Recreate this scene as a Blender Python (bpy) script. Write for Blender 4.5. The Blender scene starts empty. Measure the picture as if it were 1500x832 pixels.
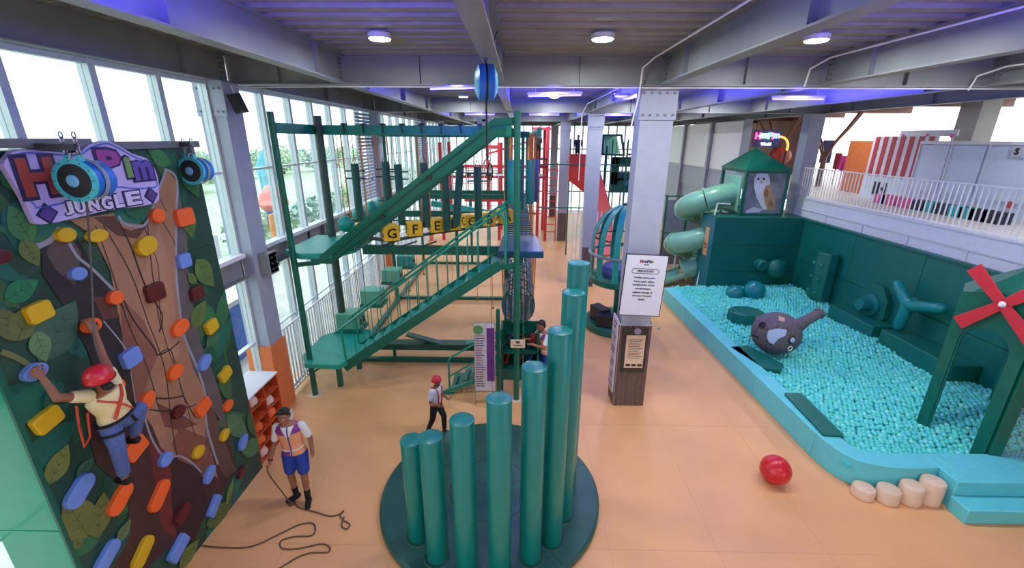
import bpy, math, random
import numpy as np
from mathutils import Vector, Matrix
random.seed(7); rng = np.random.default_rng(7)
PI = math.pi
COL = bpy.context.scene.collection
# ---------------------------------------------------------------- camera
FPX = 639.0; CAM = np.array([0.0, 0.0, 5.4])
def cam_axes(pit, yaw, roll):
    f = np.array([math.sin(yaw)*math.cos(pit), math.cos(yaw)*math.cos(pit), -math.sin(pit)])
    r = np.array([math.cos(yaw), -math.sin(yaw), 0.0]); d = np.cross(f, r)
    c, s = math.cos(roll), math.sin(roll)
    return np.array([r*c+d*s, -r*s+d*c, f])
AX = cam_axes(math.radians(18.42), math.radians(-.89), math.radians(-.305))
cd = bpy.data.cameras.new('camera'); cam = bpy.data.objects.new('camera', cd); COL.objects.link(cam)
cd.sensor_width = 36; cd.lens = FPX/1500*36; cd.clip_end = 500; cd.clip_start = .05
mw = Matrix.Identity(4)
for i in range(3):
    mw[i][0] = AX[0][i]; mw[i][1] = -AX[1][i]; mw[i][2] = -AX[2][i]; mw[i][3] = CAM[i]
cam.matrix_world = mw
bpy.context.scene.camera = cam
def at(px, py, **k):
    """world point seen at a pixel of the 1500x832 photograph on the plane X=, Y= or Z="""
    r = AX.T @ np.array([(px-750)/FPX, (py-416)/FPX, 1.0])
    a, v = list(k.items())[0]; i = 'XYZ'.index(a)
    return Vector(CAM + (v-CAM[i])/r[i]*r)
# ---------------------------------------------------------------- world, view
sc = bpy.context.scene
sc.view_settings.view_transform = 'Standard'; sc.view_settings.look = 'None'
sc.view_settings.exposure = 0.65; sc.view_settings.gamma = 1; sc.view_settings.use_curve_mapping = False
w = bpy.data.worlds.new('sky'); sc.world = w; w.use_nodes = True
nt = w.node_tree; bg = nt.nodes['Background']
tc = nt.nodes.new('ShaderNodeTexCoord'); sp = nt.nodes.new('ShaderNodeSeparateXYZ'); cr = nt.nodes.new('ShaderNodeValToRGB')
nt.links.new(tc.outputs['Generated'], sp.inputs[0]); nt.links.new(sp.outputs['Z'], cr.inputs[0]); nt.links.new(cr.outputs[0], bg.inputs[0])
cr.color_ramp.elements[0].position = 0.0; cr.color_ramp.elements[0].color = (.88, .93, .93, 1)
cr.color_ramp.elements[1].position = .5; cr.color_ramp.elements[1].color = (.96, .98, .97, 1)
bg.inputs[1].default_value = 2.6
# ---------------------------------------------------------------- materials
def lin(c):
    o = []
    for v in c[:3]:
        v = v/255.0
        o.append(v/12.92 if v <= .04045 else ((v+.055)/1.055)**2.4)
    return (*o, 1.0)
MATS = {}
def mat(name, c, rough=.5, metal=0.0, var=.10, scale=6.0, bump=0.0, bscale=60.0, emit=0.0, coat=0.0, alpha=None, spec=.5):
    if name in MATS: return MATS[name]
    m = bpy.data.materials.new(name); m.use_nodes = True; MATS[name] = m
    n = m.node_tree.nodes; l = m.node_tree.links; b = n['Principled BSDF']
    col = lin(c)
    b.inputs['Roughness'].default_value = rough; b.inputs['Metallic'].default_value = metal
    b.inputs['Coat Weight'].default_value = coat; b.inputs['Specular IOR Level'].default_value = spec
    if emit:
        b.inputs['Emission Color'].default_value = col; b.inputs['Emission Strength'].default_value = emit
    if var:
        t = n.new('ShaderNodeTexCoord'); z = n.new('ShaderNodeTexNoise'); z.inputs['Scale'].default_value = scale; z.inputs['Detail'].default_value = 4
        r = n.new('ShaderNodeValToRGB'); l.new(t.outputs['Object'], z.inputs['Vector']); l.new(z.outputs['Fac'], r.inputs[0]); l.new(r.outputs[0], b.inputs['Base Color'])
        r.color_ramp.elements[0].position = .3; r.color_ramp.elements[1].position = .7
        r.color_ramp.elements[0].color = tuple(max(0, v*(1-var)) for v in col[:3])+(1,)
        r.color_ramp.elements[1].color = tuple(min(1, v*(1+var)) for v in col[:3])+(1,)
    else: b.inputs['Base Color'].default_value = col
    if bump:
        t = n.new('ShaderNodeTexCoord'); z = n.new('ShaderNodeTexNoise'); z.inputs['Scale'].default_value = bscale
        bp = n.new('ShaderNodeBump'); bp.inputs['Strength'].default_value = bump; bp.inputs['Distance'].default_value = .01
        l.new(t.outputs['Object'], z.inputs['Vector']); l.new(z.outputs['Fac'], bp.inputs['Height']); l.new(bp.outputs[0], b.inputs['Normal'])
    return m
def glass(name, c, gl=.08, tint=.9):
    m = bpy.data.materials.new(name); m.use_nodes = True; MATS[name] = m
    n = m.node_tree.nodes; l = m.node_tree.links; n.clear()
    o = n.new('ShaderNodeOutputMaterial'); mx = n.new('ShaderNodeMixShader'); t = n.new('ShaderNodeBsdfTransparent'); g = n.new('ShaderNodeBsdfGlossy')
    t.inputs[0].default_value = (*[tint*v for v in lin(c)[:3]], 1); g.inputs['Roughness'].default_value = .03
    mx.inputs[0].default_value = gl
    l.new(t.outputs[0], mx.inputs[1]); l.new(g.outputs[0], mx.inputs[2]); l.new(mx.outputs[0], o.inputs[0])
    return m
# floor: warm orange vinyl with scuffs
FLOORM = mat('floor_vinyl', (226, 168, 114), .34, var=.07, scale=.8)
b_ = FLOORM.node_tree; bs = b_.nodes['Principled BSDF']
nz = b_.nodes.new('ShaderNodeTexNoise'); nz.inputs['Scale'].default_value = 14; nz.inputs['Detail'].default_value = 6
mr = b_.nodes.new('ShaderNodeMapRange'); mr.inputs['To Min'].default_value = .28; mr.inputs['To Max'].default_value = .55
tcf = b_.nodes.new('ShaderNodeTexCoord'); b_.links.new(tcf.outputs['Object'], nz.inputs['Vector'])
b_.links.new(nz.outputs['Fac'], mr.inputs['Value']); b_.links.new(mr.outputs[0], bs.inputs['Roughness'])
STEEL = mat('painted_steel', (132, 137, 138), .45, var=.08, scale=2)
DECK = mat('deck_sheet', (140, 140, 132), .5, metal=0, var=.12, scale=3)
COLM = mat('column_paint', (160, 166, 186), .5, var=.05)
WHITE = mat('white_paint', (228, 230, 234), .45, var=.04)
TEAL = mat('teal_paint', (4, 98, 80), .35, var=.10)
TEALB = mat('teal_vinyl', (0, 126, 120), .36, var=.05, coat=.1)
TEALD = mat('dark_teal_pad', (5, 102, 90), .42, var=.08)
TEALP = mat('platform_teal', (20, 150, 136), .45, var=.10)
LOGM = mat('log_green', (22, 84, 72), .5, var=.15)
GREEN_MAT = mat('mat_green', (34, 82, 74), .4, var=.12)
AQUA = mat('aqua_foam', (98, 204, 214), .5, var=.04)
BALLM = mat('ball_aqua', (88, 214, 208), .35, var=0)
BALLM2 = mat('ball_aqua_pale', (122, 228, 222), .35, var=0)
BLACK = mat('black_plastic', (22, 22, 26), .5, var=.1)
DARK = mat('dark_rubber', (40, 42, 44), .6, var=.1)
ORANGE = mat('orange_paint', (226, 112, 48), .5, var=.06)
CREAM = mat('cream_foam', (226, 196, 168), .55, var=.04)
RED = mat('red_vinyl', (205, 24, 36), .3, var=.06, coat=.3)
ROPE_O = mat('orange_strap', (196, 120, 62), .7, var=.15, scale=20)
ROPE_B = mat('brown_rope', (98, 74, 54), .8, var=.2, scale=40)
CHROME = mat('steel_link', (170, 172, 176), .3, metal=.9)
YEL = mat('yellow_cube', (250, 200, 28), .4, var=.05)
MINT = mat('slide_mint', (116, 178, 150), .32, var=.05, coat=.2)
PANE = glass('window_pane', (238, 246, 248))
# ---------------------------------------------------------------- mesh building
WL = {}
def V3(p): return np.array([float(p[0]), float(p[1]), float(p[2])])
def unit(v):
    v = np.asarray(v, float); n = np.linalg.norm(v); return v/n if n > 1e-9 else v
class MB:
    def __init__(s): s.v = []; s.f = []; s.m = []
    def add(s, vs, fs, mi=0):
        o = len(s.v); s.v += [tuple(map(float, v)) for v in vs]; s.f += [tuple(i+o for i in f) for f in fs]; s.m += [mi]*len(fs); return s
    def box(s, x0, x1, y0, y1, z0, z1, mi=0):
        v = [(x, y, z) for z in (z0, z1) for y in (y0, y1) for x in (x0, x1)]
        return s.add(v, [(0,2,3,1), (4,5,7,6), (0,1,5,4), (1,3,7,5), (3,2,6,7), (2,0,4,6)], mi)
    def obox(s, c, a, b, d, mi=0):
        c, a, b, d = map(V3, (c, a, b, d))
        v = [c+i*a+j*b+k*d for k in (-1, 1) for j in (-1, 1) for i in (-1, 1)]
        return s.add(v, [(0,2,3,1), (4,5,7,6), (0,1,5,4), (1,3,7,5), (3,2,6,7), (2,0,4,6)], mi)
    def bar(s, p, q, w_, h_, up=(0, 0, 1), mi=0):
        p, q = V3(p), V3(q); d = unit(q-p); r = np.cross(d, up)
        r = unit(r) if np.linalg.norm(r) > 1e-6 else np.array([1., 0, 0]); u = np.cross(r, d)
        return s.obox((p+q)/2, (q-p)/2, r*w_/2, u*h_/2, mi)
    def tube(s, pts, r, n=8, closed=False, mi=0, caps=True):
        P_ = [V3(p) for p in pts]; k = len(P_); R_ = r if isinstance(r, (list, tuple)) else [r]*k
        T = []
        for i in range(k):
            a = P_[i-1] if (i or closed) else P_[0]; b = P_[(i+1) % k] if (i < k-1 or closed) else P_[-1]; T.append(unit(b-a))
        u = np.cross(T[0], (0, 0, 1.)); u = unit(u) if np.linalg.norm(u) > 1e-3 else np.array([1., 0, 0])
        vs = []
        for i in range(k):
            u = unit(u - T[i]*(u@T[i])); w2 = np.cross(T[i], u)
            for j in range(n):
                a = 2*PI*j/n; vs.append(P_[i]+R_[i]*(math.cos(a)*u+math.sin(a)*w2))
        fs = []
        for i in range(k if closed else k-1):
            i2 = (i+1) % k
            for j in range(n):
                j2 = (j+1) % n; fs.append((i*n+j, i*n+j2, i2*n+j2, i2*n+j))
        if caps and not closed: fs.append(tuple(range(n))[::-1]); fs.append(tuple((k-1)*n+j for j in range(n)))
        return s.add(vs, fs, mi)
    def cyl(s, p, q, r, n=12, mi=0): return s.tube([p, q], r, n, mi=mi)
    def capsule(s, p, q, r1, r2, n=12, mi=0):
        p, q = V3(p), V3(q); d = unit(q-p); L = []; R_ = []
        for a in (-80, -55, -25): L.append(p+d*r1*math.sin(math.radians(a))); R_.append(r1*math.cos(math.radians(a)))
        L.append(p); R_.append(r1); L.append(q); R_.append(r2)
        for a in (25, 55, 80): L.append(q+d*r2*math.sin(math.radians(a))); R_.append(r2*math.cos(math.radians(a)))
        return s.tube(L, R_, n, mi=mi)
    def lathe(s, prof, c=(0, 0, 0), n=24, axis=(0, 0, 1), mi=0, a0=0, a1=2*PI, caps=True):
        c = V3(c); ax = unit(axis); u = np.cross(ax, (0, 1, 0)); u = unit(u) if np.linalg.norm(u) > 1e-3 else np.array([1., 0, 0]); w2 = np.cross(ax, u)
        full = abs(a1-a0-2*PI) < 1e-6; m = n if full else n+1
        vs = [c+ax*z+r*(math.cos(a0+(a1-a0)*j/n)*u+math.sin(a0+(a1-a0)*j/n)*w2) for r, z in prof for j in range(m)]
        fs = []
        for i in range(len(prof)-1):
            for j in range(n):
                j2 = (j+1) % m; fs.append((i*m+j, i*m+j2, (i+1)*m+j2, (i+1)*m+j))
        if full and caps:
            if prof[0][0] > 1e-6: fs.append(tuple(range(m))[::-1])
            if prof[-1][0] > 1e-6: fs.append(tuple((len(prof)-1)*m+j for j in range(m)))
        return s.add(vs, fs, mi)
    def ball(s, c, r, sx=1, sy=1, sz=1, n=16, k=10, mi=0, R=None):
        c = V3(c); vs = []
        for i in range(k+1):
            t = PI*i/k
            for j in range(n):
                a = 2*PI*j/n; q = np.array([r*sx*math.sin(t)*math.cos(a), r*sy*math.sin(t)*math.sin(a), r*sz*math.cos(t)])
                if R is not None: q = R@q
                vs.append(c+q)
        fs = [(i*n+j, (i+1)*n+j, (i+1)*n+(j+1) % n, i*n+(j+1) % n) for i in range(k) for j in range(n)]
        return s.add(vs, fs, mi)
    def prism(s, poly, fn, d0, d1, mi=0):
        n = len(poly); vs = [fn(u, v_, d0) for u, v_ in poly]+[fn(u, v_, d1) for u, v_ in poly]
        return s.add(vs, [tuple(range(n)), tuple(range(2*n-1, n-1, -1))]+[(i, i+n, (i+1) % n+n, (i+1) % n) for i in range(n)], mi)
    def loft(s, rings, n=16, mi=0):
        """rings: (centre, right*rx, fwd*ry)"""
        vs = []
        for c, a, b in rings:
            c, a, b = V3(c), V3(a), V3(b)
            for j in range(n):
                t = 2*PI*j/n; vs.append(c+a*math.cos(t)+b*math.sin(t))
        k = len(rings); fs = [(i*n+j, i*n+(j+1) % n, (i+1)*n+(j+1) % n, (i+1)*n+j) for i in range(k-1) for j in range(n)]
        fs += [tuple(range(n))[::-1], tuple((k-1)*n+j for j in range(n))]
        return s.add(vs, fs, mi)
    def build(s, name, m, parent=None, smooth=True, bevel=0, label=None, cat=None, group=None, kind=None, origin=None):
        v = np.array(s.v, float)
        if parent is not None: o = np.array(WL[parent.name])
        elif origin is not None: o = np.array(origin, float)
        else: lo, hi = v.min(0), v.max(0); o = np.array([(lo[0]+hi[0])/2, (lo[1]+hi[1])/2, lo[2]])
        me = bpy.data.meshes.new(name); me.from_pydata((v-o).tolist(), [], s.f)
        ms = m if isinstance(m, (list, tuple)) else [m]
        for x in ms: me.materials.append(x)
        if len(ms) > 1: me.polygons.foreach_set('material_index', s.m)
        ob = finish(name, me, parent, smooth, bevel); WL[ob.name] = tuple(o)
        if parent is None: ob.location = o
        tag(ob, label, cat, group, kind)
        return ob
def finish(name, me, parent, smooth=True, bevel=0):
    if smooth:
        me.polygons.foreach_set('use_smooth', [True]*len(me.polygons)); me.set_sharp_from_angle(angle=math.radians(38))
    me.update()
    ob = bpy.data.objects.new(name, me); COL.objects.link(ob)
    if parent is not None: ob.parent = parent
    if bevel:
        bm_ = ob.modifiers.new('bevel', 'BEVEL'); bm_.width = bevel; bm_.segments = 2; bm_.limit_method = 'ANGLE'; bm_.angle_limit = math.radians(40)
    return ob
def tag(o, label=None, cat=None, group=None, kind=None):
    if label: o['label'] = label
    if cat: o['category'] = cat
    if group: o['group'] = group
    if kind: o['kind'] = kind
    return o
def thing(name, label, cat, loc=(0, 0, 0), group=None, kind=None):
    o = bpy.data.objects.new(name, None); COL.objects.link(o); o.location = loc; o.empty_display_size = .1
    WL[o.name] = tuple(map(float, loc)); tag(o, label, cat, group, kind); return o
def dup(root, loc, label=None, rotz=0, group=None):
    def cp(o, par):
        c = o.copy(); COL.objects.link(c); WL[c.name] = WL.get(o.name, (0, 0, 0))
        if par: c.parent = par
        for ch in list(o.children): cp(ch, c)
        return c
    r = cp(root, None); r.location = loc; r.rotation_euler = (0, 0, rotz)
    if label: r['label'] = label
    if group: r['group'] = group
    return r
def struct(name, mb, m, label=None, parent=None, **k):
    return mb.build(name, m, parent, label=label, kind=None if parent is not None else 'structure', **k)
def put(src, parent, loc, name=None, rot=None):
    """place a mesh-sharing copy of a part"""
    c = bpy.data.objects.new(name or src.name.split('.')[0], src.data); COL.objects.link(c); c.parent = parent
    c.location = np.array(loc)-np.array(WL[parent.name]); WL[c.name] = WL[parent.name]
    if rot: c.rotation_euler = rot
    return c
# text -> flat letters in a plane
def text_geo(s_, bold=0.0, ext=0.0, res=2):
    cu = bpy.data.curves.new('txt', 'FONT'); cu.body = s_; cu.size = 1; cu.offset = bold; cu.extrude = ext; cu.resolution_u = res; cu.align_x = 'CENTER'
    ob = bpy.data.objects.new('txt', cu); me = bpy.data.meshes.new_from_object(ob)
    v = np.array([p.co[:] for p in me.vertices]); f = [tuple(p.vertices) for p in me.polygons]
    bpy.data.objects.remove(ob); bpy.data.curves.remove(cu); bpy.data.meshes.remove(me); return v, f
def text(s_, m, parent, name, O, U, W, width=None, height=None, bold=0.0, depth=.004, fit=None, slant=None):
    """letters centred on O, along unit U, up W; size by total width or height"""
    v, f = text_geo(s_, bold, .5 if depth else 0)
    lo, hi = v.min(0), v.max(0); w0, h0 = hi[0]-lo[0], hi[1]-lo[1]
    if fit: kx, ky = fit[0]/w0, fit[1]/h0
    else: kx = ky = (width/w0 if width else height/h0)
    U, W = unit(U), unit(W); N = np.cross(U, W); O = V3(O); c = (lo+hi)/2
    x = (v[:, 0]-c[0])*kx; y = (v[:, 1]-c[1])*ky; z = v[:, 2]*depth
    if slant: y = y + x*slant
    mb = MB(); mb.add((O+x[:, None]*U+y[:, None]*W+z[:, None]*N).tolist(), f)
    return mb.build(name, m, parent, smooth=False)
# ================================================================ SETTING
BX = [-5.0, -3.02, -.36, 2.42, 5.08, 7.78, 10.44, 13.1]     # long beams
CY = [-7.9, .1, 8.1, 16.0, 23.9, 31.8]                      # column rows
mb = MB(); mb.box(-5.35, 10.6, -8, 34, -.12, 0); struct('floor', mb, FLOORM, smooth=False)
seamm = mat('floor_seam', (208, 150, 108), .6)
mb = MB()
for x in (-3.2, -1.7, 1.3, 2.8, 4.3): mb.box(x-.003, x+.003, 2, 30, 0, .001)
for y in (4.6, 7.4, 10.2, 13, 15.8): mb.box(-4.3, 5, y-.003, y+.003, 0, .001)
mb.build('trim_1', seamm, kind='structure')
# corrugated deck: trapezoid ribs running along X
mb = MB(); y = -8.0; prof = []
while y < 34:
    prof += [(y, 6.72), (y+.16, 6.72), (y+.19, 6.81), (y+.34, 6.81)]; y += .37
prof.append((y, 6.74)); n = len(prof)
vs = [(x, a, b) for x in (-5.6, 10.6) for a, b in prof]; fs = [(i, i+1, n+i+1, n+i) for i in range(n-1)]
mb.add(vs, fs); mb.box(-5.6, 10.6, -8, 34, 6.86, 7.0); struct('ceiling', mb, DECK, smooth=False)
def ibeam(mb, p, q, zt=6.72, h=.45, w_=.2):
    p, q = V3(p), V3(q)
    for z, hh, ww in ((zt-.01, .02, w_), (zt-h+.01, .02, w_), (zt-h/2, h-.04, .02)):
        mb.bar((p[0], p[1], z), (q[0], q[1], z), ww, hh)
boltm = mat('bolt_steel', (120, 122, 128), .4, metal=.5)
for i, x in enumerate(BX[:7]):
    for j in range(len(CY)-1):
        if CY[j] < -8: continue
        mb = MB(); ibeam(mb, (x, CY[j]+.03, 0), (x, CY[j+1]-.03, 0))
        b = mb.build('steel_beam', STEEL, kind='structure', smooth=False)
        mbs = MB()
        for yy in (CY[j]+1.1, (CY[j]+CY[j+1])/2, CY[j+1]-1.1): mbs.box(x-.09, x+.09, yy-.006, yy+.006, 6.29, 6.70)
        for s_ in (-1, 1):
            mbs.box(x+s_*.012-.005, x+s_*.012+.005, CY[j+1]-.26, CY[j+1]-.06, 6.31, 6.68)
        mbs.build('stiffener', STEEL, b, smooth=False)
        if CY[j+1] < 17 and CY[j+1] > 0:
            mbs = MB()
            for s_ in (-1, 1):
                for zz in np.linspace(6.35, 6.64, 5):
                    for yy in (CY[j+1]-.2, CY[j+1]-.12): mbs.cyl((x+s_*.01, yy, zz), (x+s_*.035, yy, zz), .014, 6)
            mbs.build('bolt_row', boltm, b)
for y in CY[1:]:
    mb = MB(); ibeam(mb, (-5.0, y, 0), (10.5, y, 0), h=.47); b = mb.build('steel_beam', STEEL, kind='structure', smooth=False)
    mbs = MB()
    for x in (-4.1, -1.7, 1.0, 3.75, 6.4, 9.1): mbs.box(x-.006, x+.006, y-.09, y+.09, 6.28, 6.70)
    mbs.build('stiffener', STEEL, b, smooth=False)
# columns
ORW = mat('orange_cladding', (222, 120, 66), .55, var=.05)
BRN = mat('brown_slat', (104, 82, 76), .6, var=.12, scale=12)
GRV = mat('slat_gap', (206, 196, 190), .6)
def hcol(x0, x1, y0, y1, m=COLM, z0=0, z1=6.26, name='steel_column', label=None):
    t = thing(name, label, None, ((x0+x1)/2, (y0+y1)/2, z0), kind='structure')
    mb = MB(); mb.box(x0, x1, y0, y1, z0, z1); mb.build('shaft', m, t, smooth=False)
    mb = MB(); mb.box(x0-.03, x1+.03, y0-.02, y0-.004, 5.72, 6.27); mb.build('splice_plate', m, t, smooth=False)
    mb = MB()
    for xx in np.linspace(x0+.03, x1-.03, 5):
        for zz in (5.8, 6.15): mb.cyl((xx, y0-.02, zz), (xx, y0-.045, zz), .018, 6)
    mb.build('bolt_row', boltm, t)['kind'] = 'stuff'
    return t
c1 = hcol(2.08, 2.66, 8.12, 8.52, label='grey steel column carrying the notice board')
for (x0, x1, y) in ((2.38, 2.86, 16.0), (2.12, 2.6, 23.9), (2.16, 2.62, 31.7)):
    t = hcol(x0, x1, y, y+.42, label='grey steel column in the row behind the notice column')
    for i in range(6):
        a = x0+(x1-x0)*i/6; mb = MB(); mb.box(a+.006, a+(x1-x0)/6-.006, y-.03, y-.004, 0, 1.55); mb.build('slat', BRN, t, smooth=False)
# brown slats round the notice column
mb = MB(); mb.box(2.05, 2.69, 8.09, 8.55, 0, 1.85); mb.build('cladding', GRV, c1, smooth=False)
n = 6
for i in range(n):
    a = 2.05+.64*i/n; mb = MB(); mb.box(a+.012, a+.64/n-.006, 8.065, 8.09, 0, 1.85); mb.build('slat', BRN, c1, smooth=False)
for i in range(4):
    a = 8.09+.46*i/4; mb = MB(); mb.box(2.03, 2.05, a+.006, a+.11, 0, 1.85); mb.build('slat', BRN, c1, smooth=False)
lc = [(-5.28, -4.85, 7.63, 8.1), (-5.28, -4.85, 15.6, 16.05), (-5.28, -4.85, 23.6, 24.05)]
for x0, x1, y0, y1 in lc:
    t = hcol(x0, x1, y0, y1, COLM, label='grey steel column in the window wall with orange foot padding')
    for z0, z1 in ((0, .78), (.79, 1.52)):
        mb = MB(); mb.box(x0-.04, x1+.04, y0-.04, y1+.04, z0, z1); mb.build('padding', ORW, t, bevel=.015)
    mb = MB(); mb.box(x1, x1+.22, y1-.35, y1-.1, 2.98, 3.34); mb.box(x1+.2, x1+.22, y1-.37, y1-.08, 2.95, 3.37); mb.build('bracket', STEEL, t, smooth=False)
    mb = MB()
    for zz in (3.05, 3.16, 3.27): mb.cyl((x1+.22, y1-.16, zz), (x1+.25, y1-.16, zz), .02, 6); mb.cyl((x1+.22, y1-.29, zz), (x1+.25, y1-.29, zz), .02, 6)
    mb.build('bolt_row', boltm, t)['kind'] = 'stuff'
mb = MB(); mb.box(9.82, 10.3, 15.9, 16.35, 0, 6.27); mb.build('steel_column', COLM, kind='structure', smooth=False, label='pale steel column beside the owl hut at the end of the white railing')
mb = MB(); mb.box(9.9, 10.35, 7.9, 8.35, 0, 6.27); mb.build('steel_column', COLM, kind='structure', smooth=False, label='pale steel column at the right edge above the padded pit wall')
# window wall left
MULL = mat('aluminium_mullion', (196, 206, 212), .35, metal=.2, var=.05)
bays = [(-7.5, 7.62), (8.12, 15.58), (16.08, 23.58), (24.1, 33.4)]
for k, (a, b) in enumerate(bays):
    t = thing('window_%d' % (k+1), 'tall glazed bay of the left window wall', None, (-5.14, (a+b)/2, 0), kind='structure')
    n = int(round((b-a)/1.04)); st = (b-a)/n
    for i in range(n+1):
        y = a+st*i
        mb = MB(); mb.box(-5.2, -5.06, y-.045, y+.045, 0, 6.27); mb.build('mullion', MULL, t, smooth=False)
    for z, h in ((3.36, .07), (4.82, .035), (6.24, .06), (1.62, .03), (2.93, .05), (.04, .08)):
        mb = MB(); mb.box(-5.18, -5.08, a, b, z-h/2, z+h/2); mb.build('transom', MULL, t, smooth=False)
    for i in range(n):
        y = a+st*i
        for z0, z1 in ((3.39, 4.8), (4.84, 6.22), (.08, 2.9)):
            mb = MB(); mb.box(-5.14, -5.13, y+.045, y+st-.045, z0, z1)
            mb.build('pane', PANE, t, smooth=False)
    if k == 1 or k == 2:
        for i in range(26):
            z = 3.45+i*.105; mb = MB(); mb.box(-5.06, -5.02, b-1.45, b-.05, z, z+.07); mb.build('louvre', COLM, t, smooth=False)
for j, (a, b) in enumerate(((-7.8, 7.6), (8.15, 15.58), (16.08, 23.58), (24.1, 33.4))):
    mb = MB(); mb.box(-5.25, -4.95, a, b, 3.31, 3.33); mb.box(-5.25, -4.95, a, b, 2.95, 2.97); mb.box(-5.1, -5.06, a, b, 2.96, 3.32)
    bb = mb.build('trim_%d' % (j+2), STEEL, kind='structure', smooth=False, label='mid-height steel beam across the window wall')
    mb = MB(); mb.box(-5.06, -4.96, a, b, 3.33, 3.40); mb.build('sill', WHITE, bb, smooth=False)
    for yy in np.arange(max(a, 3)+.9, b, 1.9):
        if yy > 20: break
        mb = MB(); mb.box(-5.06, -4.97, yy-.006, yy+.006, 2.97, 3.31); mb.build('stiffener', STEEL, bb, smooth=False)
# far wall with bright windows
t = thing('window_9', 'bright far glazed end wall beyond the red climbing frame', None, (2, 34, 0), kind='structure')
for x in np.arange(-5.3, 10.4, .62):
    mb = MB(); mb.box(x-.05, x+.05, 33.9, 34.05, 0, 6.5); mb.build('mullion', WHITE, t, smooth=False)
for z in (.1, 1.6, 3.1, 4.7, 6.4):
    mb = MB(); mb.box(-5.3, 10.3, 33.92, 34.03, z-.05, z+.05); mb.build('transom', WHITE, t, smooth=False)
mb = MB(); mb.box(-5.3, 10.3, 33.97, 33.98, 0, 6.5); mb.build('pane', PANE, t, smooth=False)
# right side: upper floor slab, fascia, infill wall
PALE = mat('pale_grey_paint', (206, 210, 222), .5, var=.03)
t = thing('wall_right', None, None, (9.9, 16, 0), kind='structure')
mb = MB(); mb.box(9.88, 9.95, -8, 15.9, 2.85, 3.5); mb.build('fascia', PALE, t, smooth=False)
mb = MB(); mb.box(9.84, 9.97, -8, 15.9, 3.48, 3.52); mb.box(9.84, 9.97, -8, 15.9, 3.12, 3.15); mb.build('fascia_edge', PALE, t, smooth=False)
for y in np.arange(-6, 15.9, 1.55):
    mb = MB(); mb.box(9.85, 9.88, y-.02, y+.02, 2.85, 3.13); mb.build('rib', PALE, t, smooth=False)
mb = MB(); mb.box(9.95, 10.1, 0, 15.9, 0, 2.86); mb.build('lower_wall', TEALD, t, smooth=False)
wp = mat('white_wall_panel', (236, 240, 244), .5, var=.03); gp = mat('grey_wall_panel', (150, 156, 170), .5, var=.04)
for a, b in ((20.3, 23.6), (23.9, 27.4), (27.6, 31)):
    mb = MB(); mb.box(9.85, 10.0, a, b, 4.0, 6.2); mb.build('wall_panel', wp, t, smooth=False)
    mb = MB(); mb.box(9.83, 9.9, a, b, 2.9, 4.0); mb.build('wall_panel', gp, t, smooth=False)
for y in (20.2, 23.75, 27.5, 31.1):
    mb = MB(); mb.box(9.7, 9.98, y-.11, y+.11, 0, 6.25); mb.build('post', gp, t, smooth=False)
mb = MB(); mb.box(9.9, 10.02, 16.3, 34, 0, 2.9); mb.build('lower_wall', gp, t, smooth=False)
mb = MB(); mb.box(-5.4, 24, -8.3, -8.05, -.1, 7); struct('wall_back', mb, WHITE, smooth=False, label='plain pale wall added unseen behind the viewpoint to hold back daylight')  # unseen wall added to cut the ambient light from behind the camera
mb = MB(); mb.box(9.97, 40, -8, 60, 3.3, 3.5); struct('trim_7', mb, mat('plaza_floor', (196, 190, 186), .5), label='upper floor of the plaza beyond the white railing', smooth=False)
# upper railing
def railing(name, label, cat, P0, P1, z0, z1, step, m, w_=.03, rail=.04):
    P0, P1 = V3(P0), V3(P1); t = thing(name, label, cat, (P0[0], (P0[1]+P1[1])/2, z0))
    L = np.linalg.norm(P1-P0); n = int(L/step); d = (P1-P0)/n
    for z in (z0+.04, z1): mb = MB(); mb.bar((P0[0], P0[1], z), (P1[0], P1[1], z), rail, rail*.8); mb.build('rail', m, t, smooth=False)
    src = None
    for i in range(n+1):
        q = P0+d*i
        if src is None:
            mb = MB(); mb.box(q[0]-w_*.25, q[0]+w_*.25, q[1]-w_/2, q[1]+w_/2, z0, z1); src = mb.build('baluster', m, t, smooth=False); base = q.copy()
        else:
            c = bpy.data.objects.new('baluster', src.data); COL.objects.link(c); c.parent = t; c.location = q-base; WL[c.name] = WL[t.name]
    return t
railing('upper_railing', 'white vertical-bar railing along the raised plaza edge on the right', 'railing', (9.92, 1.5, 0), (9.92, 15.8, 0), 3.52, 4.5, .135, WHITE, .03)
for a, b, wh in ((8.2, 15.5, 'nearer'), (16.15, 23.5, 'farther')):
    railing('window_railing', 'white bar railing at the foot of the %s glazed bay, left wall' % wh, 'railing', (-4.93, a, 0), (-4.93, b, 0), .08, 1.58, .125 if a < 10 else .16, WHITE, .04)
# services on the ceiling
def conduit(pts, r=.014):
    mb = MB(); mb.tube(pts, r, 6); return mb.build('trim_8', WHITE, kind='structure', label='thin white conduit bent along the ceiling steel')
conduit([(2.05, -2, 6.6), (2.1, 7.6, 6.62), (1.98, 7.85, 6.5), (2.0, 8.02, 6.1), (1.93, 8.1, 5.6)])
conduit([(4.75, -2, 6.62), (4.8, 7.6, 6.62), (4.7, 7.9, 6.5), (4.72, 8.0, 6.25)])
conduit([(7.5, 1, 6.5), (7.52, 7.6, 6.5), (7.4, 7.9, 6.4), (7.42, 8.0, 6.2)])
conduit([(2.25, 8.6, 6.5), (2.2, 15.5, 6.5), (2.1, 15.9, 6.2), (2.1, 15.9, 4)])
conduit([(-5, 8.0, 6.2), (-3, 8.0, 6.22), (10, 8.0, 6.22)], .011)
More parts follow.
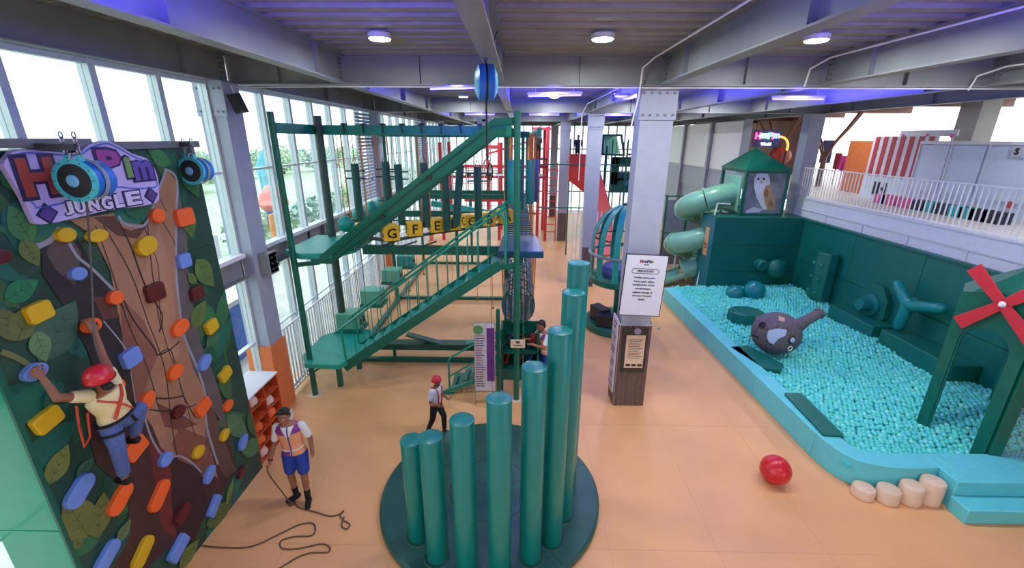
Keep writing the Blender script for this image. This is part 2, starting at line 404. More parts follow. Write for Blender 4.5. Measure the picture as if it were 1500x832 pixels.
# downlights
LEDM = mat('led_disc', (250, 252, 255), .5, emit=14, var=0)
def downlight(x, y, first=[None]):
    if first[0] is None:
        t = thing('downlight', None, 'light', (x, y, 6.66))
        mb = MB(); mb.lathe([(.10, .02), (.15, .02), (.155, .08), (.13, .1), (.0, .1)], (x, y, 6.62), 24); mb.build('housing', WHITE, t)
        mb = MB(); mb.lathe([(0, 0), (.13, .002), (.14, .02), (0, .02)], (x, y, 6.625), 24); mb.build('diffuser', LEDM, t)
        first[0] = t
    else: t = dup(first[0], (x, y, 6.66))
    ld = bpy.data.lights.new('led', 'AREA'); ld.shape = 'DISK'; ld.size = .26; ld.energy = 26; ld.color = (.97, .98, 1)
    lo = bpy.data.objects.new('lamp_light', ld); COL.objects.link(lo); lo.parent = t; lo.location = (0, 0, -.06)
    return t
dl = [(-1.86, 6.45, 'round white ceiling downlight left of the hanging belay device'), (1.07, 6.45, 'round white ceiling downlight between middle beam and notice column'),
      (3.87, 6.5, 'round white ceiling downlight right of the notice column'), (-1.8, 14.9, 'small far round downlight beside the left violet tube'),
      (1.07, 14.9, None), (3.87, 14.9, None), (6.6, 6.5, None), (11.2, 9, None), (11.2, 17, None),  (-1.86, -1.5, None), (1.07, -1.5, None), (3.87, -1.5, None), (-1.8, 22.5, None), (1.07, 22.5, None), (6.6, 14.9, None), (6.6, -1.5, None), (6.4, 22, None)]
for x, y, l in dl:
    t = downlight(x, y); t['label'] = l or 'round white ceiling downlight set between the steel beams'
    if l is None: t['group'] = 'ceiling downlights'
UVM = mat('violet_tube', (100, 90, 255), .4, emit=5, var=0)
def uvtube(x, y, ang, label, P=30):
    t = thing('violet_tube_light', label, 'light', (x, y, 6.3), 'violet tube lights')
    d = np.array([math.cos(ang), math.sin(ang), 0])*.6; c = np.array([x, y, 6.3])
    mb = MB(); mb.bar(c-d+(0, 0, .05), c+d+(0, 0, .05), .07, .04); mb.build('fitting', WHITE, t, smooth=False)
    mb = MB(); mb.cyl(c-d*.97, c+d*.97, .018, 10); mb.build('tube', UVM, t)
    mb = MB()
    for s_ in (-.7, .7): mb.cyl(c+d*s_+(0, 0, .06), c+d*s_+(0, 0, .51), .006, 6)
    mb.build('hanger', WHITE, t)
    # the fitting throws most of its light up at the deck, a little down
    ld = bpy.data.lights.new('violet', 'SPOT'); ld.spot_size = PI; ld.spot_blend = .15; ld.shadow_soft_size = .12; ld.energy = P*3.0; ld.color = (.08, .06, 1)
    lo = bpy.data.objects.new('lamp_light', ld); COL.objects.link(lo); lo.parent = t; lo.location = (0, 0, -.10); lo.rotation_euler = (PI, 0, 0)
    ld = bpy.data.lights.new('violet_down', 'POINT'); ld.shadow_soft_size = .25; ld.energy = min(P, 70)*.2; ld.color = (.07, .05, 1)
    lo = bpy.data.objects.new('lamp_light', ld); COL.objects.link(lo); lo.parent = t; lo.location = (0, 0, -.12)
for px, py, ang, lb, p_ in ((670, 129, -.35, 'violet tube light left of the middle beam, beyond the first cross beam', 110), (812, 140, -.25, 'violet tube light between middle beam and column row', 230), (937, 142, .2, 'violet tube light right of the notice column top', 230)):
    q = at(px, py, Z=6.3); uvtube(q[0], q[1], ang, lb, p_)
for x, y, p in ((-1.9, 2.9, 70), (1.0, 2.4, 30), (3.5, 2.9, 75), (6.3, 2.9, 75), (6.4, 11, 190), (.95, 18.5, 200), (3.8, 18.5, 200), (-1.6, 18.5, 60)):
    uvtube(x, y, 0, 'violet tube light hung between the steel beams', p)
# ================================================================ CLIMBING WALL
WX = -4.38
def wp2(px, py, x=WX): q = at(px, py, X=x); return (q[1], q[2])
def wfn(x0):
    return lambda u, v, d: (x0+d, u, v)
cw = thing('climbing_wall', 'tall jungle-painted climbing wall with coloured holds by the windows', 'climbing wall', (WX-.3, 4.6, 0))
Y0, Y1, ZT = 3.19, 6.07, 5.28
wallbase = mat('mural_dark_green', (26, 66, 54), .5, var=.25, scale=1.5)
mb = MB(); mb.box(WX-.62, WX-.01, Y0, Y1, 0, ZT); mb.build('core', wallbase, cw, smooth=False)
for (y0, y1) in ((Y0, 4.62), (4.63, Y1)):
    for z0, z1 in ((0, 1.32), (1.325, 2.62), (2.625, 3.95), (3.955, ZT)):
        mb = MB(); mb.box(WX-.012, WX, y0, y1, z0, z1); mb.build('panel', wallbase, cw, smooth=False)
GRN = mat('wall_side_green', (30, 152, 118), .3, var=.04, coat=.3)
for z0, z1 in ((0, 1.78), (1.79, 3.6), (3.61, ZT)):
    mb = MB(); mb.box(WX-.64, WX+.0, Y0-.03, Y0, z0, z1); mb.build('side_panel', GRN, cw, smooth=False, bevel=.008)
mb = MB(); mb.box(WX-.015, WX+.012, Y0-.035, Y0+.012, 0, ZT); mb.build('edge_trim', mat('edge_dark_green', (20, 92, 76), .4), cw, smooth=False)
# printed mural: flat cut shapes lying on the panels
MC = {}
def mcol(c): 
    k = 'print_%d_%d_%d' % c; return mat(k, c, .5, var=.12, scale=5)
layer = [0.001]
mur = {}
def shape(px_pts, c, world=False, dz=None):
    pts = px_pts if world else [wp2(*p) for p in px_pts]
    pts = [(min(max(u, Y0+.002), Y1-.002), min(max(v, .002), ZT-.002)) for u, v in pts]
    mb = mur.setdefault(c, MB()); layer[0] += .00004; d = layer[0]
    mb.add([(WX+d, u, v) for u, v in pts], [tuple(range(len(pts)))])
def smoothp(pts, k=4):
    P_ = [np.array(p, float) for p in pts]; o = []
    for i in range(len(P_)-1):
        a = P_[max(i-1, 0)]; b = P_[i]; c = P_[i+1]; d = P_[min(i+2, len(P_)-1)]
        for j in range(k):
            t = j/k; o.append(.5*((2*b)+(-a+c)*t+(2*a-5*b+4*c-d)*t*t+(-a+3*b-3*c+d)*t**3))
    o.append(P_[-1]); return o
def stroke(px_pts, c, w_=.02, taper=False):
    pts = smoothp([wp2(*p) for p in px_pts]); n = len(pts); L = []; R_ = []
    for i in range(n):
        d = pts[min(i+1, n-1)]-pts[max(i-1, 0)]; d = d/(np.linalg.norm(d)+1e-9); nrm = np.array([-d[1], d[0]])
        ww = w_/2*(1 if not taper else (.25+math.sin(PI*i/(n-1))))
        L.append(pts[i]+nrm*ww); R_.append(pts[i]-nrm*ww)
    mb = mur.setdefault(c, MB()); layer[0] += .00004; d_ = layer[0]
    vs = [(WX+d_, p[0], p[1]) for p in L+R_]; mb.add(vs, [(i, i+1, n+i+1, n+i) for i in range(n-1)])
def leaf(u, v, L, wd, ang, c, vein=None, world=True):
    if not world: u, v = wp2(u, v)
    pts = []
    for s_ in (1, -1):
        rg = range(0, 9) if s_ == 1 else range(8, 0, -1)
        for i in rg:
            t = i/8; x = L*t; y = s_*wd*math.sin(PI*t**.8)*.5
            pts.append((u+x*math.cos(ang)-y*math.sin(ang), v+x*math.sin(ang)+y*math.cos(ang)))
    shape(pts, c, True)
    if vein:
        q = lambda x, y: (u+x*math.cos(ang)-y*math.sin(ang), v+x*math.sin(ang)+y*math.cos(ang))
        shape([q(0, -.004), q(L*.92, 0), q(0, .004)], vein, True)
        for t in (.25, .45, .65):
            for s_ in (1, -1): shape([q(L*t, 0), q(L*(t+.16), s_*wd*.3), q(L*t+.012, 0)], vein, True)
rm = random.Random(3)
greens = [(30, 84, 64), (24, 100, 82), (44, 104, 66), (18, 74, 62), (52, 92, 58), (36, 70, 52), (20, 88, 78)]
for i in range(110):
    u, v = rm.uniform(Y0, Y1), rm.uniform(0, ZT)
    leaf(u, v, rm.uniform(.35, .8), rm.uniform(.15, .32), rm.uniform(0, 2*PI), rm.choice(greens), (16, 58, 48) if rm.random() < .15 else None)
shape([(60,360),(105,345),(160,430),(190,530),(205,600),(150,600),(130,520),(100,460),(60,400)], (38, 34, 40))
shape([(120,600),(190,560),(232,640),(262,680),(300,690),(335,640),(345,690),(300,760),(262,790),(215,832),(165,832),(190,780),(185,720),(140,680)], (64, 40, 38))
shape([(75,350),(100,345),(118,372),(108,420),(80,395),(66,370)], (84, 70, 66))
shape([(243,247),(257,265),(256,330),(258,420),(266,490),(292,545),(301,580),(303,640),(318,700),(290,685),(270,672),(250,668),(236,660),(222,625),(205,600),(195,560),(178,490),(168,440),(160,395),(135,345),(100,322),(165,312),(172,325),(215,330),(226,290)], (152, 112, 86))
shape([(195,440),(232,330),(250,400),(256,470),(262,520),(235,525),(215,480)], (164, 122, 94))
shape([(172,432),(210,470),(230,520),(215,560),(200,600),(185,520)], (128, 84, 68))
shape([(135,435),(150,434),(170,455),(175,465),(150,468)], (92, 52, 46))
shape([(175,455),(192,470),(196,530),(180,520)], (122, 76, 64))
shape([(228,590),(262,605),(288,622),(262,630),(240,625)], (110, 66, 54))
shape([(250,650),(262,625),(300,640),(316,690),(300,700),(262,680)], (120, 74, 60))
shape([(300,560),(325,640),(345,690),(330,700),(300,650)], (92, 66, 62))
shape([(258,270),(272,330),(276,420),(292,500),(320,570),(335,640),(312,600),(282,540),(262,470),(256,380)], (90, 84, 84))
shape([(215,640),(240,660),(262,740),(255,790),(235,770),(225,700)], (104, 40, 40))
shape([(250,670),(290,685),(305,740),(285,790),(262,800),(250,740)], (48, 30, 32))
shape([(135,318),(168,316),(172,330),(190,338),(215,330),(200,350),(170,345)], (88, 56, 46))
dk = (44, 30, 32)
for pts, w_ in (([(172,325),(190,360),(212,420),(236,460),(232,486)], .022), ([(138,330),(160,390),(185,470),(215,540),(232,600)], .014), ([(150,330),(190,400),(215,470),(240,540),(250,620),(262,690)], .014),
                ([(215,330),(222,400),(232,470),(238,486)], .014), ([(237,325),(252,350),(258,370)], .014), ([(205,320),(228,380),(232,410),(236,480),(262,560),(285,640)], .012),
                ([(180,440),(195,470),(225,510),(230,520),(248,512),(262,500)], .02), ([(230,520),(248,512),(258,545),(268,580),(285,612)], .016),
                ([(212,580),(240,584),(268,580)], .02), ([(218,600),(240,602),(270,598),(286,592)], .016), ([(110,345),(150,420),(180,450)], .016), ([(232,290),(243,310)], .012)):
    stroke(pts, dk, w_)
gr = (142, 144, 158)
for pts, w_ in (([(226,292),(240,255),(243,249),(258,264),(257,320),(257,400),(262,450),(268,490),(290,545),(300,580),(302,625),(318,680)], .035), ([(100,356),(112,376),(135,395),(165,425)], .03),
                ([(30,356),(50,361),(72,352),(86,334)], .05), ([(208,600),(220,640),(240,670),(262,668),(280,678),(294,692)], .025), ([(172,316),(182,328),(210,330),(224,300)], .03),
                ([(150,470),(175,500),(188,520)], .014), ([(190,545),(196,580),(200,610)], .014), ([(252,612),(262,606),(275,612)], .012), ([(296,560),(300,590),(302,640)], .012)):
    stroke(pts, gr, w_)
stroke([(0,515),(25,525),(48,540),(60,550)], (104, 110, 60), .05)
# named foliage of the picture, in order
LF = [((0,330),(60,300),.9,(24,92,88)), ((0,235),(40,290),.7,(46,110,66)), ((5,440),(55,410),.8,(30,116,74)), ((25,500),(0,450),.6,(88,100,56)), ((22,500),(52,440),.5,(96,108,58)),
      ((55,530),(110,440),.8,(56,92,76)), ((50,485),(66,530),.35,(92,130,86)), ((45,355),(10,300),.5,(64,124,72)), ((30,350),(55,390),.4,(90,110,56)), ((70,710),(98,650),.42,(104,118,60)),
      ((128,786),(92,730),.6,(106,114,60)), ((140,788),(150,720),.5,(98,108,58)), ((118,800),(105,790),.3,(92,110,56)), ((170,795),(190,760),.3,(88,110,70)), ((110,700),(135,670),.35,(52,98,76)),
      ((265,235),(290,290),.4,(48,108,56)), ((218,225),(250,240),.35,(52,120,62)), ((270,300),(280,350),.28,(78,108,50)), ((285,380),(312,420),.34,(84,112,56)), ((280,480),(300,440),.3,(86,112,54)),
      ((318,480),(300,510),.3,(62,104,74)), ((320,540),(338,590),.26,(54,98,60)), ((330,610),(362,640),.3,(72,116,84)), ((352,660),(386,650),.3,(66,116,78)), ((300,770),(340,735),.3,(84,104,52)),
      ((330,740),(340,700),.12,(120,140,60)), ((260,832),(290,790),.3,(96,112,56)), ((180,310),(220,300),.3,(30,96,58)), ((15,740),(60,690),.3,(40,84,60)), ((60,620),(100,590),.4,(26,90,76)),
      ((90,560),(60,600),.35,(30,100,84)), ((0,270),(35,235),.5,(34,96,60)), ((285,415),(272,400),.2,(96,116,60))]
for a, b, wd, c in LF:
    A = np.array(wp2(*a)); B = np.array(wp2(*b)); d = B-A; L = float(np.hypot(*d))
    leaf(A[0], A[1], L, min(wd, L*.62), math.atan2(d[1], d[0]), c, tuple(int(v*.66) for v in c))
for c, mb in mur.items():
    mb.build('mural_print', mcol(c), cw, smooth=False)
stroke_mb = MB()
# holds (pixel, colour, shape, size)
HC = dict(y=mat('hold_yellow', (206, 168, 22), .45, var=.05), b=mat('hold_blue', (104, 138, 214), .45, var=.05), o=mat('hold_orange', (232, 98, 38), .45, var=.05), r=mat('hold_maroon', (84, 22, 26), .45, var=.1))
def hold(px, py, c, shp, sw, sh=None, rot=0.0, dep=.07):
    y, z = wp2(px, py, WX+.07); sh = sh or sw; pts = []
    f_ = .62+.38*min(1, max(0, (px-60)/190)); f_ *= .85 if (px, py) == (196, 524) else 1; sw *= f_; sh *= f_
    if shp == 'sq':
        for cx, cy in ((1, 1), (-1, 1), (-1, -1), (1, -1)):
            for k in range(3):
                a = math.atan2(cy, cx)-PI/4+PI/4*k; pts.append((cx*(sw-.03)+.03*math.cos(a), cy*(sh-.03)+.03*math.sin(a)))
    elif shp == 'ro':
        for k in range(20): a = 2*PI*k/20; pts.append((sw*math.cos(a), sh*math.sin(a)))
    else:
        for s_ in (1, -1):
            for k in range(8): a = -PI/2+PI*k/7+(0 if s_ == 1 else PI); pts.append((s_*(sw-sh)+sh*math.cos(a), sh*math.sin(a)))
    ca, sa = math.cos(rot), math.sin(rot)
    pts = [(y+u*ca-v*sa, z+u*sa+v*ca) for u, v in pts]
    mb = MB(); mb.prism(pts, wfn(WX), .002, dep)
    mb.build('climbing_hold', HC[c], cw, smooth=False, bevel=.012)
for h in [(100,344,'y','ro',.13,.10),(146,345,'y','ro',.14,.085),(218,360,'y','pi',.15,.11,.2),(234,316,'o','ro',.10,.09),(274,318,'o','sq',.14,.11),(273,382,'b','sq',.10,.09),(118,401,'b','ro',.11,.09),
          (173,436,'o','ro',.10,.09),(231,428,'r','sq',.13,.11),(292,429,'r','sq',.11,.09),(62,457,'y','sq',.17,.14,.1),(267,480,'o','pi',.14,.09,.25),(313,478,'y','sq',.11,.09,.2),(138,477,'o','ro',.12,.10),
          (196,524,'b','sq',.15,.13,.1),(303,531,'b','ro',.13,.085,.5),(260,545,'o','ro',.12,.085,.3),(55,545,'b','ro',.17,.12,.1),(333,548,'y','sq',.12,.085,.3),(176,565,'o','ro',.09,.08),
          (219,586,'o','ro',.12,.09,.5),(301,596,'o','sq',.13,.09,.3),(337,594,'o','ro',.10,.07,.4),(265,603,'r','ro',.10,.08,.2),(74,615,'y','sq',.19,.14,.2),(332,637,'y','ro',.10,.065,.5),(359,648,'b','ro',.13,.07,.7),
          (294,662,'y','ro',.10,.075,.3),(246,673,'b','ro',.10,.08,.2),(202,656,'o','sq',.15,.12,.3),(310,695,'b','ro',.13,.07,.6),(356,692,'r','ro',.10,.06,.5),(237,726,'o','pi',.19,.085,.65),(180,731,'o','pi',.2,.10,.55),
          (121,719,'b','pi',.23,.12,.55),(271,752,'r','sq',.13,.08,.4),(317,741,'b','sq',.15,.07,.6),(265,803,'b','sq',.16,.09,.4),(213,809,'y','pi',.19,.085,.6),(161,815,'b','pi',.2,.09,.5),(0,377,'r','ro',.17,.10)]:
    hold(*h)
mb = MB(); mb.box(WX-.04, WX+.06, 2.2, 4.56, 5.30, 5.38); mb.box(WX-.02, WX+.05, 4.5, Y1+.05, 5.27, 5.35); mb.build('top_bar', mat('bar_grey', (120, 124, 128), .4, metal=.3), cw, smooth=False)
# logo sign on the wall ------------------------------------------------
SX = WX+.09
LAV = mat('sign_lavender', (186, 176, 236), .45, var=.03); NAVY = mat('sign_navy', (38, 34, 84), .5, var=0)
sg = thing('jungle_sign', 'lavender cut-out sign with bubble lettering at top of climbing wall', 'sign', (SX, 4.4, 4.2))
outl = [(18,222),(40,219),(78,222),(115,224),(130,212),(155,206),(172,212),(195,225),(215,232),(226,245),(232,262),(233,280),(228,298),(160,308),(110,320),(60,329),(48,318),(35,290),(14,255),(6,240)]
P2 = [tuple(p) for p in smoothp([wp2(*p, SX) for p in outl]+[wp2(*outl[0], SX)], 3)][:-1]
mb = MB(); mb.prism(P2, wfn(SX), -.06, 0); mb.build('board', LAV, sg, smooth=False, bevel=.008)
SBL = mat('sign_blue_line', (92, 120, 220), .5, var=0)
inner = [(17,229),(40,224),(80,226),(114,228),(132,217),(155,210),(172,216),(195,229),(214,237),(224,248),(228,262),(228,274),(196,276),(172,274),(150,282),(110,293),(60,304),(50,300),(40,286),(22,256)]
Pn = smoothp([wp2(*p, SX) for p in inner]+[wp2(*inner[0], SX)], 3)
mb = MB(); mb.tube([(SX-.003, p[0], p[1]) for p in Pn[:-1]], .010, 5, closed=True); mb.build('contour_line', SBL, sg)
def sletter(ch, x0, y0, x1, y1, c, bold=.045, ob=.10, slant=0.0):
    a = np.array(wp2((x0+x1)/2, (y0+y1)/2, SX)); l = wp2(x0, (y0+y1)/2, SX); r = wp2(x1, (y0+y1)/2, SX); tp = wp2((x0+x1)/2, y0, SX); bt = wp2((x0+x1)/2, y1, SX)
    w_, h_ = abs(r[0]-l[0]), abs(tp[1]-bt[1])
    O = (SX+.006, a[0], a[1])
    text(ch, NAVY, sg, 'letter_outline', O, (0, 1, 0), (0, 0, 1), fit=(w_*1.12, h_*1.1), bold=ob, depth=.006, slant=slant)
    text(ch, mat('letter_%d_%d_%d' % c, c, .45, var=.04), sg, 'letter', (O[0]+.006, O[1], O[2]), (0, 1, 0), (0, 0, 1), fit=(w_*.92, h_*.92), bold=bold, depth=.006, slant=slant)
sletter('H', 26, 228, 84, 290, (160, 70, 58)); sletter('o', 82, 236, 112, 282, (196, 130, 70)); sletter('m', 112, 238, 146, 280, (90, 130, 200)); sletter('P', 142, 217, 178, 262, (150, 62, 150))
sletter('i', 181, 228, 192, 262, (108, 150, 90)); sletter('m', 193, 234, 224, 265, (92, 70, 170))
for ch, x0, x1, yc in (('J', 92, 106, 305), ('U', 107, 124, 302), ('N', 126, 144, 299), ('G', 146, 164, 297), ('L', 166, 180, 294), ('E', 182, 206, 290)):
    sletter(ch, x0, yc-11, x1, yc+11, (206, 200, 244), .04, .09)
for cx, cy in ((69, 313), (221, 286)):
    y, z = wp2(cx, cy, SX)
    for r, m_, dd in ((.10, NAVY, .004), (.075, mat('diamond_purple', (84, 62, 140), .5), .008)):
        mb = MB(); mb.prism([(y+r, z), (y, z+r), (y-r, z), (y, z-r)], wfn(SX), 0, dd); mb.build('diamond', m_, sg, smooth=False)
# auto-belay devices ---------------------------------------------------
BLU = mat('belay_blue', (36, 120, 226), .35, var=.04); CY_ = mat('belay_cyan', (70, 206, 216), .35, var=.04); BHUB = mat('belay_hub', (110, 190, 236), .4)
def belay(loc, yaw, r, label):
    t = thing('belay_device', label, 'belay device', loc)
    c = np.array(loc); d = np.array([math.cos(yaw), math.sin(yaw), 0.0]); s_ = np.array([-d[1], d[0], 0])
    mb = MB(); mb.lathe([(r*.72, -r*1.15), (r*.9, -r*1.08), (r*.95, r*.25), (r*.8, r*.32)], c, 28, d); mb.build('drum', BLU, t)
    mb = MB(); mb.lathe([(r*.97, r*.2), (r*1.04, r*.22), (r*1.04, r*.33), (r*.82, r*.38), (r*.8, r*.3)], c, 28, d, caps=False); fr_ = mb.build('front_ring', CY_, t)
    mb = MB(); mb.lathe([(r*.98, -r*.5), (r*1.03, -r*.45), (r*1.03, -r*.3), (r*.98, -r*.25)], c, 28, d, caps=False); mb.build('band', mat('belay_grey', (140, 160, 170), .4), t)
    mb = MB(); mb.lathe([(0, r*.44), (r*.3, r*.44), (r*.8, r*.32), (r*.8, r*.28), (0, r*.28)], c, 28, d); fc_ = mb.build('face', DARK, t)
    mb = MB(); mb.lathe([(0, r*.52), (r*.24, r*.5), (r*.3, r*.44), (0, r*.42)], c, 20, d); mb.build('hub', BHUB, fc_)
    mb = MB()
    for k in range(12):
        a = 2*PI*k/12; q = c+d*r*.35+r*.93*(math.cos(a)*s_+math.sin(a)*np.array([0, 0, 1])); mb.cyl(q, q+d*r*.06, r*.035, 6)
    mb.build('bolt_row', boltm, fr_)['kind'] = 'stuff'
    mb = MB(); mb.bar(c+s_*r*.3+(0, 0, r*.9), c+s_*r*.3+(0, 0, r*1.18), r*.14, r*.3); mb.bar(c-s_*r*.3+(0, 0, r*.9), c-s_*r*.3+(0, 0, r*1.18), r*.14, r*.3); mb.build('lug', CY_, t, smooth=False)
    mb = MB(); mb.tube([c-d*r*.4+(0, 0, r), c-d*r*.3+(0, 0, r*1.25), c+d*r*.1+(0, 0, r*1.25), c+d*r*.2+(0, 0, r)], r*.06, 6); mb.build('carry_handle', CHROME, t)
    mb = MB()
    for s2 in (-1, 1):
        for k in range(5):
            q = c+s_*r*.3*s2+(0, 0, r*1.15+k*.045)
            e = d if k % 2 else s_
            mb.tube([q+e*.017*math.cos(a)+np.array([0, 0, .028*math.sin(a)]) for a in np.linspace(0, 2*PI, 9)[:-1]], .006, 5, closed=True)
    mb.build('chain', CHROME, t)['kind'] = 'stuff'
    return t
bp = at(118, 264, X=-4.02); belay(tuple(bp), -1.5, .185, 'large blue drum belay device with cyan ring, hiding part of the jungle sign')
bp2 = at(283, 250, X=-4.25); belay(tuple(bp2), -1.55, .17, 'blue drum belay device at the right top corner of the climbing wall')
for q, y in ((bp, bp[1]), (bp2, bp2[1])):
    mb = MB(); mb.bar((WX-.02, y, 5.31), (q[0]+.05, y, 5.31), .06, .06); mb.build('arm', mat('arm_dark', (60, 62, 66), .4), cw, smooth=False)
# third: narrow on, with webbing and carabiner
t3 = thing('belay_device', 'blue belay device hanging from the middle ceiling beam over the drum', 'belay device', tuple(at(712, 121, Y=5.5)))
c = np.array(at(712, 121, Y=5.5)); r = .2
mb = MB(); mb.lathe([(r*.8, -.10), (r*.97, -.085), (r, 0), (r*.97, .085), (r*.8, .10)], c, 28, (1, .15, 0)); mb.build('drum', BLU, t3)
mb = MB(); mb.lathe([(r*1.02, -.012), (r*1.04, 0), (r*1.02, .012)], c, 28, (1, .15, 0), caps=False); mb.build('seam_band', BLACK, t3)
for s_ in (-1, 1):
    mb = MB(); mb.lathe([(0, .13), (r*.5, .128), (r*.8, .10), (0, .09)], c, 24, (s_, .15*s_, 0)); mb.build('face', CY_, t3)
mb = MB()
for s_ in (-1, 1): mb.tube([c+(0, 0, r*.95), c+(s_*.02, 0, r+.06), c+(s_*.13, 0, .52)], .008, 6)
mb.build('sling', mat('sling_navy', (60, 56, 120), .6), t3)
mb = MB(); mb.tube([c-(0, 0, r), c-(0, 0, .86)], .012, 6); mb.build('webbing', BLACK, t3)
q = c-(0, 0, .9)
mb = MB(); mb.tube([q+(.04*math.cos(a), .01, -.02+.075*math.sin(a)) for a in np.linspace(0, 2*PI, 13)[:-1]], .010, 6, closed=True); mb.build('carabiner', CHROME, t3)
mb = MB(); mb.tube([q+(.035+.03*math.cos(a), 0, -.1+.1*math.sin(a)) for a in np.linspace(0, 2*PI, 13)[:-1]], .010, 6, closed=True); mb.build('loop_end', BLACK, t3)
mb = MB(); mb.tube([q-(-.03, 0, .15), (q[0]+.03, q[1]+.05, 1.5), (q[0]-.05, q[1], .15)], .0035, 5); mb.build('tag_line', DARK, t3)
# black floodlight on the left column
fl = thing('floodlight', 'black floodlight clamped under the beam on the left window column', 'light', (-4.72, 7.75, 5.8))
mb = MB(); mb.obox((-4.68, 7.72, 5.93), (.10, .03, .02), (-.02, .05, -.02), (-.04, -.01, .13)); mb.build('housing', BLACK, fl, smooth=False, bevel=.01)
mb = MB(); mb.tube([(-4.76, 7.75, 6.2), (-4.72, 7.75, 6.06)], .012, 6); mb.build('bracket', WHITE, fl)
# ================================================================ BOLSTER DRUM
DC = (-.41, 5.55)
dr = thing('round_mat', 'large round dark green padded base carrying the tall bolsters', 'mat', (DC[0], DC[1], 0))
mb = MB(); mb.lathe([(0, 0), (1.66, 0), (1.70, .02), (1.70, .1), (1.67, .13), (0, .13)], (DC[0], DC[1], 0), 72); mb.build('base_pad', GREEN_MAT, dr)
mb = MB()
for a in (-.9, .35, 1.57, 2.6): mb.bar((DC[0], DC[1], .131), (DC[0]+1.66*math.cos(a), DC[1]+1.66*math.sin(a), .131), .01, .004)
mb.build('seam', DARK, dr, smooth=False)
mb = MB(); mb.lathe([(.63, .131), (.64, .134), (.65, .131)], (DC[0], DC[1], 0), 48, caps=False); mb.build('seam', DARK, dr)
bol = [(-1.35, 4.65, 1.74, 'shortest teal bolster at the left end of the row'), (-1.03, 4.34, 2.03, 'second shortest teal bolster, in front of the shortest'), (-.63, 4.22, 2.36, 'third teal bolster from the left, alone in front'),
       (-.2, 4.16, 2.69, 'fourth teal bolster, middle of the front arc'), (.19, 4.37, 2.97, 'fifth teal bolster, below the net barrel cabinet'), (.49, 4.63, 3.30, 'sixth teal bolster, just left of the two tallest'),
       (.68, 5.06, 3.62, 'second tallest teal bolster at the right'), (.79, 5.55, 3.86, 'tallest teal bolster, rearmost at the right')]
for x, y, h, lb in bol:
    R_ = .143; t = thing('bolster_post', lb, 'bolster', (x, y, .13), 'teal padded bolsters on the round mat')
    mb = MB(); mb.lathe([(0, .13), (R_-.01, .13), (R_, .15), (R_, h-.02), (R_-.006, h-.006), (R_-.02, h), (0, h)], (x, y, 0), 32); pd_ = mb.build('padding', TEALB, t)
    mb = MB(); mb.tube([(x+(R_-.002)*math.cos(a), y+(R_-.002)*math.sin(a), h-.006) for a in np.linspace(0, 2*PI, 33)[:-1]], .005, 5, closed=True); mb.build('piping', TEALB, pd_)
for x, y in [(b[0], b[1]) for b in bol]+[(-1.46, 5.05), (-1.1, 5.95), (.2, 6.5), (-.5, 6.4)]:
    mb = MB(); mb.lathe([(.175, .130), (.18, .137), (.185, .137), (.19, .130)], (x, y, 0), 28, caps=False); mb.build('seam_ring', mat('ring_green', (52, 92, 84), .5), dr)
# ================================================================ ROPE COURSE
def beamx(mb, x0, x1, y, z, w_=.1, h=.18): mb.box(x0, x1, y-w_/2, y+w_/2, z-h, z)
def beamy(mb, x, y0, y1, z, w_=.1, h=.18): mb.box(x-w_/2, x+w_/2, y0, y1, z-h, z)
rc = thing('rope_course', 'two-storey teal steel rope course frame with stairs in mid hall', 'play structure', (-2.2, 12, 0))
mb = MB(); mb.cyl((-4.47, 8.32, 0), (-4.49, 8.32, 5.84), .06, 16); mb.build('post', TEAL, rc)
mb = MB(); mb.cyl((-.02, 8.25, 0), (-.05, 8.25, 5.86), .062, 16); mb.build('post', TEAL, rc)
for x, y in ((-4.47, 8.32), (-.02, 8.25)):
    mb = MB(); mb.lathe([(.0, 0), (.16, 0), (.16, .012), (0, .012)], (x, y, 0), 20); mb.build('foot_plate', CREAM, rc)
GRP = mat('dark_post', (52, 76, 66), .55, var=.15)
posts = [(-4.32, 9.85, 5.84), (-.3, 10.2, 5.5), (-4.3, 14.45, 5.6), (.1, 14.45, 5.6), (-4.3, 19, 5.6), (.3, 19, 5.6), (-2.1, 14.45, 3.1), (-2.1, 19, 3.1)]
for x, y, h in posts:
    mb = MB(); mb.cyl((x, y, 0), (x, y, h), .085 if y < 10 else .055, 14); mb.build('post', GRP if y < 10 and x < -4 else TEAL, rc)
TB = mat('teal_beam', (8, 128, 106), .35, var=.12)
def part(name, m, fn, **k):
    mb = MB(); fn(mb); return mb.build(name, m, rc, **k)
part('top_beam', TB, lambda m: beamy(m, -4.47, 8.35, 9.95, 5.66, .08, .19), smooth=False)
part('top_beam', TB, lambda m: beamx(m, -4.4, -.25, 9.95, 5.66, .1, .2), smooth=False)
part('top_beam', TB, lambda m: beamx(m, -4.4, .3, 14.45, 5.62), smooth=False)
part('top_beam', TB, lambda m: beamx(m, -4.4, .3, 19, 5.62), smooth=False)
part('top_beam', TB, lambda m: beamy(m, -4.35, 9.95, 19, 5.64), smooth=False)
part('top_beam', TB, lambda m: beamy(m, -.2, 8.3, 19, 5.62), smooth=False)
part('top_beam', TB, lambda m: beamy(m, .42, 9.95, 19, 5.62), smooth=False)
# mid beams z 3.12
for z, y, x0, x1 in ((3.12, 9.5, -3.5, -.35), (3.12, 14.45, -4.3, .3), (3.12, 19, -4.3, .3), (3.12, 11.9, -4.3, -3.3)):
    part('mid_beam', TEAL, lambda m: beamx(m, x0, x1, y, z, .1, .2), smooth=False)
for x, y0, y1 in ((-4.3, 10, 19), (.1, 14.5, 19)):
    part('mid_beam', TEAL, lambda m: beamy(m, x, y0, y1, 3.12, .1, .16), smooth=False)
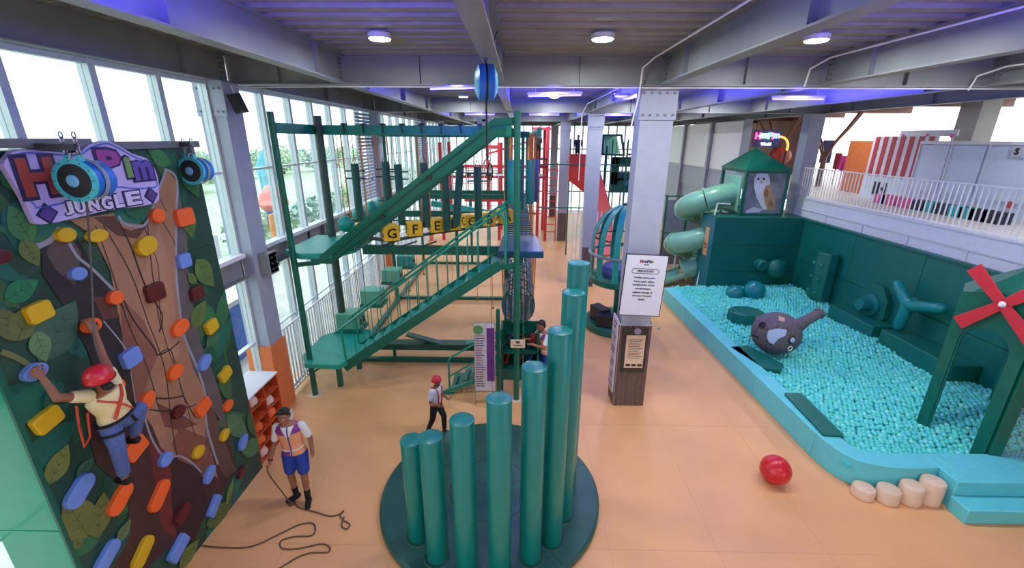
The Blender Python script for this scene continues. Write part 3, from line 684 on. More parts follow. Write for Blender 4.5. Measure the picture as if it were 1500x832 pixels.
# floor beams
for y, w_, z in ((9.9, .12, .1), (10.15, .3, .42), (14.45, .14, .1), (19.0, .14, .1)):
    part('floor_beam', LOGM if z > .2 else TEAL, lambda m: beamx(m, -4.2 if z < .2 else -3.6, .1 if z < .2 else -.5, y, z, w_, .1 if z < .2 else .16), smooth=False)
for x in (-4.2, .0): part('floor_beam', TEAL, lambda m: beamy(m, x, 10, 19, .1, .12, .1), smooth=False)
for x in (-3.2, -1.0): part('support_leg', TEAL, lambda m: m.cyl((x, 10.15, 0), (x, 10.15, .3), .04, 8))
# rope ring of hung logs along row one
def strap(m, x, y, z0, z1, w_=.035, dx=0): m.bar((x, y, z0), (x+dx, y, z1), w_, .008, (0, 1, 0))
for i, (x, z0, z1, rung) in enumerate([(-3.66, 3.5, 4.86, 1), (-2.98, 3.95, 4.9, 1), (-2.7, 3.5, 4.85, 1), (-2.13, 3.45, 4.88, 0), (-1.66, 3.4, 4.9, 0), (-1.38, 3.5, 4.84, 0), (-.93, 3.5, 4.82, 1)]):
    y = 9.95; lbl = 'dark green hanging log %s' % ['nearest the window side', 'behind the upper stair, short one', 'second with rungs from the left', 'crossed by the stair stringer', 'in front of letter D', 'leaning between D and C', 'nearest the barrel bridge'][i]
    t = thing('hanging_log', lbl, 'hanging log', (x, y, z0), 'logs hung from the top beam')
    tilt = .07 if i == 5 else 0
    mb = MB(); mb.tube([(x-tilt, y, z0), (x-tilt, y, z0+.01), (x+tilt, y, z1)], .085, 14); mb.build('log', LOGM, t)
    mb = MB()
    mb.tube([(x-.07, y, z1-.04), (x, y, z1+.16), (x+.07, y, z1-.04)], .008, 5); mb.tube([(x, y, z1+.16), (x, y, 5.46)], .007, 5); mb.build('rope', BLACK, t)
    if rung:
        for zz in (z1-.16, z1-.32, z0+.1): mb = MB(); mb.cyl((x-.22, y, zz), (x+.22, y, zz), .016, 8); mb.build('rung', LOGM, t)
for x, y, od in ((-3.5, 9.95, 'second'), (-3.15, 9.95, 'third'), (-2.9, 9.95, 'fourth'), (-2.25, 9.95, 'fifth'), (-2.05, 9.95, 'sixth'), (-3.9, 9.95, 'first')):
    t = thing('orange_strap', od+' orange webbing strap from the window side, hanging among the logs', 'strap', (x, y, 3.4), 'orange straps of the log row')
    mb = MB(); mb.bar((x, y, 5.46), (x+.02, y, 3.4), .03, .008, (0, 1, 0)); mb.build('webbing', ROPE_O, t, smooth=False)
# trolley carriages on top beam
for x in np.arange(-3.8, -.5, .42):
    mb = MB(); mb.box(x-.05, x+.05, 9.88, 10.02, 5.66, 5.70); mb.bar((x, 9.88, 5.68), (x+.02, 9.86, 5.5), .02, .03, (0, 1, 0)); mb.build('trolley', DARK, rc, smooth=False)
# thin safety lines with toggles
for i in range(22):
    x = -3.9+rm.random()*3.5; y = rm.choice([9.75, 11.5, 13, 14.45, 16]); z = rm.uniform(3.9, 4.6)
    mb = MB(); mb.tube([(x, y, 5.5), (x+.01, y, z)], .004, 4); mb.ball((x, y, z), .022, n=6, k=4); mb.build('safety_line', DARK, rc)
for i, x in enumerate((-2.85, -2.5, -2.15, -1.5, -1.25, -.95, -.6)):
    y = 9.35; z = (1.9, 2.1, 2.5, 2.3, 2.1, 1.9, 1.7)[i]; mb = MB(); mb.tube([(x, y, 3.0), (x+.02, y, z)], .006, 5); mb.ball((x+.02, y, z), .03, n=8, k=6); mb.build('knotted_rope', ROPE_O, rc)
for x in (-2.95, -2.5, -2.05):
    mb = MB(); mb.bar((x-.1, 9.35, 3.13), (x+.16, 9.75, 3.16), .03, .03); mb.build('outrigger', GRP, rc, smooth=False)
# platforms
def plat(pts, z, name, lab, m=TEALP, th=.12):
    mb = MB(); mb.prism([tuple(p) for p in pts], lambda u, v, d: (u, v, z+d), -th, 0); return mb.build(name, m, rc, smooth=False, bevel=.02, label=lab)
plat([(-4.75, 8.55), (-4.3, 8.22), (-3.7, 8.3), (-3.4, 8.8), (-3.4, 10.0), (-4.75, 10.0)], 3.24, 'platform', 'upper left aqua platform')
plat([(-4.72, 8.5), (-4.5, 8.12), (-3.75, 8.08), (-3.55, 8.5), (-3.55, 9.9), (-4.4, 9.9), (-4.72, 9.5)], .88, 'platform', 'low aqua platform at foot of stairs')
plat([(-.42, 8.45), (.5, 8.45), (.42, 9.95), (-.38, 9.95)], 3.27, 'platform', 'teal platform at the barrel bridge, blue lamp light put in its colour', mat('platform_teal_bluelit', (6, 66, 100), .35, var=.06), .14)  # teal deck coloured blue to carry the violet lamps' light
mb = MB(); mb.bar((-4.45, 8.32, .8), (-3.7, 8.4, .8), .06, .08); mb.bar((-4.45, 8.35, .55), (-4.1, 8.35, .78), .04, .04); mb.build('platform_frame', TEAL, rc, smooth=False)
for x, y in ((-4.05, 8.7), (-3.9, 9.5)):
    mb = MB(); mb.box(x-.05, x+.05, y-.05, y+.05, 0, .78); mb.build('support_leg', TEAL, rc, smooth=False)
mb = MB(); mb.bar((-4.47, 8.32, 2.98), (-4.0, 8.4, 3.02), .06, .08); mb.build('platform_frame', TEAL, rc, smooth=False); mb = MB(); mb.bar((-.4, 8.3, 3.0), (0, 8.3, 3.0), .07, .1); mb.build('platform_frame', TEAL, rc, smooth=False)
# lower stair flight
A = np.array((-3.74, 8.3, .70)); B = np.array((-.35, 8.3, 3.05)); N_ = 13
for dy in (0, .8):
    mb = MB(); mb.bar(A+(0, dy, 0), B+(0, dy, 0), .05, .2); mb.build('stringer', TEAL, rc, smooth=False)
for i in range(N_):
    q = A+(B-A)*(i+.6)/N_; mb = MB(); mb.box(q[0]-.12, q[0]+.12, 8.33, 9.07, q[2]+.0, q[2]+.03); mb.build('tread', TEALP, rc, smooth=False)
HR = mat('handrail_teal', (14, 132, 112), .3, var=.05)
for dy in (0, .8):
    a0 = A+(.1, dy, .12); b0 = B+(-.05, dy, .1); up = np.array((0, 0, .82))
    pts = [a0+(-.03, 0, 0), a0+(-.06, 0, .72), a0+(.02, 0, .86), b0+(-.12, 0, .84), b0+(.02, 0, .86), b0+(.12, 0, .75), b0+(.14, 0, -.1)]
    mb = MB(); mb.tube(smoothp(pts, 3), .026, 8); mb.build('handrail', HR, rc)
    nb = 16 if dy == 0 else 14
    for i in range(1, nb):
        q = a0+(b0-a0)*i/nb; mb = MB(); mb.cyl(q, q+up*1.02, .011, 6); mb.build('baluster', HR, rc)
# upper flight: channel seen from its side
up_ = [(455,372),(471,373),(521,330),(724,173),(757,172),(757,182),(729,183),(716,186),(530,337),(477,381),(455,380)]
lo_ = [(455,380),(477,381),(530,337),(716,187),(731,188),(757,188),(757,201),(726,200),(550,341),(485,387),(455,386)]
pA = at(500, 368, Y=8.3); pB = at(716, 186, Y=8.3)
def flight(px, y0, y1, name):
    q_ = [at(*p, Y=8.3) for p in px]; mb = MB(); mb.prism([(p[0], p[2]) for p in q_], lambda u, v, d: (u, d, v), y0, y1); mb.build(name, TEAL, rc, smooth=False)
for dy in (0, .75): flight(up_, 8.27+dy, 8.36+dy, 'stringer'); flight(lo_, 8.31+dy, 8.34+dy, 'chord')
for a, b in (((480, 371), (722, 181)), ((480, 386), (724, 200))):
    a, b = np.array(at(*a, Y=8.29)), np.array(at(*b, Y=8.29))
    for dy in (0, .79): mb = MB(); mb.bar(a+(0, dy, 0), b+(0, dy, 0), .07, .02, (0, 0, 1)); mb.build('flange', TEAL, rc, smooth=False)
for k in range(11):
    q = np.array(pA)+(np.array(pB)-np.array(pA))*(k+.5)/11; mb = MB(); mb.box(q[0]-.11, q[0]+.11, 8.36, 9.02, q[2]-.1, q[2]-.07); mb.build('tread', TEAL, rc, smooth=False)
for f in (.3, .62):
    q = np.array(pA)+(np.array(pB)-np.array(pA))*f; mb = MB(); mb.obox(q+(0, -.04, 0), (.05, 0, 0), (0, .02, 0), (0, 0, .03)); mb.build('bracket', DARK, rc, smooth=False)
# lower right small stair and gate
mb = MB(); mb.box(-.46, -.38, 8.36, 8.44, 0, 2.05); mb.build('post', TEAL, rc, smooth=False)
mb = MB(); mb.tube([(-1.5, 8.42, 0), (-1.5, 8.42, .82), (-1.46, 8.42, .9), (-.42, 8.42, 1.55)], .024, 8); mb.tube([(-1.48, 8.42, .45), (-.42, 8.42, 1.15)], .02, 8); mb.bar((-1.7, 8.42, .02), (-.42, 8.42, .55), .06, .08); mb.bar((-1.9, 8.42, .02), (-1.4, 8.42, .02), .06, .03); mb.build('small_stair_rail', HR, rc)
for i in range(4):
    x = -1.35+i*.26; mb = MB(); mb.obox((x, 8.6, .2+i*.15), (.05, 0, .16), (0, .02, 0), (.02, 0, -.01)); mb.build('slat', TEAL, rc, smooth=False)
    mb = MB(); mb.box(x-.12, x+.12, 8.5, 9.1, .12+i*.16, .15+i*.16); mb.build('tread', TEAL, rc, smooth=False)
# see-saw planks on the low beam
for x, s_, c, lb in ((-2.35, -1, (44, 60, 120), 'tilted plank with a blue end on the low beam under the stairs'), (-.95, 1, (20, 120, 110), 'tilted teal plank on the low beam behind the banner')):
    t = thing('balance_plank', lb, 'plank', (x, 10.15, .42))
    mb = MB(); mb.bar((x-.5, 10.15, .5-s_*.14), (x+.5, 10.15, .5+s_*.14), .22, .05); mb.build('plank', LOGM if s_ < 0 else TEALP, t, smooth=False, bevel=.01)
    mb = MB(); mb.bar((x+s_*.0-.5*s_*-1 - .12, 10.15, .53+.14*(1 if s_ > 0 else -1)*1), (x+.5, 10.15, .53+s_*.14), .23, .05) if False else mb.bar((x+.32, 10.15, .5+s_*.09), (x+.52, 10.15, .5+s_*.145), .23, .06)
    mb.build('plank_end', mat('plank_end_%d' % c[2], c, .5), t, smooth=False)
    mb = MB(); mb.cyl((x, 10.02, .44), (x, 10.28, .44), .04, 10); mb.build('pivot', DARK, t)
# banner
bn = thing('price_banner', 'tall purple and white printed banner standing at the small stair', 'banner', (-.68, 8.05, .3))
PUR = mat('banner_purple', (110, 50, 130), .5); PALEB = mat('banner_pale', (206, 196, 206), .5, var=.15, scale=30)
mb = MB(); mb.box(-.88, -.47, 8.0, 8.02, .36, 1.88); mb.build('sheet', PALEB, bn, smooth=False)
mb = MB(); mb.box(-.63, -.475, 7.99, 8.0, .6, 1.8); mb.build('print_block', PUR, bn, smooth=False)
mb = MB(); mb.lathe([(0, 0), (.10, 0), (.10, .006), (0, .006)], (-.8, 7.998, 1.76), 16, (0, -1, 0)); mb.build('print_leaf', mat('print_leaf', (90, 150, 80), .5), bn)
for i in range(22):
    z = 1.62-i*.055; x0 = -.86; ww = rm.uniform(.12, .2); c = rm.choice([(60, 50, 70), (176, 120, 60), (90, 60, 110), (170, 70, 80)])
    mb = MB(); mb.box(x0, x0+ww*.45, 7.994, 7.999, z, z+.018); mb.box(x0+ww*.5, x0+ww, 7.994, 7.999, z, z+.018); mb.build('print_line', mat('pl_%d' % c[0], c, .5, var=0), bn, smooth=False)
mb = MB(); mb.cyl((-.88, 8.03, 0), (-.88, 8.03, 1.9), .012, 8); mb.cyl((-.47, 8.03, 0), (-.47, 8.03, 1.9), .012, 8); mb.cyl((-.88, 8.03, 1.89), (-.47, 8.03, 1.89), .012, 8); mb.build('stand', CHROME, bn)
# yellow letter cubes on a sagging plank line
cub = [('A', 739, 316, 11.6, .36), ('B', 714, 320, 11.2, .34), ('C', 688, 323, 10.8, .33), ('D', 664, 326, 10.4, .32), ('E', 638, 329, 10.12, .32), ('F', 606, 334, 9.9, .33), ('G', 572, 340, 9.5, .34), ('G', 533, 336, 9.6, .3)]
LT = mat('cube_letter', (26, 22, 18), .6, var=0)
for ch, px, py, y, s_ in cub:
    q = np.array(at(px, py, Y=y)); t = thing('letter_cube', 'yellow cube with letter %s on its faces in the cube row' % ch if px != 533 else 'yellow-orange cube at the left end of the cube row, half behind the stair', 'cube', (q[0], q[1], q[2]-s_/2))
    yaw = .45; U = np.array((math.cos(yaw), math.sin(yaw), 0)); W_ = np.array((-math.sin(yaw), math.cos(yaw), 0))
    mb = MB(); mb.obox(q, U*s_/2, W_*s_/2, (0, 0, s_/2)); mb.build('block', YEL, t, smooth=False, bevel=.015)
    if px != 533:
        text(ch, LT, t, 'letter', q-W_*(s_/2+.003), U, (0, 0, 1), height=s_*.66, bold=.02)
        text(ch, LT, t, 'letter', q-U*(s_/2+.003), -W_, (0, 0, 1), height=s_*.66, bold=.02)
pts = [np.array(at(px, py, Y=y))-(0, 0, s_/2+.03) for ch, px, py, y, s_ in cub][::-1]
mb = MB()
for a, b in zip(pts[:-1], pts[1:]): mb.bar(a, b, .16, .04)
mb.build('cube_walkway', GRP, rc, smooth=False)
mb = MB()
for p in pts[1:-1]: mb.tube([p+(0, .1, 0), (p[0], 10.2, 5.5)], .005, 4)
mb.build('hanger_rope', ROPE_B, rc)
# teal balls in the left lane
for px, py, y, r, lb in ((507, 328, 9.95, .19, 'nearest glossy teal ball of the hanging ball row by the window'), (527, 313, 10.9, .19, 'second glossy teal ball of the row by the window'), (545, 304, 11.85, .18, 'third glossy teal ball of the row by the window'), (559, 298, 12.7, .18, 'farthest glossy teal ball of the row by the window')):
    q = np.array(at(px, py, Y=y)); t = thing('swing_ball', lb, 'ball', tuple(q-(0, 0, r)), 'teal balls hung in the left lane')
    mb = MB(); mb.ball(q, r, n=28, k=16); mb.build('ball', TEALP, t)
    mb = MB(); mb.tube([q+(0, 0, r), (q[0], q[1], 5.5)], .008, 5); mb.build('rope', ROPE_O, t)
# green boxes in lower left lane
PALEG = mat('pale_green_box', (92, 168, 144), .5, var=.08)
for i, (y, z) in enumerate(((9.9, 1.0), (11.6, 1.0), (13.6, 1.0), (15.4, 1.0))):
    lb = ['nearest pale green swing seat box by the white railing', 'second pale green swing seat box by the white railing', 'third pale green swing seat box by the white railing', 'farthest aqua swing seat box by the white railing'][i]
    t = thing('swing_box', lb, 'swing seat', (-4.15, y, z-.3))
    mb = MB(); mb.box(-4.45, -3.8, y-.28, y+.28, z-.12, z-.04); mb.build('seat_board', TEAL, t, smooth=False, bevel=.01)
    mb = MB(); mb.box(-4.42, -3.85, y-.24, y+.24, z-.04, z+.36); mb.build('box', PALEG if i < 3 else TEALP, t, smooth=False, bevel=.02)
    mb = MB(); mb.box(-3.846, -3.84, y-.14, y-.02, z+.06, z+.2); mb.box(-3.846, -3.84, y+.04, y+.14, z+.06, z+.2); mb.build('handle_slot', DARK, t, smooth=False)
    mb = MB()
    for sx in (-4.44, -3.81):
        for sy in (-.26, .26): mb.tube([(sx, y+sy, z-.08), (sx, y+sy, 3.0)], .007, 5)
    mb.build('rope', ROPE_B, t)
# barrel net tunnel under the upper right platform
bt = thing('barrel_tunnel', 'hanging tunnel of dark slats on hoops under the upper right platform', 'tunnel', (0, 10.5, 1.4))
SL1 = mat('slat_dark', (40, 62, 66), .5, var=.2); SL2 = mat('slat_pale', (84, 112, 122), .5, var=.2); SL3 = mat('slat_blue', (30, 90, 150), .5)
for k in range(8):
    y0 = 9.0+k*.62
    mb = MB(); mb.tube([(.36*math.cos(a), y0, 1.9+.43*math.sin(a)) for a in np.linspace(0, 2*PI, 25)[:-1]], .014, 6, closed=True); mb.build('hoop', SL1 if k % 3 else TEAL, bt)
    for j in range(26):
        a = PI*1.0+PI*2*(j+.5)/26
        if math.sin(a) > .8: continue
        p = np.array((.36*math.cos(a), y0+.02, 1.9+.43*math.sin(a)))
        mb = MB(); mb.bar(p, p+(0, .56, 0), .062, .014, (math.cos(a), 0, math.sin(a))); mb.build('slat', (SL1, SL2, SL1, SL3)[(j+k) % 4] if k > 1 else (SL1, SL2)[j % 2], bt, smooth=False)
for k in range(6):
    for s_ in (-1, 1): mb = MB(); mb.bar((s_*.33, 9.0+k*.9, 2.1), (s_*.36, 9.0+k*.9, 3.12), .03, .008, (0, 1, 0)); mb.build('strap', ROPE_O, bt, smooth=False)
for i in range(11):
    x = -.31+i*.062; hz = .43*math.sqrt(max(0, 1-(x/.36)**2)); mb = MB(); mb.bar((x, 8.98, 1.9-hz), (x, 9.1, 1.9+hz*.62), .032, .012, (0, 1, 0)); mb.build('slat', (SL1, SL2)[i % 2], bt, smooth=False)
for z in (1.66, 1.86, 2.04):
    mb = MB(); mb.tube([(-.33, 8.97+(z-1.5)*.12, z), (.33, 8.97+(z-1.5)*.12, z)], .006, 5); mb.build('cord', ROPE_B, bt)
# plank bridge above
pbr = thing('plank_bridge', 'suspended plank bridge leading away from the upper right platform', 'bridge', (0, 14, 3.1))
for i in range(34):
    y = 10.05+i*.27; mb = MB(); mb.box(-.34, .3, y-.05, y+.05, 3.17, 3.20); mb.build('plank', SL3 if i % 5 == 2 else GRP, pbr, smooth=False)
mb = MB()
for s_ in (-.34, .32):
    mb.tube([(s_, 10, 3.2), (s_, 19, 3.2)], .012, 5)
mb.build('side_cable', DARK, pbr)
for i in range(8):
    y = 10.1+i*1.15
    for s_ in (-.34, .32):
        mb = MB(); mb.bar((s_, y, 3.2), (s_, y, 5.5), .03, .008, (0, 1, 0)); mb.build('strap', ROPE_O, pbr, smooth=False)
for x, r, lb, m_ in ((-.18, .1, 'left hanging teal bolster above the plank bridge', TEALP), (.08-.1, .085, 'dark blue bolster behind the left hanging bolster', mat('bolster_blue', (24, 70, 130), .4)), (.24, .1, 'right hanging teal bolster above the plank bridge', TEALB), (.36, .085, 'dark blue bolster behind the right hanging bolster', MATS['bolster_blue'] if 'bolster_blue' in MATS else TEALB)):
    t = thing('hanging_bolster', lb, 'bolster', (x, 10.25, 3.98)); yy = 10.15 if r == .1 else 10.5
    mb = MB(); mb.lathe([(0, 3.98), (r-.01, 3.98), (r, 4.0), (r, 4.93), (r-.01, 4.95), (0, 4.95)], (x, yy, 0), 20); mb.build('padding', m_, t)
    mb = MB(); mb.bar((x, yy, 4.95), (x, yy, 5.5), .05, .008, (0, 1, 0)); mb.build('strap', ROPE_O, t, smooth=False)
# start cabinet below the barrel
cb = thing('start_cabinet', 'teal open-fronted cabinet holding harnesses below the barrel tunnel', 'cabinet', (0, 8.9, 0))
for (a, b_1, c_, d, e, f) in ((-.38, -.33, 8.6, 9.1, .55, 1.5), (.42, .47, 8.6, 9.1, .3, 1.45), (-.38, .47, 8.6, 9.1, .5, .56), (-.38, .47, 8.6, 9.1, .92, .96), (-.38, .47, 9.06, 9.1, .5, 1.5), (-.38, .47, 8.58, 8.62, .28, .56), (.1, .14, 8.6, 9.1, .55, 1.45)):
    mb = MB(); mb.box(a, b_1, c_, d, e, f); mb.build('panel', TEAL, cb, smooth=False)
for x in (-.35, .44):
    mb = MB(); mb.box(x-.03, x+.03, 8.6, 8.66, 0, .55); mb.build('leg', TEAL, cb, smooth=False)
cols = [(150, 40, 40), (30, 30, 34), (40, 70, 140), (180, 60, 50)]
for i in range(9):
    x = (-.28, -.2, -.1, 0, .08, .18, .26, .33, .38)[i]; z = 1.36 if i % 3 else .9; c = cols[i % 4]
    t = thing('harness', ['dark red', 'black', 'navy blue', 'bright red'][i % 4]+' bundled harness in the teal cabinet, %s, %s' % ('upper level' if i % 3 else 'lower level', ['far left', 'left', 'left of the teal post', 'behind the teal post', 'just right of the post', 'centre right', 'right', 'far right', 'at the right edge'][i]), 'harness', (x, 8.75, z-.3), 'harnesses in the teal cabinet')
    mb = MB()
    for k in range(3):
        ph = rm.random()*6
        mb.tube([(x+.07*math.cos(a+ph)*(1+.3*math.sin(3*a)), 8.7+k*.03+.02*math.sin(2*a), z-.15+.14*math.sin(a)) for a in np.linspace(0, 2*PI, 13)[:-1]], .012, 5, closed=True)
    mb.build('webbing', mat('harness_%d' % c[0], c, .7), t)
nt_ = thing('notice_card', 'small cream card tied to the middle teal post', 'card', (-.02, 8.15, 1.35))
mb = MB(); mb.box(-.15, .15, 8.13, 8.15, 1.3, 1.48); mb.build('card', CREAM, nt_, smooth=False)
mb = MB(); mb.box(-.04, .04, 8.126, 8.13, 1.41, 1.45); mb.box(-.1, .1, 8.126, 8.13, 1.35, 1.365); mb.build('print', DARK, nt_, smooth=False)
# ================================================================ NOTICE BOARD + POSTER
nb = thing('notice_board', 'white hanging notice board headed PERHATIAN in front of steel column', 'notice board', (2.34, 7.8, 2.1))
TL, TR, BR, BL = [np.array(at(*p, Y=7.82)) for p in ((919, 371), (979, 374), (967, 464), (904, 461))]
cc = (TL+TR+BR+BL)/4; U = unit((TR-TL)+(BR-BL)); Wd = unit(TL-BL+TR-BR); Wd = np.array((0, 0, 1.)); U = unit(np.array((U[0], 0, U[2]))); Wd = np.array((-U[2], 0, U[0]))
bw = (np.linalg.norm(TR-TL)+np.linalg.norm(BR-BL))/2; bh = (np.linalg.norm(TL-BL)+np.linalg.norm(TR-BR))/2
mb = MB(); mb.obox(cc, U*bw/2, (0, .012, 0), Wd*bh/2); mb.build('frame', BLACK, nb, smooth=False, bevel=.01)
SGN = mat('board_white', (222, 226, 240), .4, var=.02)
mb = MB(); mb.obox(cc-(0, .012, 0), U*(bw/2-.018), (0, .003, 0), Wd*(bh/2-.018)); nbp = mb.build('panel', SGN, nb, smooth=False)
for u in (-.2, .2): mb = MB(); mb.bar(cc+U*u+Wd*.2, (2.37+u*.8, 8.12, cc[2]+.2), .03, .03); mb.build('bracket', STEEL, nb, smooth=False)
INK = mat('ink', (40, 42, 62), .6, var=0)
def bl(s_, v, h, name='text_line', m=INK, bold=.0, u=0): return text(s_, m, nbp, name, cc+Wd*v+U*u-(0, .017, 0), U, Wd, height=h, bold=bold, depth=.002)
for ch, u, c in (('H', -.10, (190, 60, 60)), ('o', -.062, (220, 130, 60)), ('m', -.02, (70, 120, 190)), ('P', .026, (150, 60, 150)), ('i', .056, (90, 150, 80)), ('m', .09, (90, 70, 170))):
    text(ch, INK, nbp, 'logo_outline', cc+Wd*.475+U*u-(0, .0165, 0), U, Wd, height=.062 if ch in 'HPi' else .045, bold=.09, depth=.001)
    text(ch, mat('logo_%d' % c[0], c, .5), nbp, 'logo_letter', cc+Wd*.475+U*u-(0, .018, 0), U, Wd, height=.05 if ch in 'HPi' else .036, bold=.03, depth=.001)
bl('JUNGLE', .415, .025, bold=.03)
pill = [(.22*1.0+.045*math.cos(a), .045*math.sin(a)) for a in np.linspace(-PI/2, PI/2, 8)]+[(-.22+.045*math.cos(a), .045*math.sin(a)) for a in np.linspace(PI/2, PI*1.5, 8)]
mb = MB(); mb.tube([cc+U*a*.95+Wd*(.29+b)-(0, .016, 0) for a, b in pill], .005, 5, closed=True); mb.build('heading_outline', INK, nbp)
bl('PERHATIAN', .29, .042, bold=.025)
for i, s_ in enumerate(('Pastikan putra-putri', 'Anda selalu dalam', 'pengawasan serta', 'pendampingan', 'selama berada di', 'kawasan Hompim', 'Jungle.')):
    bl(s_, .16-i*.072, .048 if 'p' in s_ or 'g' in s_ else .04, bold=.02)
ps = thing('rules_poster', 'cream rules poster in a dark leafy frame on brown slats', 'poster', (2.38, 8.05, .8))
mb = MB(); mb.box(2.12, 2.62, 8.04, 8.06, .82, 1.82); mb.build('backing', mat('poster_dark', (50, 52, 48), .5, var=.3, scale=14), ps, smooth=False)
mb = MB(); mb.box(2.19, 2.57, 8.03, 8.04, .93, 1.66); mb.build('sheet', CREAM, ps, smooth=False)
for i in range(12):
    mb = MB(); mb.box(2.23+(i % 3)*.01, 2.53-(i*7 % 5)*.02, 8.026, 8.03, 1.56-i*.037, 1.57-i*.037); mb.build('print_line', BRN, ps, smooth=False)
for i in range(3): mb = MB(); mb.box(2.22+i*.12, 2.31+i*.12, 8.026, 8.03, .97, 1.02); mb.build('print_badge', DARK, ps, smooth=False)
mb = MB(); mb.lathe([(0, 0), (.07, 0), (.07, .01), (0, .01)], (2.4, 8.04, 1.75), 16, (0, -1, 0)); mb.build('badge', mat('badge_lilac', (150, 140, 176), .5), ps)
sp_ = thing('side_poster', 'tall illustrated lilac poster on the left face of the notice column', 'poster', (2.0, 8.3, .3))
mb = MB(); mb.box(2.0, 2.03, 8.1, 8.52, .3, 1.95); mb.build('sheet', PALEB, sp_, smooth=False)
for i in range(16):
    z = .4+i*.095; c = [(120, 70, 140), (190, 170, 200), (90, 80, 100)][i % 3]
    mb = MB(); mb.box(1.994, 2.0, 8.14+(i % 3)*.03, 8.46-(i % 4)*.04, z, z+.05); mb.build('print_block', mat('sp_%d' % c[0], c, .5), sp_, smooth=False)
# ================================================================ BIRDCAGE SEAT
cg = thing('cage_pod', 'round teal ribbed cage pod on a post with black foam blocks', 'play pod', (3.0, 12.3, 0))
cx, cy = 3.02, 12.3; R_ = .93
mb = MB(); mb.lathe([(0, 0), (.98, 0), (1.0, .03), (1.0, .2), (.97, .23), (0, .23)], (cx, cy, 0), 48); mb.build('base_disc', TEAL, cg)
mb = MB(); mb.cyl((cx, cy, .2), (cx, cy, 1.5), .16, 20); mb.build('post', TEAL, cg)
mb = MB(); mb.lathe([(0, 1.42), (R_-.05, 1.42), (R_, 1.46), (R_, 1.6), (R_-.04, 1.63), (0, 1.63)], (cx, cy, 0), 48); mb.build('floor_disc', TEAL, cg)
for k in range(12):
    a = 2*PI*k/12+.1; pts = []
    for t in np.linspace(0, 1, 12):
        if t < .42: r, z = R_*(.97+.03*math.sin(PI*t/.42)), 1.6+t/.42*.95
        else:
            u_ = (t-.42)/.58*PI/2; r, z = R_*.97*math.cos(u_), 2.55+1.12*math.sin(u_)
        pts.append(np.array((cx+max(r, .02)*math.cos(a), cy+max(r, .02)*math.sin(a), z)))
    mb = MB(); tdir = np.array((-math.sin(a), math.cos(a), 0)); vs = []
    for p in pts:
        o = np.array((math.cos(a), math.sin(a), .3))*.012
        rr = math.hypot(p[0]-cx, p[1]-cy); hw = min(.085, max(.012, rr*.2))
        vs += [p-tdir*hw-o, p+tdir*hw-o, p+tdir*hw+o, p-tdir*hw+o]
    fs = [(4*i+j, 4*i+(j+1) % 4, 4*i+4+(j+1) % 4, 4*i+4+j) for i in range(11) for j in range(4)]+[(3, 2, 1, 0), (44, 45, 46, 47)]
    mb.add(vs, fs); mb.build('rib', TEALP, cg)
mb = MB(); mb.tube([(cx+R_*1.03*math.cos(a), cy+R_*1.03*math.sin(a), 2.3) for a in np.linspace(0, 2*PI, 41)[:-1]], .045, 8, closed=True); mb.build('ring', mat('ring_grey', (110, 124, 128), .4), cg)
mb = MB(); mb.tube([(cx+R_*.9*math.cos(a), cy+R_*.9*math.sin(a), 2.75) for a in np.linspace(0, 2*PI, 41)[:-1]], .02, 8, closed=True); mb.lathe([(0, 3.62), (.13, 3.64), (.12, 3.7), (0, 3.74)], (cx, cy, 0), 20); mb.build('cap', DARK, cg)
for (x, y, z, a, b, c_, yaw, lb) in ((2.45, 12.15, .45, .16, .3, .22, .5, 'tall black foam block'), (2.62, 11.72, .4, .34, .16, .18, -.35, 'long black foam block'), (3.1, 11.7, .38, .2, .16, .15, .2, 'small black foam block')):
    t = thing('foam_block', lb+' on the cage pod base', 'foam block', (x, y, .23)); ca, sa = math.cos(yaw), math.sin(yaw)
    mb = MB(); mb.obox((x, y, .23+c_), (a*ca, a*sa, 0), (-b*sa, b*ca, 0), (0, 0, c_)); mb.build('block', BLACK, t, smooth=False, bevel=.02)
    mb = MB(); mb.obox((x, y, .232+2*c_), (a*ca*.96, a*sa*.96, 0), (-b*sa*.96, b*ca*.96, 0), (0, 0, .003)); mb.build('top_cover', mat('cover_navy', (36, 40, 84), .5), t, smooth=False)
t = thing('blue_hippo_seat', 'violet round cushion inside the cage pod', 'cushion', (cx, cy, 1.63)); t.name = 'round_cushion'; WL[t.name] = (cx, cy, 1.63)
mb = MB(); mb.lathe([(0, 1.63), (.55, 1.63), (.6, 1.75), (.55, 1.9), (0, 1.93)], (cx, cy, 0), 28); mb.build('pad', mat('cushion_violet', (92, 90, 170), .6), t)
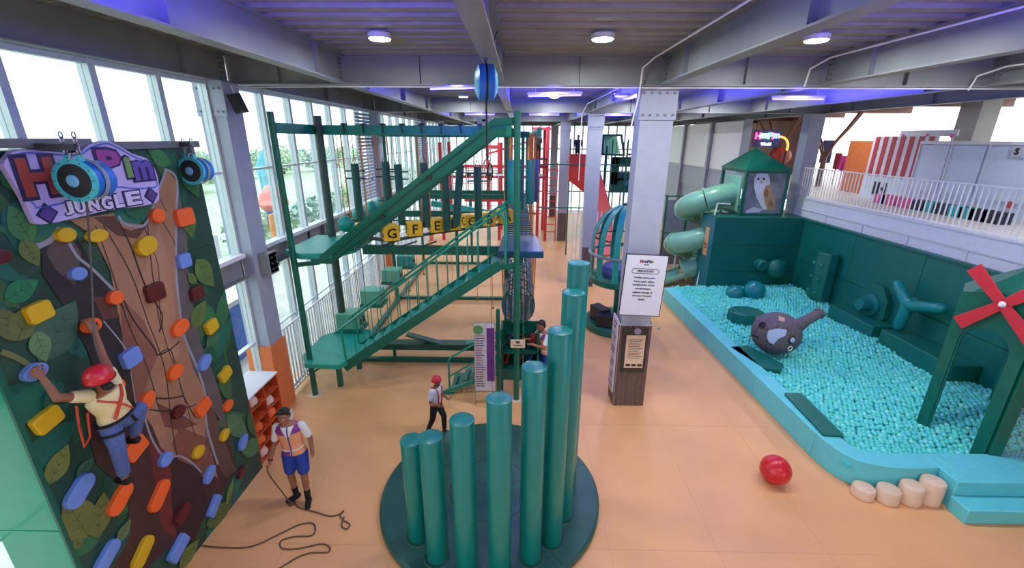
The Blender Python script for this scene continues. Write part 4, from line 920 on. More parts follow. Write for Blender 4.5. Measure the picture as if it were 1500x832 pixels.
# ================================================================ BALL PIT
op = [(973, 421), (1195, 634), (1220, 654), (1248, 670), (1276, 679), (1318, 685), (1377, 685)]
O_ = [np.array(at(*p, Z=.5))[:2] for p in op]
O_ = [np.array(p) for p in smoothp(O_[1:], 3)]; O_ = [np.array(at(973, 421, Z=.5))[:2]]+O_
O_.append(np.array((8.9, O_[-1][1]+.02)))
T_ = []
for i in range(len(O_)):
    d = unit(O_[min(i+1, len(O_)-1)]-O_[max(i-1, 0)]); T_.append(np.array((-d[1], d[0])))
I_ = [o+t*.34 for o, t in zip(O_, T_)]
fw = thing('ball_pit_wall', 'low aqua foam wall curving round the ball pit', 'ball pit wall', (5.3, 8, 0))
AQT = mat('aqua_foam_top', (96, 196, 218), .5, var=.04)
def wallseg(i0, i1):
    vs = []; 
    for i in range(i0, i1+1):
        for p in (O_[i], I_[i]): vs += [(p[0], p[1], 0), (p[0], p[1], .5)]
    n = i1-i0+1; fs = []
    for k in range(n-1):
        a = 4*k; b = a+4; fs += [(a, a+1, b+1, b), (a+1, a+3, b+3, b+1), (a+3, a+2, b+2, b+3), (a+2, a, b, b+2)]
    fs += [(0, 2, 3, 1), (4*n-4, 4*n-3, 4*n-1, 4*n-2)]
    mb = MB(); mb.add(vs, fs); mb.build('wall_pad', AQUA, fw, smooth=True, bevel=.015)
L0 = O_[0]; d0 = O_[1]-O_[0]
O2 = [L0+d0*k/4 for k in range(4)]; I2 = [I_[0]+(I_[1]-I_[0])*k/4 for k in range(4)]
O_ = O2+O_[1:]; I_ = I2+I_[1:]
for k in range(4): wallseg(k, k+1)
wallseg(4, len(O_)-2); wallseg(len(O_)-2, len(O_)-1)
# steps
s0, s1 = np.array(at(1377, 685, Z=.5)), np.array(at(1405, 706, Z=.5)); t0, t1 = np.array(at(1399, 727, Z=.25)), np.array(at(1420, 748, Z=.25))
stp = thing('foam_steps', 'two aqua foam steps at the corner of the ball pit', 'steps', (7.8, 5.3, 0))
mb = MB(); mb.box(s0[0], 9.2, s1[1], s0[1]+.02, 0, .5); mb.build('step', AQUA, stp, bevel=.015)
mb = MB(); mb.box(s0[0]-.04, 9.2, t1[1], s1[1]-.002, 0, .25); mb.build('step', AQUA, stp, bevel=.015)
for k in range(14):
    x = s0[0]+.1+k*.17; mb = MB(); mb.bar((x, s0[1]+.02, .501), (x-.03, s0[1]+.3, .501), .006, .003); mb.build('crease', AQT, fw if k % 2 else stp, smooth=False)
# stumps
for i, (px, py, ptx, pty) in enumerate(((1272, 735, 0, 0), (1308, 742, 0, 0), (1341, 743, 0, 0), (1369, 743, 0, 0))):
    q = at(px, py, Z=0); h = (.17, .23, .31, .40)[i]; q = (q[0], q[1]+.14, 0)
    t = thing('stepping_stump', ['lowest cream foam stump at the left of the row', 'second lowest cream foam stump', 'second tallest cream foam stump', 'tallest cream foam stump against the aqua steps'][i], 'foam stump', q, 'cream foam stumps beside the pit')
    mb = MB(); mb.lathe([(0, 0), (.148, 0), (.158, .01), (.158, h-.03), (.145, h-.006), (.13, h), (0, h)], q, 28); mb.build('stump', CREAM, t)
# red ball
q = at(1136, 688, Z=.235); t = thing('red_ball', 'shiny red vinyl ball lying on the orange floor', 'ball', (q[0], q[1], 0))
mb = MB(); mb.ball(q, .235, n=36, k=24); mb.build('ball', RED, t)
for a in range(3):
    th = a*PI/3+.3; u = np.array((math.cos(th), math.sin(th), .0)); v_ = unit(np.cross(u, (.5, .3, .8)))
    mb = MB(); mb.tube([np.array(q)+.2345*(math.cos(s_)*u+math.sin(s_)*v_) for s_ in np.linspace(0, 2*PI, 49)[:-1]], .003, 4, closed=True); mb.build('seam', RED, t)
mb = MB(); mb.ball(np.array(q)+unit((-.3, -.6, .7))*.233, .012, n=8, k=6); mb.build('valve', DARK, t)
# padded walls
PX, PY = 9.78, 15.0
pw = thing('pit_back_wall', 'dark teal padded wall panels closing the far and right sides of the ball pit', 'padded wall', (9.2, 12, 0))
q0 = at(1042, 322, Y=PY); XL = at(1040, 380, Y=PY)[0]; ZT2 = 2.84
for z0, z1 in ((0, .95), (.96, 1.9), (1.91, ZT2)):
    mb = MB(); mb.box(XL, PX, PY, PY+.3, z0, z1); mb.build('panel', TEALD, pw, smooth=False, bevel=.012)
mb = MB(); mb.box(XL-.02, XL, PY-.01, PY+1.1, 0, ZT2); mb.box(XL, XL+.1, PY+.3, PY+1.1, 0, ZT2); mb.build('end_panel', mat('pad_end_teal', (4, 110, 122), .4), pw, smooth=False)
mb = MB(); mb.box(XL, PX+.2, PY+.0, PY+1.1, ZT2, ZT2+.04); mb.build('top_cap', TEALD, pw, smooth=False)
for (a, b) in ((12.6, 15.0), (10.3, 12.59), (8.0, 10.29), (5.0, 7.99)):
    for z0, z1 in ((0, 1.42), (1.43, ZT2)):
        mb = MB(); mb.box(PX, PX+.15, a, b, z0, z1); mb.build('panel', TEALD, pw, smooth=False, bevel=.012)
mb = MB(); mb.box(PX-.06, PX+.1, 5.0, 15.0, ZT2-.02, ZT2+.03); mb.build('top_cap', TEALD, pw, smooth=False)
# wood notice on the end panel
wn = thing('wood_notice', 'tall light wood notice strip on the end of the pit back wall', 'notice', (XL, PY+.3, .9))
mb = MB(); mb.box(XL-.04, XL-.02, PY+.3, PY+.62, 1.45, 2.45); mb.build('strip', mat('light_wood', (206, 160, 116), .5, var=.15), wn, smooth=False)
mb = MB(); mb.box(XL-.045, XL-.04, PY+.36, PY+.56, 1.7, 1.75); mb.box(XL-.045, XL-.04, PY+.34, PY+.58, 1.8, 1.88); mb.build('print', mat('notice_red', (130, 60, 44), .5), wn, smooth=False)
# padded features on the walls
def feature(name, label, cat, loc): return thing(name, label, cat, loc)
t = feature('padded_post', 'tall padded hexagonal block with button dimples on the right pit wall', 'padded block', (9.5, 13.3, .6))
mb = MB(); hx = [(.26*math.cos(PI/3*k), .44*math.sin(PI/3*k)) for k in range(6)]; mb.prism(hx, lambda u, v, d: (9.56+u, 13.3+v, d), .62, 2.12); mb.build('block', TEALD, t, smooth=False, bevel=.03)
for z in (.85, 1.3, 1.75):
    for y in (13.12, 13.45): mb = MB(); mb.lathe([(0, 0), (.05, 0), (.035, .03), (0, .03)], (9.33, y, z), 12, (-1, 0, 0)); mb.build('button', TEALP, t)
t = feature('octagon_knob', 'octagonal teal pad with a stub cylinder on the right pit wall', 'padded block', (9.6, 11.4, .5))
oc = [(.52*math.cos(PI/8+PI/4*k), .62*math.sin(PI/8+PI/4*k)) for k in range(8)]
mb = MB(); mb.prism(oc, lambda u, v, d: (9.70+d, 11.3+u, 1.15+v), -.06, .07); mb.build('pad', TEALD, t, smooth=False, bevel=.015)
mb = MB(); mb.lathe([(0, 0), (.3, 0), (.3, .05), (.17, .08), (.17, .32), (.15, .35), (0, .35)], (9.64, 11.3, 1.15), 28, (-1, 0, 0)); mb.build('stub', mat('stub_teal', (8, 112, 112), .35), t)
t = feature('three_arm_fan', 'three-armed teal padded propeller on the right pit wall', 'propeller', (9.5, 9.9, 1.0))
c = np.array(at(1330, 447, X=9.45)); FT = mat('fan_teal', (6, 130, 130), .35)
for e in (at(1316, 417, X=9.45), at(1378, 452, X=9.45), at(1316, 478, X=9.45)):
    mb = MB(); mb.capsule(c, np.array(e), .14, .12, 14); mb.build('arm', FT, t)
mb = MB(); mb.lathe([(0, 0), (.2, 0), (.17, .16), (.08, .22), (0, .22)], (9.55, c[1], c[2]), 20, (-1, 0, 0)); mb.lathe([(0, 0), (.1, 0), (.1, .3), (0, .3)], (9.8, c[1], c[2]), 12, (-1, 0, 0)); mb.build('hub', FT, t)
t = feature('round_lump', 'dim teal padded lump at the back corner of the pit', 'padded block', (8.9, 14.6, .7))
mb = MB(); mb.ball((9.0, 14.75, 1.15), .35, 1, .7, 1, 20, 12); mb.build('pad', TEALD, t)
t = feature('knob_pad', 'small teal padded cylinder on the pit back wall', 'padded block', (8.5, 14.8, 1.0))
mb = MB(); mb.lathe([(0, 0), (.2, 0), (.2, .25), (.16, .3), (0, .3)], (8.5, 15, 1.25), 20, (0, -1, 0)); mb.build('pad', mat('knob_teal', (10, 106, 104), .4), t)
for (ya, yb, z, lb) in ((10.45, 12.1, .86, 'farther dark teal bench pad along the right pit wall'), (8.3, 10.2, .92, 'nearer dark teal bench pad along the right pit wall')):
    t = feature('bench_pad', lb, 'bench pad', (9.4, (ya+yb)/2, 0))
    mb = MB(); mb.box(9.12, 9.77, ya, yb, .0, z); mb.build('pad', TEALD, t, smooth=False, bevel=.03)
for (px, py, z, r, lb) in ((1105, 426, .62, .34, 'larger teal half dome by the pit back wall'), (1077, 430, .45, .3, 'smaller teal half dome left of the larger dome')):
    q = at(px, py, Z=z); t = feature('teal_dome', lb, 'dome', (q[0], q[1], 0)); mb = MB(); mb.ball(q, r, n=28, k=16); mb.build('dome', mat('dome_teal', (6, 124, 132), .3), t)
t = feature('tilted_block', 'dark teal faceted block half sunk in balls behind the elephant', 'foam block', (6.6, 11.6, .2))
q = np.array(at(1092, 463, Z=.55)); mb = MB(); hx = [(.5*math.cos(PI/4*k+.4), .42*math.sin(PI/4*k+.4)) for k in range(8)]; mb.prism(hx, lambda u, v, d: (q[0]+u, q[1]+v, d), .1, .72); mb.build('block', TEALD, t, smooth=False, bevel=.03)
t = feature('sunken_pad', 'dark teal flat pad sunk by the foam wall below the elephant', 'foam block', (6, 9.4, .2))
q = np.array(at(1110, 522, Z=.5)); mb = MB(); mb.prism([(-.45, .5), (.05, .62), (.42, -.35), (.2, -.62), (-.2, -.5)], lambda u, v, d: (q[0]+u, q[1]+v, d), .1, .50); mb.build('block', TEALD, t, smooth=False, bevel=.02)
t = feature('long_pad', 'long dark teal pad against the inside of the aqua wall', 'foam block', (6, 7.2, .2))
a = np.array(at(1162, 575, Z=.56)); b = np.array(at(1222, 636, Z=.56)); mb = MB(); mb.bar(a-(0, 0, .2), b-(0, 0, .2), .34, .4); mb.build('block', TEALD, t, smooth=False, bevel=.02)
mb = MB(); d = unit(b-a); mb.bar(b-(0, 0, .26), b+d*.3-(0, 0, .26), .28, .3); mb.build('block_end', TEALD, t, smooth=False, bevel=.02)
# the elephant
SKIN = mat('elephant_grey', (96, 88, 98), .7, var=.22, scale=14, bump=.4, bscale=40)
q = np.array(at(1137, 488, Z=.90)); el = thing('elephant_head', 'grey cartoon elephant head with raised trunk among the balls', 'elephant figure', (q[0], q[1], .4))
ax = unit(np.array((.9, -.38, .0))); sd = np.array((ax[1], -ax[0], 0)); upv = np.array((0, 0, 1.))
Rm = np.array([ax, sd, upv]).T
mb = MB(); mb.ball(q, .55, 1.0, .86, .96, 36, 24, R=Rm); mb.build('head', SKIN, el)
fc = lambda a, b, c_: q+ax*.55*a+sd*.473*b+upv*.528*c_
def on(a, b, c_, k=1.0):
    v = np.array((a, b, c_)); v = v/np.linalg.norm(v)*k; return fc(*v)
mb = MB(); mb.tube([on(.75, .1, .55, .8), on(.9, .1, .75, 1.05), q+ax*.62+upv*.42+(0, .1, 0), q+ax*.92+upv*.58+(0, .25, 0)], [.17, .15, .12, .11], 20)
mb.tube([q+ax*.90+upv*.57+(0, .24, 0), q+ax*.97+upv*.61+(0, .28, 0)], [.13, .13], 20); mb.build('trunk', SKIN, el)
def patch(path, m, k=1.015, name='patch', mbx=None):
    mb = MB(); c_ = np.mean(np.array(path), 0); vs = [on(*c_, k=k+.02)]+[on(*p, k=k) for p in path]; n = len(path)
    mb.add(vs, [(0, 1+(i+1) % n, 1+i) for i in range(n)]+[(0, 1+i, 1+(i+1) % n) for i in range(0)]); return mb.build(name, m, el)
EARB = mat('ear_pale_blue', (168, 190, 222), .5, var=.03); EDK = mat('ear_dark', (64, 60, 74), .7, var=.15)
def earpath(s_): return [(x*s_+ox, 1, z*s_+oz) for (x, z) in ((-.5, .45), (-.1, .62), (.28, .62), (.22, .3), (-.02, .1), (-.16, -.22), (-.36, -.15), (-.5, .1)) for ox, oz in ((.0, .0),)]
patch([(x*1.35-.02, 1, z*1.35-.03) for x, _, z in earpath(1)], EDK, 1.012, 'ear_rim'); patch(earpath(1), EARB, 1.03, 'ear')
e = on(.55, 1, .12, 1.0); nrm = unit(e-q)
for r, m_, k in ((.10, BLACK, .01), (.065, EARB, .03), (.0, BLACK, .0)):
    if r: mb = MB(); mb.lathe([(0, 0), (r, 0), (r*.8, .02), (0, .025)], e+nrm*k, 18, nrm); mb.build('eye', m_, el)
e = on(.62, 1, -.42); nrm = unit(e-q); mb = MB(); mb.tube([e+nrm*.01+.06*(math.cos(a)*np.cross(nrm, upv)+math.sin(a)*upv) for a in np.linspace(0, 2*PI, 17)[:-1]], .012, 6, closed=True); mb.build('ring', WHITE, el)
for a_, b_1, c_ in ((-.75, .35, .55),):
    e = on(a_, b_1+.3, c_); nrm = unit(e-q); mb = MB(); mb.tube([e+.07*(math.cos(a)*unit(np.cross(nrm, upv))+math.sin(a)*unit(np.cross(nrm, np.cross(nrm, upv)))) for a in np.linspace(0, 2*PI, 17)[:-1]], .022, 8, closed=True); mb.lathe([(0, 0), (.06, 0), (0, .015)], e, 14, nrm); mb.build('nozzle', BLACK, el)
mb = MB(); mb.tube([on(-1, y, z, 1.0) for y, z in ((-.5, .5), (-.1, .75), (.3, .7), (.5, .4), (.4, .1))], .05, 10); mb.build('rim_fold', SKIN, el)
mb = MB(); mb.tube([on(-1, y, -.15, 1.01) for y in (.3, .6, .9)], .02, 8); mb.build('mouth_slot', BLACK, el)
patch([(-.1, .35, 1), (.15, .4, 1), (.15, .75, 1), (-.12, .7, 1)], mat('tag_tan', (196, 160, 130), .6), 1.02, 'label_tag')
# balls -----------------------------------------------------------------
PG = [tuple(p) for p in I_]+[(PX, I_[-1][1]), (PX, PY), (I_[0][0], PY)]
I_d = None
def inside(x, y):
    if x > PX-.08 or y > PY-.08 or y < 5.9: return False
    c_ = False; n = len(PG)
    for i in range(n):
        (x1, y1), (x2, y2) = PG[i], PG[i-1]
        if (y1 > y) != (y2 > y) and x < (x2-x1)*(y-y1)/(y2-y1)+x1: c_ = not c_
    if not c_: return False
    return all(math.hypot(x-a[0], y-a[1]) > .06 for a in I_[4:])
    for i in range(len(I_)-1):
        a, b = I_[i], I_[i+1]
        if min(a[1], b[1])-.01 <= y <= max(a[1], b[1])+.01 and abs(a[1]-b[1]) > 1e-4:
            t = (y-a[1])/(b[1]-a[1]); xx = a[0]+(b[0]-a[0])*t
            if x < xx+.07: return False
    for i in range(4, len(I_)):
        if np.hypot(x-I_[i][0], y-I_[i][1]) < .08: return False
    return True
def hgt(x, y):
    h = .36+.06*math.sin(x*1.3+.5)*math.cos(y*.9)+.05*math.sin(y*1.7+x)
    h += .34*math.exp(-((x-8.7)/1.0)**2-((y-7.6)/1.1)**2)*.5 + .14*max(0, (x-7.6)/2.1)+.12*math.exp(-((x-8.0)/.8)**2-((y-13.2)/1.3)**2)
    h -= .10*math.exp(-((x-6.0)/.3)**2-((y-9.3)/.6)**2)
    return h
bd = .092; pts = []; rows = int((PY-5.9)/(bd*.84)); 
for j in range(rows):
    y = 5.95+j*bd*.84
    for i in range(int(4.9/(bd*.97))):
        x = 5.2+(i+.5*(j % 2))*bd*.97+rng.uniform(-.016, .016); yy = y+rng.uniform(-.016, .016)
        if inside(x, yy): pts.append((x, yy, hgt(x, yy)+rng.uniform(-.018, .028)))
pts = np.array(pts)
t = np.linalg.norm(pts-CAM, axis=1)
scr = []
for p in pts:
    c_ = AX@(p-CAM); scr.append((c_[0]/c_[2]*FPX+750, c_[1]/c_[2]*FPX+416))
scr = np.array(scr); vis = (scr[:, 0] < 1495) & (scr[:, 1] < 830)
order = np.argsort(t+np.where(vis, 0, 100)); near = order[:300]; rest = order[300:]
def icos(sub):
    import bmesh
    bm = bmesh.new(); bmesh.ops.create_icosphere(bm, subdivisions=sub, radius=bd/2*1.05); v = np.array([q.co[:] for q in bm.verts]); f = np.array([[q.index for q in g.verts] for g in bm.faces]); bm.free(); return v, f
v, f = icos(3); me = bpy.data.meshes.new('pit_ball'); me.from_pydata(v.tolist(), [], f.tolist()); me.materials.append(BALLM); me.polygons.foreach_set('use_smooth', [True]*len(f))
me2 = me.copy(); me2.materials.clear(); me2.materials.append(BALLM2)
for k, i in enumerate(near):
    ob = bpy.data.objects.new('pit_ball', me2 if k % 7 == 0 else me); COL.objects.link(ob); ob.location = pts[i]; tag(ob, 'aqua plastic ball in the near part of the ball pit', 'ball', 'loose balls in the near part of the ball pit')
v, f = icos(2)
def ballmass(idx, m):
    n = len(idx); V = (pts[idx][:, None, :]+v[None]).reshape(-1, 3); F_ = (f[None]+(np.arange(n)*len(v))[:, None, None]).reshape(-1, 3)
    me = bpy.data.meshes.new('pit_balls'); me.vertices.add(len(V)); me.vertices.foreach_set('co', V.ravel().astype('f'))
    me.loops.add(F_.size); me.loops.foreach_set('vertex_index', F_.ravel().astype('i')); me.polygons.add(len(F_)); me.polygons.foreach_set('loop_start', np.arange(0, F_.size, 3, dtype='i'))
    me.polygons.foreach_set('use_smooth', np.ones(len(F_), bool)); 
    mi = np.repeat((rng.random(n) < .15).astype('i'), len(f)); me.materials.append(BALLM); me.materials.append(BALLM2); me.polygons.foreach_set('material_index', mi)
    me.update(calc_edges=True); me.validate()
    ob = bpy.data.objects.new('pit_balls', me); COL.objects.link(ob); tag(ob, 'mass of aqua plastic balls filling the rest of the pit', 'balls', None, 'stuff')
ballmass(rest, BALLM)
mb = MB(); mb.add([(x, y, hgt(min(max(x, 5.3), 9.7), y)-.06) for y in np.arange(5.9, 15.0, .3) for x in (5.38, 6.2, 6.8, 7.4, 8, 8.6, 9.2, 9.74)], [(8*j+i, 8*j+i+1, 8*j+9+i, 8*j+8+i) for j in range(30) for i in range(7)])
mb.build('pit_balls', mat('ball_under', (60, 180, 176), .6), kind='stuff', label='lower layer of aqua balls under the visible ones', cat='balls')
t = thing('stray_ball', 'single stray pale aqua ball on the orange floor beside the pit', 'ball', tuple(at(965, 482, Z=0))); mb = MB(); mb.ball(np.array(at(965, 482, Z=0))+(0, 0, .04), .04, n=14, k=8); mb.build('ball', BALLM2, t)
# ================================================================ WINDMILL BOOTH
wm = thing('windmill_booth', 'teal arched windmill booth with netting standing in the ball pit', 'play booth', (8.2, 6.7, .2))
P0 = np.array(at(1345, 616, Z=.42)); P1 = np.array(at(1440, 668, Z=.42)); P0[2] = P1[2] = 0.1
Uv = unit(P1-P0); sw = np.linalg.norm(P1-P0)*1.02; Nv = np.array((Uv[1], -Uv[0], 0)); Nv = Nv if Nv@(CAM-P0) > 0 else -Nv
ztl = at(1404, 433, X=P0[0])[2]
def facet(P0, Uv, sw, net=True, arch=True, zt=ztl, drop=0):
    Nn = np.array((Uv[1], -Uv[0], 0)); fn = lambda u, v, d: P0+Uv*u+np.array((0, 0, v))+Nn*d
    lg = .17; H0 = zt-.5; r = sw/2-lg
    mb = MB(); mb.prism([(0, 0), (lg, 0), (lg, H0-r*.9), (0, H0-r*.9)], fn, -.05, .05); mb.build('leg', TEAL, wm, smooth=False, bevel=.008)
    mb = MB(); mb.prism([(sw-lg, 0), (sw, 0), (sw, H0-r*.9), (sw-lg, H0-r*.9)], fn, -.05, .05); mb.build('leg', TEAL, wm, smooth=False, bevel=.008)
    arc = [(sw/2-r*math.cos(a), H0-r*.9+r*1.0*math.sin(a)) for a in np.linspace(0, PI, 13)]
    mb = MB(); top = [(sw, H0-r*.9), (sw, zt), (sw*.5, zt+.16), (0, zt), (0, H0-r*.9)]
    left = [(0, H0-r*.9)]+[(0, zt), (sw/2, zt+.16)]; half = arc[:7]
    mb.prism([(0, H0-r*.9), (0, zt), (sw/2, zt+.16)]+[arc[6]]+arc[5::-1], fn, -.05, .05); mb.prism([arc[12]]+[arc[k] for k in range(11, 5, -1)]+[(sw/2, zt+.16), (sw, zt), (sw, H0-r*.9)], fn, -.05, .05)
    mb.build('arch_panel', TEAL, wm, smooth=False)
    mb = MB(); mb.tube([fn(u, v, 0) for u, v in [(lg, .3)]+arc+[(sw-lg, .3)]], .022, 6); mb.build('arch_trim', TEALD, wm)
    if net:
        mb = MB(); st = .055
        for k in range(int((sw-2*lg)/st)+1):
            u = lg+k*st; zz = H0-r*.9+math.sqrt(max(0, r*r-(u-sw/2)**2)); mb.bar(fn(u, .3, 0), fn(u, zz, 0), .006, .006)
        for k in range(int((H0-.3)/st)+1):
            z = .3+k*st; dz = z-(H0-r*.9); hw = r if dz < 0 else math.sqrt(max(0, r*r-dz*dz))
            if hw > .05: mb.bar(fn(sw/2-hw, z, 0), fn(sw/2+hw, z, 0), .006, .006)
        mb.build('net', mat('net_grey', (176, 176, 160), .7), wm, smooth=False)['kind'] = 'stuff'
        mb = MB(); mb.tube([fn(lg, 1.35, 0), fn(sw-lg, 1.35, 0)], .03, 8); mb.build('crossbar', BLACK, wm)
rot = lambda v, a: np.array((v[0]*math.cos(a)-v[1]*math.sin(a), v[0]*math.sin(a)+v[1]*math.cos(a), 0))
facet(P0, Uv, sw, net=False)
Q = P0+Uv*sw; U2 = rot(Uv, PI/3); facet(Q, U2, sw)
Q2 = Q+U2*sw; U3 = rot(Uv, 2*PI/3); facet(Q2, U3, sw)
Q3 = Q2+U3*sw; U4 = -Uv; facet(Q3, U4, sw)
mb = MB()
cen = P0+Uv*sw/2-Nv*sw*.866; hexp = [P0, Q, Q2, Q3, Q3-Uv*sw, P0+rot(Uv, 2*PI/3)*sw]
hexp = [P0, Q, Q2, Q3, Q3+rot(Uv, PI+PI/3)*0+(-Uv)*sw, P0+rot(Uv, 2*PI/3)*sw]
apex = np.array((cen[0], cen[1], ztl+.75))
mb.add([(p[0], p[1], ztl+.02) for p in hexp]+[tuple(apex)], [(i, (i+1) % 6, 6) for i in range(6)]); mb.build('roof', TEAL, wm, smooth=False)
# blades
RB = mat('blade_red', (196, 44, 58), .45, var=.04)
bc = np.array(at(1470, 446, X=P0[0]+.3)); bcu = (bc-P0)@Uv; 
pl = P0+Uv*sw*.5; 
r_ = AX.T@np.array([(1469-750)/FPX, (446-416)/FPX, 1.0]); tt = ((pl+Nv*.12-CAM)@Nv)/(r_@Nv); bc = CAM+r_*tt
bl_ = wm
for a in (2.4, 2.4+PI/2, 2.4+PI, 2.4-PI/2):
    d = Uv*math.cos(a)+np.array((0, 0, 1))*math.sin(a); e_ = -Uv*math.sin(a)+np.array((0, 0, 1))*math.cos(a)
    mb = MB(); f_ = lambda u, v, dd: bc+d*u+e_*v+Nv*dd; mb.prism([(.02, -.07), (.68, -.11), (.68, .11), (.02, .07)], f_, -.015, .015); blade_ = mb.build('blade', RB, bl_, smooth=False, bevel=.006)
mb = MB(); mb.lathe([(0, 0), (.05, 0), (.03, .04), (0, .04)], bc+Nv*.015, 14, Nv); mb.lathe([(0, -.1), (.04, -.1), (.04, 0), (0, 0)], bc, 12, Nv); mb.build('hub_bolt', WHITE, blade_)
# ================================================================ HUT + SLIDE
ht = thing('lookout_hut', 'green-roofed lookout hut above the pit back wall', 'play hut', (8.3, 16.3, 2.8))
hx0, hx1, hy0, hy1 = at(1090, 280, Y=15.4)[0], at(1150, 280, Y=15.4)[0], 15.4, 17.2
ze = at(1090, 249, Y=15.4)[2]; zb = at(1090, 314, Y=15.4)[2]
for x in (hx0, hx1):
    for y in (hy0, hy1): mb = MB(); mb.box(x-.05, x+.05, y-.05, y+.05, 0, ze); mb.build('post', TEAL, ht, smooth=False)
for z in (ze-.06, zb):
    mb = MB()
    for (a, b) in (((hx0, hy0), (hx1, hy0)), ((hx1, hy0), (hx1, hy1)), ((hx1, hy1), (hx0, hy1)), ((hx0, hy1), (hx0, hy0))): mb.bar((*a, z), (*b, z), .08, .1)
    mb.build('rail', TEAL, ht, smooth=False)
mb = MB(); mb.box(hx0, hx1, hy0, hy1, zb-.06, zb); mb.build('floor_panel', TEAL, ht, smooth=False)
o_ = .1; rx = [(hx0-o_, hy0-o_, ze), (hx1+o_, hy0-o_, ze), (hx1+o_, hy1+o_, ze), (hx0-o_, hy1+o_, ze)]; ap = ((hx0+hx1)/2-.1, (hy0+hy1)/2, ze+.72)
mb = MB(); mb.add(rx+[ap], [(0, 1, 4), (1, 2, 4), (2, 3, 4), (3, 0, 4), (3, 2, 1, 0)]); mb.build('roof', TEAL, ht, smooth=False)
PHOT = mat('photo_grey', (120, 126, 134), .5, var=.5, scale=2.5); mb = MB(); mb.box(hx0+.05, hx1-.05, hy0-.02, hy0+.0, zb+.05, ze-.1); mb.build('print_panel', PHOT, ht, smooth=False)
ow = lambda px, py, dd=0: np.array(at(px, py, Y=hy0-.03-dd))
def oshape(px, c, d): 
    mb = MB(); q_ = [ow(*p) for p in px]; mb.prism([(p[0], p[2]) for p in q_], lambda u, v, dd: (u, hy0-.021-d-dd, v), 0, .002); mb.build('owl_print', mat('owl_%d_%d' % c[:2], c, .6, var=.12, scale=30), ht, smooth=False)
oshape([(1105,262),(1110,254),(1117,250),(1124,253),(1128,262),(1128,272),(1134,284),(1136,298),(1135,308),(1118,307),(1114,300),(1108,288),(1105,275)], (216, 218, 226), 0)
oshape([(1128,270),(1134,284),(1136,298),(1135,308),(1124,308),(1120,296),(1118,280),(1122,272)], (176, 146, 108), .004)
oshape([(1122,274),(1126,280),(1124,290),(1119,286)], (150, 104, 60), .006); oshape([(1128,292),(1133,298),(1131,304),(1125,300)], (140, 112, 84), .006)
for ex in (1111, 1119):
    oshape([(ex-2, 262), (ex, 260), (ex+2, 262), (ex, 264.5)], (24, 26, 40), .008)
oshape([(1114, 266), (1116, 264), (1117, 267), (1115, 270)], (196, 150, 120), .008)
oshape([(1092,309),(1105,303),(1118,307),(1112,311),(1094,312)], (196, 200, 210), .002)
sl = thing('tube_slide', 'mint green spiral tube slide coming down beside the pit wall', 'slide', (7.0, 16.3, 0))
mb = MB(); mb.obox((hx0-.06, 16.15, zb+.68), (.03, 0, 0), (0, .6, 0), (0, 0, .62)); mb.build('mount_plate', MINT, sl, smooth=False, bevel=.05)
path = [(hx0-.05, 16.1, zb+.62), (hx0-.5, 15.98, zb+.58), (hx0-1.0, 16.0, zb+.42), (hx0-1.38, 16.35, zb+.2), (hx0-1.3, 17.0, zb-.05), (hx0-.7, 17.35, zb-.28), (hx0-.1, 17.1, zb-.5), (hx0-.05, 16.5, zb-.72), (hx0-.6, 16.15, zb-.9), (hx0-1.3, 16.05, zb-1.1), (hx0-1.72, 16.45, zb-1.3), (hx0-1.5, 17.05, zb-1.5), (hx0-.9, 17.2, zb-1.7), (hx0-.5, 16.8, zb-1.95), (hx0-.8, 16.35, zb-2.15), (hx0-1.35, 16.4, zb-2.35)]
pp = smoothp(path, 4); k = 0
segs = list(range(0, len(pp), 8))
for a in segs:
    b = min(a+8, len(pp)-1)
    if b-a < 2: break
    mb = MB(); mb.tube(pp[a:b+1], .40, 22, caps=False); ts_ = mb.build('tube_section', MINT, sl)
    d = unit(pp[min(b, len(pp)-1)]-pp[b-1]); mb = MB(); mb.lathe([(.38, -.04), (.45, -.035), (.45, .035), (.38, .04)], pp[b], 22, d); mb.build('flange', MINT, ts_)
ex = pp[-1]; mb = MB(); vs = []
N3 = 9; ep = smoothp([ex, (ex[0]-.35, ex[1]+.05, .42), (ex[0]-.7, ex[1]+.0, .3), (ex[0]-1.1, ex[1]-.1, .26)], 4)
rings = []
for p in ep:
    vs += [tuple(p+np.array((0, .42*math.cos(a), .32*math.sin(a)))) for a in np.linspace(PI, 2*PI, N3)]
mb.add(vs, [(i*N3+j, i*N3+j+1, (i+1)*N3+j+1, (i+1)*N3+j) for i in range(len(ep)-1) for j in range(N3-1)])
exo = mb.build('exit_chute', MINT, sl); so = exo.modifiers.new('thickness', 'SOLIDIFY'); so.thickness = .03
mb = MB(); mb.tube([p+(0, -.42, .02) for p in ep], .035, 8); mb.tube([p+(0, .42, .02) for p in ep], .035, 8); mb.build('lip', MINT, sl)
mb = MB(); mb.tube([(hx0-.75, 15.6, zb+.35), (hx0-1.05, 15.7, 0)], .03, 8); mb.tube([(hx0-1.5, 17, 0), (hx0-1.45, 17, 1.6)], .04, 8); mb.tube([(hx0-.75, 15.6, zb+.35), (hx0-.3, 15.6, zb+.32)], .025, 6); mb.build('support', WHITE, sl)
